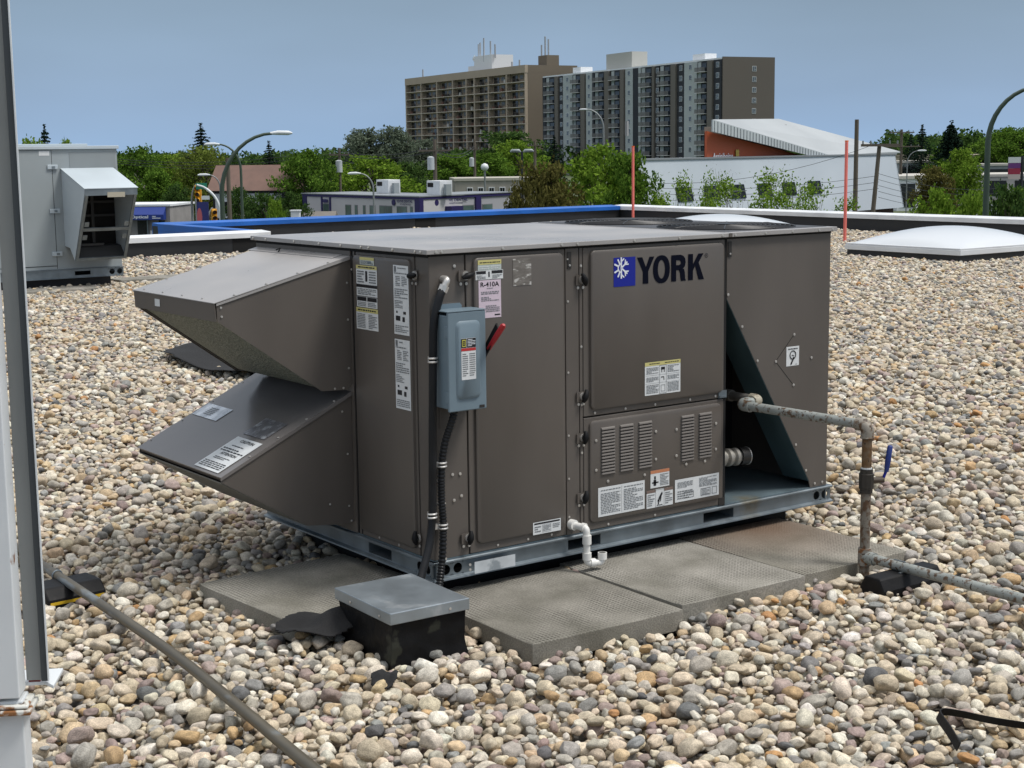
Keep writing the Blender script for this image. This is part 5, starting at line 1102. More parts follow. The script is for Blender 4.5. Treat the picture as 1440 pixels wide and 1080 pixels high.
def proto_spruce(seed, N=4200, wid=.19, thin=False):
    rng = np.random.default_rng(seed); P = []; Sz = []; segs = [([(0, 0, 0), (0, 0, .5), (0, 0, 1.0)], [.016, .010, .002])]
    tiers = 26
    for i in range(tiers):
        t = i/tiers; z = (.66 if thin else .12) + (.86 - (.54 if thin else 0))*t; r = wid*(1 - t)**.8*(1.0 if i % 2 else .8) + .012
        nb = 9
        for k in range(nb):
            a = k*2*math.pi/nb + i*.7 + rng.normal(0, .15); L_ = r*rng.uniform(.7, 1.12); n = max(6, int(N/(tiers*nb)*(.35 + 1.3*(1-t)))); s = rng.random(n)**.7
            x = np.cos(a)*L_*s; y = np.sin(a)*L_*s; zz = z - L_*.45*s + .05*L_*np.sin(s*3); w = .16*L_*(1 - .5*s)
            P.append(np.stack([x + rng.normal(0, 1, n)*w*.6, y + rng.normal(0, 1, n)*w*.6, zz + rng.normal(0, .004, n)], 1)); Sz.append(rng.uniform(.007, .015, n)*(1 if not thin else .9))
    k = 60; P.append(np.stack([rng.normal(0, .006, k), rng.normal(0, .006, k), rng.uniform(.93, 1.02, k)], 1)); Sz.append(np.full(k, .009))
    return leaf_mesh('crown', np.concatenate(P), np.concatenate(Sz), rng), limb_mesh('trunk', segs)
def proto_sapling(seed, N=3000, bare=False):
    rng = np.random.default_rng(seed); segs = []; P = []; Sz = []
    for i in range(9):
        a = i*2.4; r = rng.uniform(.12, .42); h = rng.uniform(.6, 1.0); e = np.array([math.cos(a)*r, math.sin(a)*r, h]); pth = [(0, 0, 0), tuple(e*[.35, .35, .5]), tuple(e)]; segs.append((pth, [.010, .006, .002]))
        for j in range(5):
            s = rng.uniform(.62, 1); o = e*[s, s, s] + np.append(rng.normal(0, .07, 2), rng.uniform(0, .06)); segs.append(([tuple(e*[s*.9, s*.9, s*.88]), tuple(o)], [.004, .0012]))
            k = int(N/45); P.append(o + rng.normal(0, 1, (k, 3))*[.075, .075, .024]); Sz.append(rng.uniform(.009, .019, k))
    if bare: return leaf_mesh('crown', np.concatenate(P)[::9], np.concatenate(Sz)[::9]*.45, rng), limb_mesh('trunk', segs)
    return leaf_mesh('crown', np.concatenate(P), np.concatenate(Sz)*1.5, rng, squash=2.8), limb_mesh('trunk', segs)
PROT = {'b1': proto_broad(1), 'b2': proto_broad(2, wid=.42, base=.18), 'b3': proto_broad(3, wid=.30, base=.25), 'w1': proto_broad(4, wid=.46, base=.15, droop=.35, size=.018, N=8500),
        's1': proto_spruce(5), 's2': proto_spruce(6, wid=.24), 's3': proto_spruce(7, wid=.12, thin=True), 'y1': proto_sapling(8), 'y2': proto_sapling(9, N=4500), 'r1': proto_sapling(10, bare=True)}
def tree(label, kind, col, u, vtop, D, wpx, group=None, cat='tree', name=None, base=None, rz=None):
    p = at(u, vtop, D); z0 = GZ if base is None else base; h = p.z - z0; w = wpx/FPX*D
    cr_, tr_ = PROT[kind]; k = {'b1': .86, 'b2': 1.0, 'b3': .72, 'w1': 1.08, 's1': .40, 's2': .50, 's3': .26, 'y1': .9, 'y2': .9, 'r1': .9}[kind]
    t = thing(name or ('spruce_tree' if kind[0] == 's' else 'tree'), label, cat, (p.x, p.y, z0), (u*.37) % 6.28 if rz is None else rz, group)
    s = w/k*(1.25 if kind[0] in 'bw' else 1.0); t.scale = (s, s, h)
    c = bpy.data.objects.new('crown', cr_); COL.objects.link(c); c.parent = t
    if not cr_.materials: cr_.materials.append(None)
    c.material_slots[0].link = 'OBJECT'; c.material_slots[0].material = leaf[col]
    if not tr_.materials: tr_.materials.append(bark)
    q = bpy.data.objects.new('trunk', tr_); COL.objects.link(q); q.parent = t
    return t
G1 = 'broadleaf trees beyond the roof'
T_ = [
 ('tall dark spruce rising behind the grey rooftop unit', 's2', 'spruce', 62, 178, 150, 90),
 ('pale leafy treetop beside the tall spruce over the grey rooftop unit', 'b1', 'bright', 42, 193, 120, 60),
 ('low green treetop over the right end of the grey rooftop unit', 'b3', 'bright', 92, 197, 135, 36),
 ('dark shrub tree between optical shop and willow', 'b2', 'dark', 246, 258, 140, 46),
 ('dark tree in front of the pale house beyond the optical shop', 'b1', 'green', 222, 240, 160, 60),
 ('dark shrub tree before the wall of the half timbered house', 'b2', 'dark', 372, 270, 112, 66),
 ('dark bushy tree at the foot of the tall green street lamp', 'b2', 'dark', 338, 262, 118, 50),
 ('dark bushy tree between the half timbered house and the clinic', 'b2', 'dark', 408, 268, 118, 50),
 ('dense dark green tree just right of the grey rooftop unit', 'b2', 'green', 192, 204, 165, 74),
 ('mid green tree behind the dense dark tree by the grey rooftop unit', 'b1', 'bright', 236, 216, 178, 62),
 ('large yellow green willow behind the traffic signal', 'w1', 'willow', 287, 201, 165, 100),
 ('spruce with pointed top above the yellow green willow', 's1', 'spruce', 282, 176, 190, 100),
 ('dark tree behind the tall curved street lamp pole', 'b3', 'dark', 328, 218, 160, 34),
 ('small spruce top above the brown roofed house', 's1', 'spruce', 378, 200, 220, 60),
 ('broad bright green tree right of the brown roofed house', 'b2', 'green', 428, 208, 138, 84),
 ('dark green tree behind the left end of the clinic roof', 'b1', 'dark', 462, 214, 160, 72),
 ('rounded bright green tree behind the clinic rooftop units', 'b2', 'bright', 522, 217, 155, 112),
 ('dark green tree behind the clinic just right of the rounded bright tree', 'b1', 'dark', 574, 226, 165, 66),
 ('tall pale grey green poplar left of the tan tower', 'b3', 'pale', 512, 181, 300, 62),
 ('pale grey green poplar touching the left edge of the tan tower', 'b3', 'pale', 553, 178, 300, 56),
 ('thin pale poplar before the left bays of the tan tower', 'b3', 'pale', 596, 196, 310, 50),
 ('green tree left of the transformer pole under the tan tower', 'b1', 'green', 634, 216, 230, 70),
 ('green tree under the middle of the tan tower', 'b2', 'green', 684, 214, 230, 84),
 ('tall dark tree against the plain side of the tan tower', 'b1', 'dark', 716, 183, 300, 92),
 ('bright green tree in front of the tall dark tree by the tan tower', 'b2', 'bright', 728, 196, 240, 80),
 ('small dark spruce at the foot of the two towers', 's1', 'spruce', 779, 194, 260, 60),
 ('big bright green tree in front of the striped grey tower', 'b2', 'bright', 838, 201, 95, 122),
 ('leafy green tree at the left end of the white sloping building', 'b1', 'green', 886, 210, 88, 74),
 ('brownish olive tree beside the big bright green tree', 'b1', 'olive', 768, 224, 78, 92),
 ('olive bush tree in front of the grey block building', 'b2', 'olive', 732, 250, 74, 56),
 ('small yellow green bushy tree left of the clinic', 'b3', 'bright', 386, 281, 70, 34),
 ('dark spruce in the group behind the white building corner', 's2', 'spruce', 1297, 177, 260, 78),
 ('dark spruce leaning against the spruce group by the white building', 's2', 'spruce', 1281, 190, 270, 66),
 ('tall thin trunked spruce standing alone above the far roofs', 's3', 'spruce', 1338, 172, 170, 52),
 ('yellow green tree below the thin trunked spruce', 'b1', 'bright', 1356, 207, 150, 56),
 ('green tree right of the dark spruce group', 'b2', 'green', 1326, 204, 210, 40),
 ('sparse green tree in front of the white flat roofs', 'b3', 'olive', 1314, 234, 130, 52),
 ('far green treetop behind the green curved lamp', 'b2', 'green', 1416, 178, 330, 84),
 ('broad far treetop behind the green curved lamp', 'b1', 'green', 1436, 182, 320, 60),
 ('bright bush just beyond the white coping left of the green lamp pole', 'b2', 'bright', 1322, 262, 62, 88),
 ('bright bush touching the green curved lamp pole', 'b1', 'bright', 1366, 268, 58, 62),
 ('dark leafy tree right of the green curved lamp pole', 'b2', 'dark', 1420, 256, 66, 76),
 ('green tree behind the red and purple sign board', 'b1', 'green', 1434, 262, 110, 60)]
for (lb, kd, cl_, u, v, D, w) in T_: tree(lb, kd, cl_, u, v, D, w, 'spruce trees beyond the roof' if kd[0] == 's' else G1)
for i, (u, v, w, kd, lb) in enumerate(((945, 262, 46, 'y2', 'young leafy sapling before the leftmost slanted window of the white building'), (985, 252, 40, 'y1', 'young leafy sapling before the second slanted window'), (1040, 262, 50, 'y2', 'young leafy sapling before the third slanted window'), (1088, 256, 60, 'y2', 'young leafy sapling before the fifth slanted window'), (1128, 248, 46, 'y1', 'tall young sapling before the rightmost slanted window'), (1160, 268, 48, 'y2', 'young leafy sapling right of the slanted windows'), (1012, 268, 60, 'y2', 'low leafy sapling between the second and third slanted windows'))):
    tree(lb, kd, 'bright', u, v, 48 + i*1.5, w*1.5, 'saplings beyond the white coping')
for u, v, lb in ((1030, 240, 'leafless reddish shrub before the third slanted window'), (1075, 238, 'leafless reddish shrub before the fourth slanted window')): tree(lb, 'r1', 'twig', u, v, 55, 58, 'leafless shrubs before the white building', 'shrub', 'shrub')
# far wood along the horizon, one mass
rng = np.random.default_rng(21); P = []; Sz = []
for i in range(560):
    u = rng.uniform(-250, 1700); D = rng.uniform(430, 700); h = rng.uniform(5.5, 8.5) + (3.5 if u > 1240 else 0); c = at(u, 300, D); R = rng.uniform(3.0, 6.0); k = 260
    d = rng.normal(size=(k, 3)); d /= np.linalg.norm(d, axis=1, keepdims=True); p = np.array([c.x, c.y, GZ + h*.55]) + d*np.array([R, R, h*.5])*rng.uniform(.6, 1.05, (k, 1)); P.append(p); Sz.append(rng.uniform(.35, .85, k))
fw = obj('far_wood', leaf_mesh('far_wood', np.concatenate(P), np.concatenate(Sz), rng), leaf['dark']); tag(fw, 'far wood along the horizon', None, None, 'stuff')

# ------------------------------------------------------------------ tan apartment tower
def tower_frame(name, label, corner, d, length, depth, cat='apartment tower'):
    """local x runs along the front, left end first; y goes into the building"""
    d = Vector((d[0], d[1])).normalized(); o = Vector(corner) + d*length
    return thing(name, label, cat, (o.x, o.y, GZ), math.atan2(-d.y, -d.x))
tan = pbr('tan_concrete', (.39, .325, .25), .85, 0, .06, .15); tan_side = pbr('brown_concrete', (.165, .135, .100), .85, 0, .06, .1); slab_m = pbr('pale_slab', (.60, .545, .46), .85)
recess = pbr('tan_recess', (.36, .295, .225), .85, 0, .1, .3)
glass = pbr('dark_glass', (.012, .014, .017), .15, 0, .3, .5, spec=.6)
Lf = 97.9; H1 = 34.4
t1 = tower_frame('apartment_tower', 'tan concrete apartment tower with a grid of recessed balconies and rooftop antennas', (297.0, 398.7), (.162, .987), Lf, 19)
MB().box(.2, Lf - .2, 1.7, 19, 0, H1 - 2.4).build('recessed_wall', recess, t1)
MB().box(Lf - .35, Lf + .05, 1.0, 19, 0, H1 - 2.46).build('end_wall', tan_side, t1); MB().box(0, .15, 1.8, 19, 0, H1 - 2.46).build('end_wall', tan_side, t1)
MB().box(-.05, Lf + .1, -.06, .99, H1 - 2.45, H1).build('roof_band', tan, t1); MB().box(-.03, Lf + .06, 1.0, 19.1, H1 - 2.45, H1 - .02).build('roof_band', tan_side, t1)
bx = [Lf - s for s in (.0, 13.38, 26.86, 37.88, 44.33, 55.44, 69.15, 83.22, 97.4)][::-1]
for x in bx: MB().box(x - .42, x + (.42 if x < Lf - 1 else .0), -.02, 1.75 if x < Lf - 1 else .95, 0, H1 - 2.46).build('pier', tan, t1)
nf = 12; fh = 2.66
dm_ = MB().box(0, 1, 0, .06, 0, 2.1).mesh('balcony_door'); dm_.materials.append(glass)
wm_ = MB().box(0, 1, 0, .06, .85, 2.1).mesh('window'); wm_.materials.append(pbr('curtained_glass', (.10, .095, .09), .3, 0, .8, .9, spec=.5))
rl = MB()
rl.box(0, 1, -.02, .02, 1.0, 1.06).box(0, 1, -.02, .02, .1, .14)
for k in range(14): rl.box(k/14 + .02, k/14 + .026, -.012, .012, .14, 1.0)
rl_ = rl.mesh('railing'); rl_.materials.append(pbr('brown_rail', (.09, .07, .055), .7))
rngb = random.Random(4); clut = [pbr('balcony_white', (.6, .6, .58), .7), pbr('balcony_dark', (.03, .028, .028), .8), pbr('balcony_red', (.16, .07, .05), .8)]
cm_ = [MB().box(-.5, .5, -.3, .3, 0, .95).box(-.35, .1, -.2, .2, .95, 1.25).mesh('furniture') for _ in clut]
for m_, q in zip(cm_, clut): m_.materials.append(q)
for f in range(nf):
    z = H1 - 2.45 - (f+1)*fh
    MB().box(.0, Lf, -.10, 1.72, z - .18, z).build('floor_slab', slab_m, t1)
    for i in range(8):
        a, e = bx[i] + .45, bx[i+1] - .45; w = e - a
        if f > 9 and i not in (1, 2, 3, 4): continue
        fl_ = rngb.random() < .12; s0 = .06 if not fl_ else .55
        inst('balcony_door', dm_, t1, (a + w*s0, 1.62, z), scale=(w*.30, 1, 1)); inst('window', wm_, t1, (a + w*(.50 if not fl_ else .10), 1.62, z), scale=(w*.18, 1, 1)); inst('window', wm_, t1, (a + w*(.76 if not fl_ else .34), 1.62, z), scale=(w*.13, 1, 1))
        inst('railing', rl_, t1, (a, .05, z), scale=(w, 1, 1))
        for _ in range(rngb.choice((0, 1, 1, 2))): inst('furniture', rngb.choice(cm_[:1] + cm_[1:]*3), t1, (a + w*rngb.uniform(.15, .9), .9, z), scale=(rngb.uniform(.6, 1.6), 1, rngb.uniform(.6, 1.1)))
ph = MB().box(52, 66, 4, 12, H1, H1 + 5.2).box(45, 51.9, 5, 11, H1, H1 + 2.2).build('penthouse', white_paint, t1); MB().box(Lf - 6, Lf - .2, 8.0, 12.5, H1, H1 + 3.2).build('stair_head', tan_side, t1)
for (x, y, z, h) in ((51.5, 6, 2, 7.5), (56, 4.5, 5.2, 4.5), (59.5, 4.2, 3, 8), (63, 5, 5, 4.8), (66.5, 5, 4, 4.5), (Lf - 5.5, 9, 3.2, 3.5), (Lf - 3, 9, 3.2, 6), (Lf - .8, 9, 3.2, 5), (10, 3, 0, 3), (Lf - 12, 1.5, -.2, 1.8), (Lf - 4.5, .4, -.8, 2.6)): MB().cyl((x, y, H1 + z), (x, y, H1 + z + h), .28, 6).build('antenna', pbr('antenna_grey', (.35, .37, .40), .5), t1)
MB().tube([(50.6, 5.0, H1 + 4.6), (50.2, 4.3, H1 + 4.6)], [1.4, .3], 14).build('dish_antenna', white_paint, t1, smooth=.9)

# ------------------------------------------------------------------ striped grey tower
Lg = 101.8; H2 = 30.3
t2 = tower_frame('apartment_tower', 'grey and black striped apartment tower with stacked balconies and a plain brown end', (274.75, 285.54), (.187, .982), Lg, 16)
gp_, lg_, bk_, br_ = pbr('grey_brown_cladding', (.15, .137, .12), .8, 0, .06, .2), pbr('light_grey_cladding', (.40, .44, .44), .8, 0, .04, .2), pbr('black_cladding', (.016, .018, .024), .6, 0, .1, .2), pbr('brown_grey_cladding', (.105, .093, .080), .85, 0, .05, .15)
MB().box(.2, Lg - .3, .4, 16, 0, H2 - .6).build('core', bk_, t2)
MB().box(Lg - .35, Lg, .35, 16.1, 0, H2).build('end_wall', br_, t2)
MB().box(0, Lg - .36, .3, 16, H2 - .62, H2 - .2).build('roof_edge', white_paint, t2)
MB().box(36, 51, 3, 8, H2 - .2, H2 + 4.4).build('penthouse', pbr('penthouse_grey', (.42, .42, .39), .7), t2); MB().box(84, 90, 2.5, 6, H2 - .2, H2 + 1.5).box(17, 22, 2, 6, H2 - .2, H2 + 1.6).build('plant_room', white_paint, t2)
bands = [(0, 3.8, 'bw'), (3.8, 7, 'p'), (7, 11.9, 'b'), (11.9, 18.1, 'lw'), (18.1, 21.6, 'bw'), (21.6, 25, 'p'), (25, 31, 'b'), (31, 32.8, 'bw'), (32.8, 34.8, 'p'), (34.8, 41, 'b'), (41, 42.2, 'l'), (42.2, 45.3, 'k'), (45.3, 49.5, 'lw'), (49.5, 52.6, 'p'), (52.6, 58.2, 'b'), (58.2, 61.8, 'p'), (61.8, 68, 'b'), (68, 69.2, 'k'), (69.2, 73, 'lw'), (73, 76.5, 'p'), (76.5, 81.8, 'b'), (81.8, 87.8, 'lw'), (87.8, 90.3, 'bw'), (90.3, 93.4, 'p'), (93.4, 99.7, 'b'), (99.7, 101.8, 'k')]
nf2 = 11; fh2 = 2.66
wf_ = MB().box(-.62, .62, -.06, .06, 0, 1.35).mesh('window'); wf_.materials.append(pbr('window_white', (.62, .64, .65), .5))
wp_ = MB().box(-.54, -.03, -.075, -.055, .08, 1.27).box(.03, .54, -.075, -.055, .45, 1.27).box(.03, .54, -.075, -.055, .08, .38).mesh('pane'); wp_.materials.append(pbr('grey_glass', (.09, .11, .125), .15, 0, .4, .4, spec=.6))
bs_ = MB().box(0, 1, -.65, .3, -.16, 0).mesh('balcony_slab'); bs_.materials.append(pbr('balcony_slab_grey', (.55, .55, .54), .8))
br2 = MB().box(0, 1, -.65, -.61, .98, 1.08)
for k in range(12): br2.box(k/12, k/12 + .06, -.64, -.62, .04, 1.0)
br2_ = br2.mesh('railing'); br2_.materials.append(pbr('dark_rail', (.15, .145, .14), .6))
bd_ = MB().box(0, 1, .33, .40, 0, 2.1).mesh('balcony_door'); bd_.materials.append(glass)
bwall = MB().box(0, 1, .34, .38, 0, 2.45).mesh('balcony_wall'); bwall.materials.append(lg_)
for (s0, s1, kd) in bands:
    x0, x1 = Lg - s1, Lg - s0
    if x1 > Lg - .4: x1 = Lg - .37
    top = H2 - .65
    if kd == 'p': MB().box(x0 + .45, x1 - .45, -.22, .39, 0, top).build('pier', gp_, t2)
    elif kd in ('lw', 'l'): MB().box(x0, x1, .1, .39, 0, top).build('cladding_panel', lg_, t2)
    elif kd in ('bw', 'k'): MB().box(x0, x1, .14, .39, 0, top).build('cladding_panel', bk_, t2)
    for f in range(nf2):
        z = H2 - .65 - (f+1)*fh2
        if kd[-1] == 'w' and kd != 'w': w_ = inst('window', wf_, t2, ((x0+x1)/2, .10 if kd == 'lw' else .13, z + .75), scale=(min(1.15, (x1-x0)/1.5), 1, 1)); inst('pane', wp_, w_, (0, 0, 0))
        if kd == 'b':
            w = x1 - x0; inst('balcony_slab', bs_, t2, (x0, 0, z), scale=(w, 1, 1)); inst('railing', br2_, t2, (x0, 0, z), scale=(w, 1, 1)); inst('balcony_door', bd_, t2, (x0 + w*.45, 0, z), scale=(w*.4, 1, 1)); inst('balcony_wall', bwall, t2, (x0 + w*.04, 0, z), scale=(w*.3, 1, 1))
for f in range(nf2 - 1):
    z = H2 - 2.4 - f*fh2; w_ = inst('window', wf_, t2, (Lg + .01, 9.8, z - 1.2), (0, 0, math.pi/2), (1.0, 1, 1)); inst('pane', wp_, w_, (0, 0, 0))

# ------------------------------------------------------------------ white sloping-roof building
wb = thing('office_building', 'white metal clad office building with slanted windows, sloping roof and orange wall', 'building', (65.5, 74.5, GZ), math.atan2(83.6 - 74.5, 102.7 - 65.5))
clad = pbr('white_standing_seam', (.52, .57, .62), .5, .1, .06, .12); LB = 38.3; zt = 6.85
def clad_wall(x0, x1, z0, z1, lean=.0):
    b = MB(); b.loft([(x0, -.0, z0), (x1 + lean, -.0, z0), (x1 + lean, .3, z0), (x0, .3, z0)], [(x0, .6, z1), (x1, .6, z1), (x1, .9, z1), (x0, .9, z1)]); return b
wall = clad_wall(0, LB, 2.35, zt, .7).build('front_cladding', clad, wb)
MB().loft([(LB + .7, .0, 2.35), (LB + .7, 14, 2.35), (LB + .5, 14, 2.35), (LB + .5, .0, 2.35)], [(LB, .6, zt), (LB, 14, zt), (LB - .2, 14, zt), (LB - .2, .6, zt)]).build('end_cladding', clad, wb)
MB().prism([(.5, .5), (LB - .3, .5), (LB - .3, 14), (20, 14)], 'z', 0, 2.34).build('brick_base', pbr('dark_brick', (.075, .04, .035), .9, 0, .2, 2), wb)
MB().prism([(0, .91), (LB - .2, .91), (LB - .2, 14), (20, 14)], 'z', zt - .5, zt - .02).build('flat_roof', pbr('grey_roof', (.28, .29, .30), .8), wb); MB().box(-.1, LB + .1, .5, .95, zt + .001, zt + .12).build('roof_trim', pbr('trim_grey', (.22, .24, .26), .5), wb)
dwin = pbr('building_glass', (.008, .010, .012), .2, 0, .5, .6, spec=.25)
for i, u in enumerate((967, 1006, 1042, 1080, 1114, 1150)):
    c = Vector((65.5, 74.5)); ang = math.atan2(9.1, 37.2); dr = Vector((math.cos(ang), math.sin(ang))); p = at(u, 262, 50); r = Vector((p.x - CAM.x, p.y - CAM.y)); det = dr.x*(-r.y) + r.x*dr.y
    q = Vector((CAM.x - c.x, CAM.y - c.y)); x = (q.x*(-r.y) + r.x*q.y)/det; z0, z1 = 3.95, 4.95
    yy = lambda z: .6*(z - 2.35)/(zt - 2.35) - .02
    b = MB().loft([(x - .85, yy(z0) - .06, z0), (x + 1.05, yy(z0) - .06, z0), (x + 1.05, yy(z0) + .1, z0), (x - .85, yy(z0) + .1, z0)], [(x - 1.05, yy(z1) - .06, z1), (x + .85, yy(z1) - .06, z1), (x + .85, yy(z1) + .1, z1), (x - 1.05, yy(z1) + .1, z1)])
    w_ = b.build('window', dwin, wb); MB().box(x - .95, x + .95, yy(z0) - .10, yy(z0) - .07, z0 + .5, z0 + .56).box(x + .1, x + .15, yy(z0) - .10, yy(z0) - .065, z0 + .02, z0 + .95).build('mullion', pbr('mullion_grey', (.12, .13, .14), .5), w_)
inv = Matrix.Rotation(-math.atan2(9.1, 37.2), 2)
def lw(u, v, D):
    p = at(u, v, D); q = inv @ Vector((p.x - 65.5, p.y - 74.5)); return Vector((q.x, q.y, p.z - GZ))
A, Bq, Cq, Dq = lw(1002, 168, 112), lw(1095, 167, 132), lw(1266, 213, 152), lw(1168, 218.5, 129); dz = Vector((0, 0, -.14))
MB().loft([A, Dq, Cq, Bq], [p + dz for p in (A, Dq, Cq, Bq)]).build('sloping_roof', pbr('white_roof', (.37, .395, .41), .55, .1, .06, .1), wb)
e1, e2 = A + Vector((0, -.02, -.02)), Dq + Vector((0, -.02, -.02)); b = MB(); fh_ = Vector((0, 0, -.82)); b.loft([e1, e2, e2 + Vector((0, .1, 0)), e1 + Vector((0, .1, 0))], [e1 + fh_, e2 + fh_*.5, e2 + fh_*.5 + Vector((0, .1, 0)), e1 + fh_ + Vector((0, .1, 0))]); b.build('fascia', pbr('fascia_white', (.46, .50, .52), .5, 0, .05, .3), wb)
for i in range(40):
    p = e1.lerp(e2, (i + .5)/40); h = .82 - .41*(i+.5)/40; MB().box(p.x - .025, p.x + .025, p.y - .035, p.y - .002, p.z - h, p.z - .03).build('fascia_seam', pbr('seam_grey', (.20, .22, .24), .5), wb)
ow = MB(); q0, q1 = A + Vector((.7, .9, 0)), Dq + Vector((-.5, .9, 0)); ow.loft([(q0.x, q0.y, 5.6), (q1.x, q1.y, 5.6), (q1.x, q1.y + .2, 5.6), (q0.x, q0.y + .2, 5.6)], [q0 + Vector((0, 0, -.8)), q1 + Vector((0, 0, -.3)), q1 + Vector((0, .2, -.3)), q0 + Vector((0, .2, -.8))]); ow.build('orange_wall', pbr('orange_panel', (.46, .095, .035), .6, 0, .06, .3), wb)
MB().loft([(q0.x, q0.y + .25, 5.6), (Bq.x - .6, Bq.y - 1, 5.6), (Bq.x - .4, Bq.y - 1, 5.6), (q0.x + .2, q0.y + .25, 5.6)], [(q0.x, q0.y + .25, A.z - .5), (Bq.x - .6, Bq.y - 1, Bq.z - .5), (Bq.x - .4, Bq.y - 1, Bq.z - .5), (q0.x + .2, q0.y + .25, A.z - .5)]).build('end_wall', gp_, wb)
FW = Frame((q0.x, q0.y - .06, 0), (q1.x - q0.x, q1.y - q0.y, 0), (0, 0, 1))
lettering(FW, 'Assiniboine', 2.2, 7.02, .03, white_ink, wb, width=3.0, height=.48, bold=.02)
fm_ = MB()
for k in range(4):
    a = math.radians(45 + 90*k); cx, cz = 4.35 + .17*math.cos(a), 7.22 + .17*math.sin(a)
    fm_.poly([FW.p(cx + .15*math.cos(t_*math.pi/5), cz + .15*math.sin(t_*math.pi/5), .04 + k*.002) for t_ in range(10)])
fm_.build('flower_emblem', pbr('gold', (.55, .38, .06), .5), wb, recalc=False)
MB().box(10.8, 11.0, 9, 9.2, 8.6, 9.7).build('roof_vent', pbr('vent_grey', (.3, .3, .3), .6), wb)

# ------------------------------------------------------------------ clinic with purple trim
C0 = Vector((61.7, 96.05)); C1 = Vector((61.21, 113.75))
cln = thing('clinic_building', 'low white clinic with purple trim and two rooftop units behind the blue coping', 'building', (C1.x, C1.y, GZ), math.atan2(C0.y - C1.y, C0.x - C1.x))
LC = 17.7; HC = 4.22; stucco = pbr('white_stucco', (.50, .49, .50), .85, 0, .05, .5); purple = pbr('purple_trim', (.024, .017, .095), .5); tint = pbr('green_tint_glass', (.10, .15, .14), .12, 0, .5, .4, spec=.7)
MB().prism([(0, 0), (LC, 0), (LC - 1.35, 5), (0, 5)], 'z', 0, HC - .27).build('wall', stucco, cln); MB().prism([(-.08, -.08), (LC + .08, -.08), (LC - 1.3, 5.1), (-.08, 5.1)], 'z', HC - .265, HC - .08).build('fascia', purple, cln); MB().prism([(-.14, -.14), (LC + .14, -.14), (LC - 1.25, 5.16), (-.14, 5.16)], 'z', HC - .075, HC).build('roof_trim', pbr('trim_grey', (.22, .24, .26), .5), cln)
for s0, s1 in ((-.08, .62), (13.1, 13.32), (14.46, 14.66), (17.05, 17.7)): MB().box(LC - s1, LC - s0, -.07, .3, 0, HC - .27).build('pilaster', purple, cln)
for s0, s1, zt_ in ((.95, 1.33, 3.42), (1.75, 3.2, 3.42), (3.85, 5.7, 3.42), (6.3, 7.15, 3.40), (7.75, 8.15, 3.38), (8.95, 9.4, 3.38), (9.95, 10.85, 3.38), (13.4, 14.4, 3.4)):
    w_ = MB().box(LC - s1, LC - s0, -.03, .05, .9, zt_).build('window', pbr('window_frame_grey', (.2, .2, .21), .5), cln); nP = 2 if s1 - s0 > 1.2 else 1; ww = (s1 - s0 - .06*(nP+1))/nP
    for k in range(nP): MB().box(LC - s1 + .06 + k*(ww + .06), LC - s1 + .06 + k*(ww+.06) + ww, -.045, -.031, .96, zt_ - .06).build('pane', tint, w_)
FC = Frame((0, -.04, 0), (1, 0, 0), (0, 0, 1)); lettering(FC, 'REVIVE DENTAL', LC - 2.0, 3.80, .03, purple, cln, width=2.2, height=.20, bold=.03); lettering(FC, 'AT WESTWOOD', LC - 1.9, 3.56, .03, purple, cln, width=1.5, height=.13, bold=.02); MB().tube([(LC - 3.55, -.05, 3.68), (LC - 3.55, -.10, 3.68)], .24, 20).build('round_logo', purple, cln)
MB().box(LC - 14.3, LC - 13.5, -.10, -.06, 3.48, 3.75).build('door_sign', purple, cln)
for (x, y) in ((LC - 9.7, 3.5), (LC - 1.6, 3.0)):
    ru = thing('rooftop_unit', 'small white rooftop unit on the clinic roof ' + ('near the left end' if x < 9 else 'above the corner sign'), 'rooftop unit', cln.matrix_basis @ Vector((x, y, HC)), cln.rotation_euler[2], 'white units on the clinic roof')
    MB().box(-.9, .9, -.6, .6, .0, 1.12).build('cabinet', white_paint, ru, bevel=.03); MB().box(-.75, .0, -.63, -.601, .62, .95).build('intake', dark, ru); MB().box(1.0, 1.35, -.3, .2, 0, .85).build('vent_box', gm_, ru)
# right wing of the clinic
dr = Vector((.961, .277)); dr2 = Vector((dr.x, dr.y)); rw = thing('clinic_wing', 'right wing of the purple trimmed clinic with dental sign and awning over its door', 'building', (C0.x + .25, C0.y + .15, GZ), math.atan2(dr.y, dr.x))
MB().prism([(0, .05), (11.5, .05), (11.5, 4.5), (1.4, 4.5)], 'z', 0, HC - .27).build('wall', pbr('grey_stucco', (.36, .36, .39), .85, 0, .05, .5), rw); MB().prism([(-.05, -.05), (11.6, -.05), (11.6, 4.6), (1.4, 4.6)], 'z', HC - .265, HC - .06).build('fascia', purple, rw); MB().prism([(-.1, -.1), (11.7, -.1), (11.7, 4.65), (1.4, 4.65)], 'z', HC - .055, HC + .02).build('roof_trim', pbr('trim_grey', (.22, .24, .26), .5), rw)
MB().box(6.55, 7.2, -.12, .3, 0, HC - .27).build('pilaster', purple, rw)
FC2 = Frame((0, .0, 0), (1, 0, 0), (0, 0, 1)); lettering(FC2, 'REVIVE DENTAL', 4.0, 3.80, .03, purple, rw, width=3.2, height=.21, bold=.03); lettering(FC2, 'AT WESTWOOD', 3.9, 3.55, .03, purple, rw, width=2.1, height=.13, bold=.02); MB().tube([(1.75, .04, 3.66), (1.75, -.05, 3.66)], .25, 20).build('round_logo', purple, rw)
for a, e in ((.45, 2.3), (4.7, 6.4), (7.5, 8.8)): w_ = MB().box(a, e, .0, .1, .9, 3.36).build('window', pbr('window_frame_grey', (.2, .2, .21), .5), rw); MB().box(a + .06, e - .06, -.015, -.001, .96, 3.30).build('pane', tint, w_)
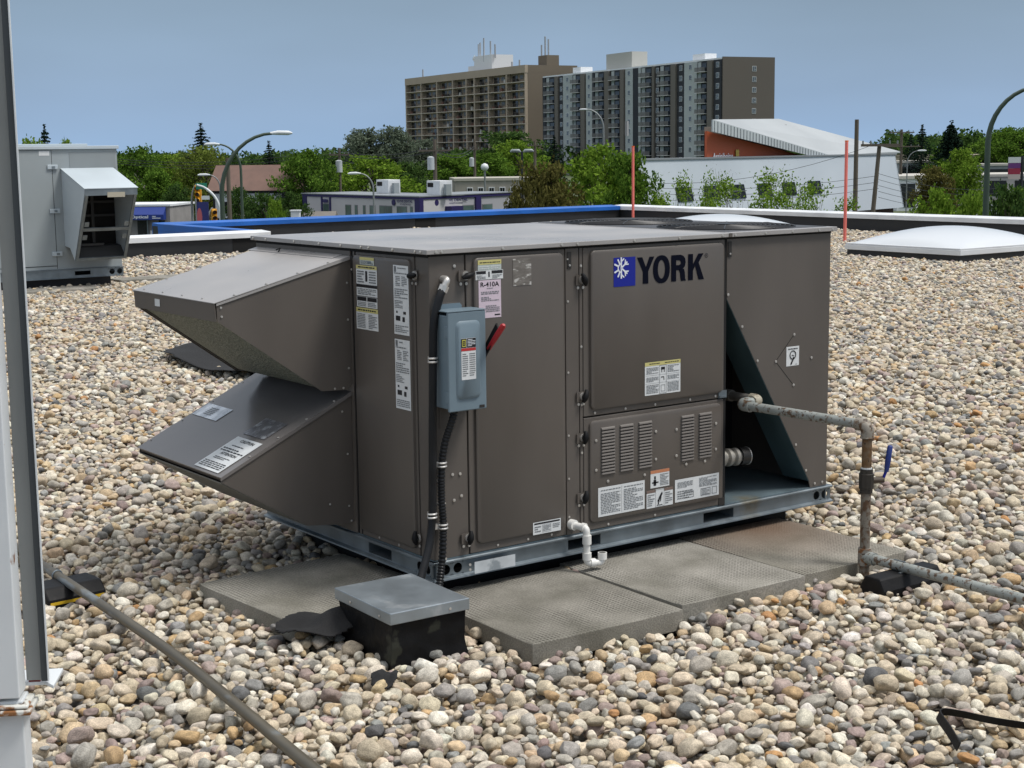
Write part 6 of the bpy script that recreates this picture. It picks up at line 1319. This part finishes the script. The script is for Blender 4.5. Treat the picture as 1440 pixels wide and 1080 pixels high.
MB().box(2.75, 4.2, -.7, .04, 2.98, 3.34).build('awning', purple, rw)
# small white gabled canopy and the grey block building behind
cv = thing('canopy', 'small white sloped canopy roof at the right end of the clinic', 'canopy', at(694, 300, 88).xy.to_3d() + Vector((0, 0, GZ)), .2); MB().prism([(-1.2, 2.9), (1.4, 4.1), (1.4, 3.6), (-1.2, 2.4)], 'y', -1.5, 1.5).build('roof', white_paint, cv); MB().box(-1.0, -.85, -1.4, 1.4, 0, 2.45).box(1.2, 1.35, -1.4, 1.4, 0, 3.6).build('wall', stucco, cv)
pb = at(640, 262, 165); gb = thing('block_building', 'grey concrete block building with four small white windows behind the clinic', 'building', (pb.x, pb.y, GZ), -YAW + .10); hb = at(680, 250.5, 165).z - GZ
blk = pbr('grey_block', (.30, .28, .25), .9, 0, .12, .7); MB().box(0, 9.6, 0, 8, 0, hb - .28).build('wall', blk, gb); MB().box(-.1, 9.7, -.1, 8.1, hb - .28, hb).build('cornice', pbr('pale_block', (.40, .38, .33), .9), gb)
for i in range(6):
    x = 1.25 + i*1.15; w_ = MB().box(x, x + .62, -.05, .05, hb - 1.65, hb - .95).build('window', white_paint, gb)
    for k in (0, 1): MB().box(x + .07 + k*.26, x + .29 + k*.26, -.07, -.051, hb - 1.56, hb - 1.04).build('pane', glass, w_)

# ------------------------------------------------------------------ optical shop, houses, car
po_ = at(176, 300, 130); ob = thing('shop_building', 'small optical shop with a blue awning and white lettering beyond the grey unit', 'building', (po_.x, po_.y, GZ), -YAW - .12); ht = at(210, 287, 130).z - GZ
MB().box(-6, 3.75, .0, 6, 0, ht - .16).build('wall', pbr('shop_grey', (.26, .25, .24), .85, 0, .15, 1), ob); MB().box(-6, 3.85, -.12, 6.1, ht - .16, ht).build('roof_trim', white_paint, ob)
sb = MB().prism([(-.1, ht - .2), (-.7, ht - .80), (-.7, ht - 1.22), (-.1, ht - 1.22)], 'x', -6, 3.45).build('awning', pbr('awning_blue', (.010, .035, .22), .6), ob)
FO = Frame((0, -.7, 0), (1, 0, 0), (0, 0, 1)); lettering(FO, 'd Optical', 1.25, ht - 1.01, .012, white_ink, ob, width=1.85, height=.30, bold=.03)
quads(FO, lines(random.Random(2), 2.5, 3.2, ht - 1.15, ht - .88, 2, .6), .012, 'small_print', white_ink, ob)
for x0, x1 in ((-1.0, .3), (1.0, 1.8), (2.8, 3.3)): MB().box(x0, x1, -.03, .05, .3, ht - 1.3).build('window', glass, ob)
MB().box(2.05, 2.7, -.06, -.02, .4, 1.55).build('white_panel', white_paint, ob); MB().box(1.85, 1.95, -.2, -.1, 0, ht - 1.23).build('post', galv, ob)
def house(label, u, D, w, wall_h, roof_h, rz, wm, rm, beams=False):
    p = at(u, 260, D); h = thing('house', label, 'house', (p.x, p.y, GZ), rz); d = w*.6
    MB().box(-w/2, w/2, -d/2, d/2, 0, wall_h).build('wall', wm, h); MB().prism([(-d/2 - .5, wall_h), (d/2 + .5, wall_h), (.0, wall_h + roof_h)], 'x', -w/2 - .4, w/2 + .4).build('roof', rm, h)
    for i in range(3): x = -w*.33 + i*w*.33; q = MB().box(x - .5, x + .5, -d/2 - .05, -d/2 + .02, wall_h - 2.0, wall_h - .9).build('window', white_paint, h); MB().box(x - .42, x + .42, -d/2 - .07, -d/2 - .052, wall_h - 1.93, wall_h - .97).build('pane', glass, q)
    if beams:
        for x in (-w/2 + .1, -w*.17, w*.17, w/2 - .1): MB().box(x - .09, x + .09, -d/2 - .045, -d/2 - .001, wall_h - 2.6, wall_h - .02).build('timber', bk_, h)
        MB().box(-w/2, w/2, -d/2 - .047, -d/2 - .0015, wall_h - .25, wall_h - .02).box(-w/2, w/2, -d/2 - .047, -d/2 - .0015, wall_h - 2.6, wall_h - 2.4).build('timber', bk_, h)
    return h
brown_roof = pbr('brown_shingle', (.17, .105, .085), .9, 0, .15, 1.2); house('white half timbered house with a brown shingle roof behind the street lamps', 360, 141, 6.6, 4.4, 2.2, -YAW - .2, white_paint, brown_roof, True)
house('low white house with grey roof left of the willow', 208, 185, 8, 2.6, 1.5, -YAW + .3, white_paint, pbr('grey_shingle', (.16, .145, .13), .9, 0, .15, 1.2)); house('low dark house behind the small bushy tree', 400, 120, 7, 2.2, 1.0, -YAW, pbr('dark_siding', (.05, .05, .05), .8), pbr('grey_shingle', (.16, .145, .13), .9))
def car(label, p, rz, paint):
    c = thing('parked_car', label, 'car', p, rz)
    pr = [(-2.2, .35), (-2.25, .75), (-1.9, .95), (-1.1, 1.02), (1.15, 1.0), (2.0, .88), (2.25, .65), (2.25, .35)]; cab = [(-1.75, .98), (-1.15, 1.45), (.35, 1.47), (1.1, .99)]
    MB().prism(pr, 'y', -.88, .88).build('body', paint, c, bevel=.08); MB().prism(cab, 'y', -.74, .74).build('cabin', paint, c, bevel=.06); MB().prism([(-1.55, 1.03), (-1.08, 1.39), (.28, 1.41), (.88, 1.03)], 'y', -.755, .755).build('side_glass', glass, c)
    MB().loft([(.45, -.66, 1.44), (.45, .66, 1.44), (.43, .66, 1.42), (.43, -.66, 1.42)], [(1.10, -.70, 1.03), (1.10, .70, 1.03), (1.07, .70, 1.01), (1.07, -.70, 1.01)]).build('windscreen', glass, c); MB().loft([(-1.22, -.66, 1.44), (-1.22, .66, 1.44), (-1.20, .66, 1.42), (-1.20, -.66, 1.42)], [(-1.78, -.70, 1.02), (-1.78, .70, 1.02), (-1.75, .70, 1.0), (-1.75, -.70, 1.0)]).build('rear_glass', glass, c)
    for x in (-1.35, 1.4):
        for y in (-.9, .72): w = MB().cyl((x, y, .32), (x, y + .2, .32), .32, 16).build('wheel', black, c, smooth=.6); MB().cyl((x, y - .01, .32), (x, y + .21, .32), .19, 12).build('rim', galv, w)
    for y in (-.8, .5): MB().box(2.18, 2.28, y, y + .3, .62, .76).build('headlight', white_paint, c); MB().box(-2.29, -2.2, y, y + .3, .66, .82).build('tail_light', red_ink, c)
car('dark red parked car right of the optical shop', at(252, 305, 152).xy.to_3d() + Vector((0, 0, GZ + .02)), -YAW + .5, pbr('maroon_paint', (.10, .012, .018), .25, 0, coat=.5))
car('white car parked by the far roofs beyond the spruce', at(1345, 280, 165).xy.to_3d() + Vector((0, 0, GZ + .02)), -YAW + .2, pbr('white_car_paint', (.6, .61, .62), .25, coat=.5))
car('silver car parked by the far roofs right of the spruce', at(1385, 284, 170).xy.to_3d() + Vector((0, 0, GZ + .02)), -YAW + .1, pbr('silver_car_paint', (.35, .37, .39), .3, .4, coat=.5))

# ------------------------------------------------------------------ street lamps, poles, signals, wires
green_pole = pbr('green_lamp_pole', (.060, .085, .062), .5, .2, .1, 2); grey_pole = pbr('grey_lamp_pole', (.24, .255, .26), .5, .4, .1, 2); wood = pbr('utility_wood', (.115, .095, .075), .9, 0, .2, 3, stretch=(3, 3, .3)); lampw = pbr('lamp_head_white', (.65, .68, .70), .4)
def lamp(label, u, D, uh, vh, m, r, rise=.55):
    """curved-arm street lamp: base bearing u, head at pixel (uh, vh) at the same distance"""
    b = at(u, 300, D); h = at(uh, vh, D); s = thing('street_lamp', label, 'street lamp', (b.x, b.y, GZ), 0, 'street lamps beyond the roof'); q = Vector((h.x - b.x, h.y - b.y, h.z - GZ)); side = Vector((q.x, q.y, 0)); zc = q.z - side.length*1.15
    pts = [Vector((0, 0, 0)), Vector((0, 0, zc*.6)), Vector((0, 0, zc))] + [side*(1 - math.cos(a)) + Vector((0, 0, zc + (q.z - zc)*math.sin(a))) for a in [i*math.pi/2/9 for i in range(1, 10)]]
    MB().tube(pts, [r, r*.85, r*.75] + [r*(.72 - .035*i) for i in range(9)], 10).build('pole', m, s, smooth=.9); d = side.normalized(); e = q
    MB().tube([e - d*.1, e + d*.18 + Vector((0, 0, .02)), e + d*.55 + Vector((0, 0, .01)), e + d*.70], [.05, .085, .085, .03], 10).build('lamp_head', lampw, s, smooth=.9)
    return s
lamp('tall dark green curved street lamp with a white head before the brown roofed house', 313, 58, 384, 187.5, green_pole, .115)
lamp('thin dark curved street lamp arching left over the half timbered house', 341, 84, 306, 203, green_pole, .09); lamp('small grey curved street lamp left of the tall green lamp', 311, 105, 293, 246, grey_pole, .07)
lamp('pale curved street lamp standing before the clinic wall', 526, 96, 505, 244, grey_pole, .075); lamp('pale curved street lamp in front of the striped grey tower', 849, 150, 825, 154, grey_pole, .13)
lamp('big green curved lamp pole leaving the frame beyond the white coping', 1386, 46, 1462, 122, green_pole, .105); lamp('far white headed street lamp by the white building corner', 1274, 150, 1292, 212, grey_pole, .07)
dl = thing('parking_lamp', 'black twin headed parking lot lamp above the grey block building', 'lamp', at(735, 300, 120).xy.to_3d() + Vector((0, 0, GZ)), -YAW); hz = at(735, 213, 120).z - GZ
MB().cyl((0, 0, 0), (0, 0, hz), .09, 8).build('pole', bk_, dl)
for s in (-1, 1): MB().tube([(s*.1, 0, hz - .05), (s*.25, 0, hz + .05), (s*.75, 0, hz + .06), (s*.9, 0, hz - .02)], [.06, .14, .13, .05], 8).build('lamp_head', pbr('lamp_grey', (.25, .28, .29), .4), dl, smooth=.9)
gl = thing('globe_lamp', 'small white globe lamp on the grey block building roof', 'lamp', at(682, 262, 160).xy.to_3d() + Vector((0, 0, GZ)), 0); hz = at(682, 240, 160).z - GZ; MB().cyl((0, 0, hz - 2.2), (0, 0, hz), .1, 8).build('pole', grey_pole, gl); MB().tube([(0, 0, hz - .05), (0, 0, hz + .1), (0, 0, hz + .35), (0, 0, hz + .62), (0, 0, hz + .75)], [.1, .32, .42, .32, .05], 12).build('globe', lampw, gl, smooth=1.2)
TOPS = {}
def upole(key, label, u, vtop, D, r, lean=(0, 0), arm=None, can=None, arm_rot=0.0):
    p = at(u, vtop, D); s = thing('utility_pole', label, 'utility pole', (p.x, p.y, GZ), -YAW, 'wooden utility poles'); h = p.z - GZ; tp_ = Vector((lean[0]*h, lean[1]*h, h))
    MB().tube([(0, 0, 0), tp_*.5, tp_], [r*1.15, r, r*.85], 10).build('pole', wood, s, smooth=.9)
    if arm:
        for k, (dz_, wl_) in enumerate(arm):
            c = tp_ + Vector((0, 0, -dz_)); MB().box(c.x - wl_, c.x + wl_, c.y - r*1.6, c.y - r*.9, c.z - .07, c.z + .07).build('crossarm', wood, s)
            for x in (-.9, -.5, .5, .9): MB().cyl((c.x + x*wl_, c.y - r*1.25, c.z + .07), (c.x + x*wl_, c.y - r*1.25, c.z + .25), .045, 6).build('insulator', grey_pole, s)
    if can: c = tp_ + Vector((can[0], 0, -can[1])); MB().tube([c + Vector((0, -.1, -.55)), c + Vector((0, -.1, .45)), c + Vector((0, -.1, .55))], [.30, .30, .12], 12).build('transformer', pbr('transformer_grey', (.45, .48, .50), .5), s, smooth=.7)
    R_ = Matrix.Rotation(-YAW, 3, 'Z'); TOPS[key] = (s.location + R_ @ tp_, s.location.copy(), R_)
upole('A', 'tall plain utility pole in front of the white sloping building', 1205, 168, 92, .14); upole('B', 'leaning utility pole with a crossarm in front of the white sloping building', 1222, 203, 88, .13, lean=(.075, 0), arm=[(.05, 1.05)])
upole('C', 'utility pole with a grey transformer can before the tan tower', 611, 196, 128, .17, arm=[(.9, 1.3)], can=(-.32, 1.9)); upole('D', 'utility pole with a wide transformer box left of the clinic', 477, 208, 140, .13, arm=[(.6, .9)], can=(-.05, 1.6)); upole('E', 'utility pole with a transformer can right of the tan tower centre', 667, 196, 190, .17, arm=[(1.2, 1.0)], can=(-.35, 2.7))
upole('F', 'plain utility pole in front of the plain side of the tan tower', 752, 198, 200, .2, arm=[(.6, .9)]); upole('H', 'grey pole standing behind the tall green street lamp', 320, 222, 75, .11); upole('G', 'far utility pole with crossarms between white building and spruces', 1268, 182, 210, .2, arm=[(.4, 1.6), (2.2, 2.4)])
def wire(label, a, e, sag, r=.012, grp='overhead wires'):
    a, e = Vector(a), Vector(e); O = a.copy(); pts = [a.lerp(e, i/12) - Vector((0, 0, sag*4*(i/12)*(1 - i/12))) - O for i in range(13)]; o = MB().tube(pts, r, 5).build('overhead_wire', bk_, smooth=1); o.location = O; tag(o, label, 'wire', grp)
tB, bB, RB = TOPS['B']; tA = TOPS['A'][0]
ORD = ('topmost', 'second highest', 'third highest', 'fourth highest', 'lowest')
for k in range(5): wire(ORD[k] + ' of five service wires from the leaning pole towards the far stores', tB + Vector((0, 0, -1.6 - k*.32)), at(1420, 262 + k*7, 120), .5)
for k in range(3): wire(('topmost', 'middle', 'lowest')[k] + ' of three service wires crossing the white wall to the leaning pole', at(880, 262 + k*8, 92), tB + Vector((0, 0, -1.7 - k*.35)), .4)
wire('long sloping wire across the white building front', at(870, 254, 90), tB + Vector((0, 0, .1)), .9)
for k in range(2): wire(('upper', 'lower')[k] + ' power line between the transformer poles below the tan tower', TOPS['D'][0] + Vector((0, 0, -.3 - .3*k)), TOPS['C'][0] + Vector((0, 0, -.6 - .3*k)), .5, .025); wire(('upper', 'lower')[k] + ' power line between the two transformer can poles', TOPS['C'][0] + Vector((0, 0, -.6 - .3*k)), TOPS['E'][0] + Vector((0, 0, -.8 - .3*k)), .8, .025)
for k in range(3): wire(('topmost', 'middle', 'lowest')[k] + ' power line along the treetops ending at the transformer box pole', at(150, 222 + 3*k, 150), TOPS['D'][0] + Vector((0, 0, -.4*k)), .8, .022)
# traffic signals and banner
sig_y = pbr('signal_yellow', (.62, .30, .012), .45); sig_lens = pbr('signal_lens', (.05, .02, .015), .3)
def signal(label, u, v, D, rz=0.0, arm=None):
    p = at(u, v, D); s = thing('traffic_signal', label, 'traffic signal', (p.x, p.y, GZ), -YAW + rz, 'yellow traffic signals'); z = p.z - GZ
    MB().box(-.18, .18, -.15, .15, z - .55, z + .55).build('housing', sig_y, s, bevel=.03)
    for k in (-1, 0, 1): l_ = MB().tube([(0, -.15, z + k*.35), (0, -.17, z + k*.35)], .13, 14).build('lens', sig_lens, s); MB().tube([(-.02, -.152, z + k*.35 + .02), (-.02, -.42, z + k*.35 - .02)], .15, 14, caps=False).build('visor', sig_y, l_)
    MB().tube(bend([(-.42, 0, 0), (-.42, 0, z - .35), (-.3, 0, z + .35), (-.05, 0, z + .62)], .35, 5), .07, 8).build('pole', grey_pole, s, smooth=.9); return s
signal('large yellow traffic signal above the blue banner', 279, 273, 96); signal('smaller yellow traffic signal low beside the green street pole', 301, 306, 100, .4)
ar = thing('signal_mast', 'pale curved signal mast with a green street sign behind the yellow signals', 'mast', at(310, 300, 92).xy.to_3d() + Vector((0, 0, GZ)), -YAW); z = at(310, 278, 92).z - GZ; MB().tube(smooth_path([(0, 0, 0), (0, 0, z - 1.2), (-.2, 0, z - .1), (-.8, 0, z + .55), (-1.3, 0, z + .75)], 5), .075, 8).build('mast', lampw, ar, smooth=.9)
MB().box(-1.35, -.72, -.03, .0, z + .50, z + .86).build('street_sign', pbr('sign_green', (.02, .22, .14), .5), ar); MB().box(-1.05, -.6, -.05, .05, z - .1, z + .12).build('camera_box', lampw, ar)
bn = thing('banner', 'tall blue banner sign below the large yellow signal', 'banner', at(283, 300, 95).xy.to_3d() + Vector((0, 0, GZ)), -YAW); z = at(283, 284, 95).z - GZ; MB().cyl((-.3, 0, 0), (-.3, 0, z + .2), .05, 8).build('pole', grey_pole, bn); MB().box(-.25, .45, -.03, .03, z - 2.4, z).build('panel', pbr('banner_blue', (.02, .025, .14), .6), bn)
MB().poly([(-.10 + .16*math.cos(a), -.034, z - .9 + .55*math.sin(a)) for a in [i*math.pi/8 for i in range(16)]]).build('emblem', pbr('banner_red', (.42, .10, .12), .6), bn, recalc=False)
# right-hand far roofs and sign board
def shed(label, u, v, D, w, d, mat, roofm, rz=0.0, wins=0):
    p = at(u, v, D); s = thing('shop_building', label, 'building', (p.x, p.y, GZ), -YAW + rz); h = p.z - GZ
    MB().box(-w/2, w/2, 0, d, 0, h - .35).build('wall', mat, s); MB().box(-w/2 - .2, w/2 + .2, -.2, d + .2, h - .35, h).build('roof', roofm, s)
    for i in range(wins): x = -w/2 + (i + .5)*w/wins; MB().box(x - w/wins*.36, x + w/wins*.36, -.06, .02, .4, h - .9).build('window', glass, s)
    return s
pale_r = pbr('pale_roof', (.46, .44, .40), .8, 0, .1, .3); beige = pbr('beige_wall', (.42, .36, .27), .85, 0, .06, .2)
shed('long beige flat roofed store behind the green curved lamp', 1420, 217, 330, 34, 24, beige, pbr('tan_roof', (.30, .26, .20), .9, 0, .1, .2), .0, 5); shed('white flat roofed store right of the white sloping building', 1306, 247, 190, 7.5, 10, white_paint, pale_r, .1, 3)
shed('low pale roofed store below the beige store', 1400, 245, 230, 30, 14, pbr('pale_wall', (.44, .43, .40), .85), pale_r, 0, 7); shed('grey far garage below the dark spruce group', 1288, 226, 260, 7, 8, pbr('garage_grey', (.30, .33, .35), .8), pale_r, 0, 1); shed('small grey hut on the beige store roof line', 1404, 230, 270, 5, 6, pbr('hut_grey', (.24, .26, .28), .8), pale_r, 0, 1)
sg = thing('sign_board', 'tall shop sign board with white purple and red panels by the right edge', 'sign', at(1424, 300, 150).xy.to_3d() + Vector((0, 0, GZ)), -YAW); z0, z1 = at(1424, 252, 150).z - GZ, at(1424, 221, 150).z - GZ
MB().cyl((.75, .1, 0), (.75, .1, z1 + .1), .13, 8).cyl((.55, .1, 0), (.55, .1, z0), .06, 8).build('post', bk_, sg)
for a, e, c in ((.74, 1.0, (.55, .58, .58)), (.50, .73, (.12, .03, .16)), (.22, .49, (.28, .02, .05)), (.0, .21, (.45, .38, .36))): MB().box(-.55, .55, -.08, .08, z0 + (z1-z0)*a, z0 + (z1-z0)*e).build('panel', pbr('sign_%d' % int(a*100), c, .5), sg)
wbx = thing('utility_box', 'small white utility box left of the clinic', 'utility box', at(416, 305, 105).xy.to_3d() + Vector((0, 0, GZ)), -YAW); hz = at(416, 297, 105).z - GZ; MB().box(-.3, .3, -.3, .3, 0, hz).build('cabinet', white_paint, wbx, bevel=.04); MB().box(-.35, .35, -.35, .35, hz + .001, hz + .08).build('lid', white_paint, wbx)
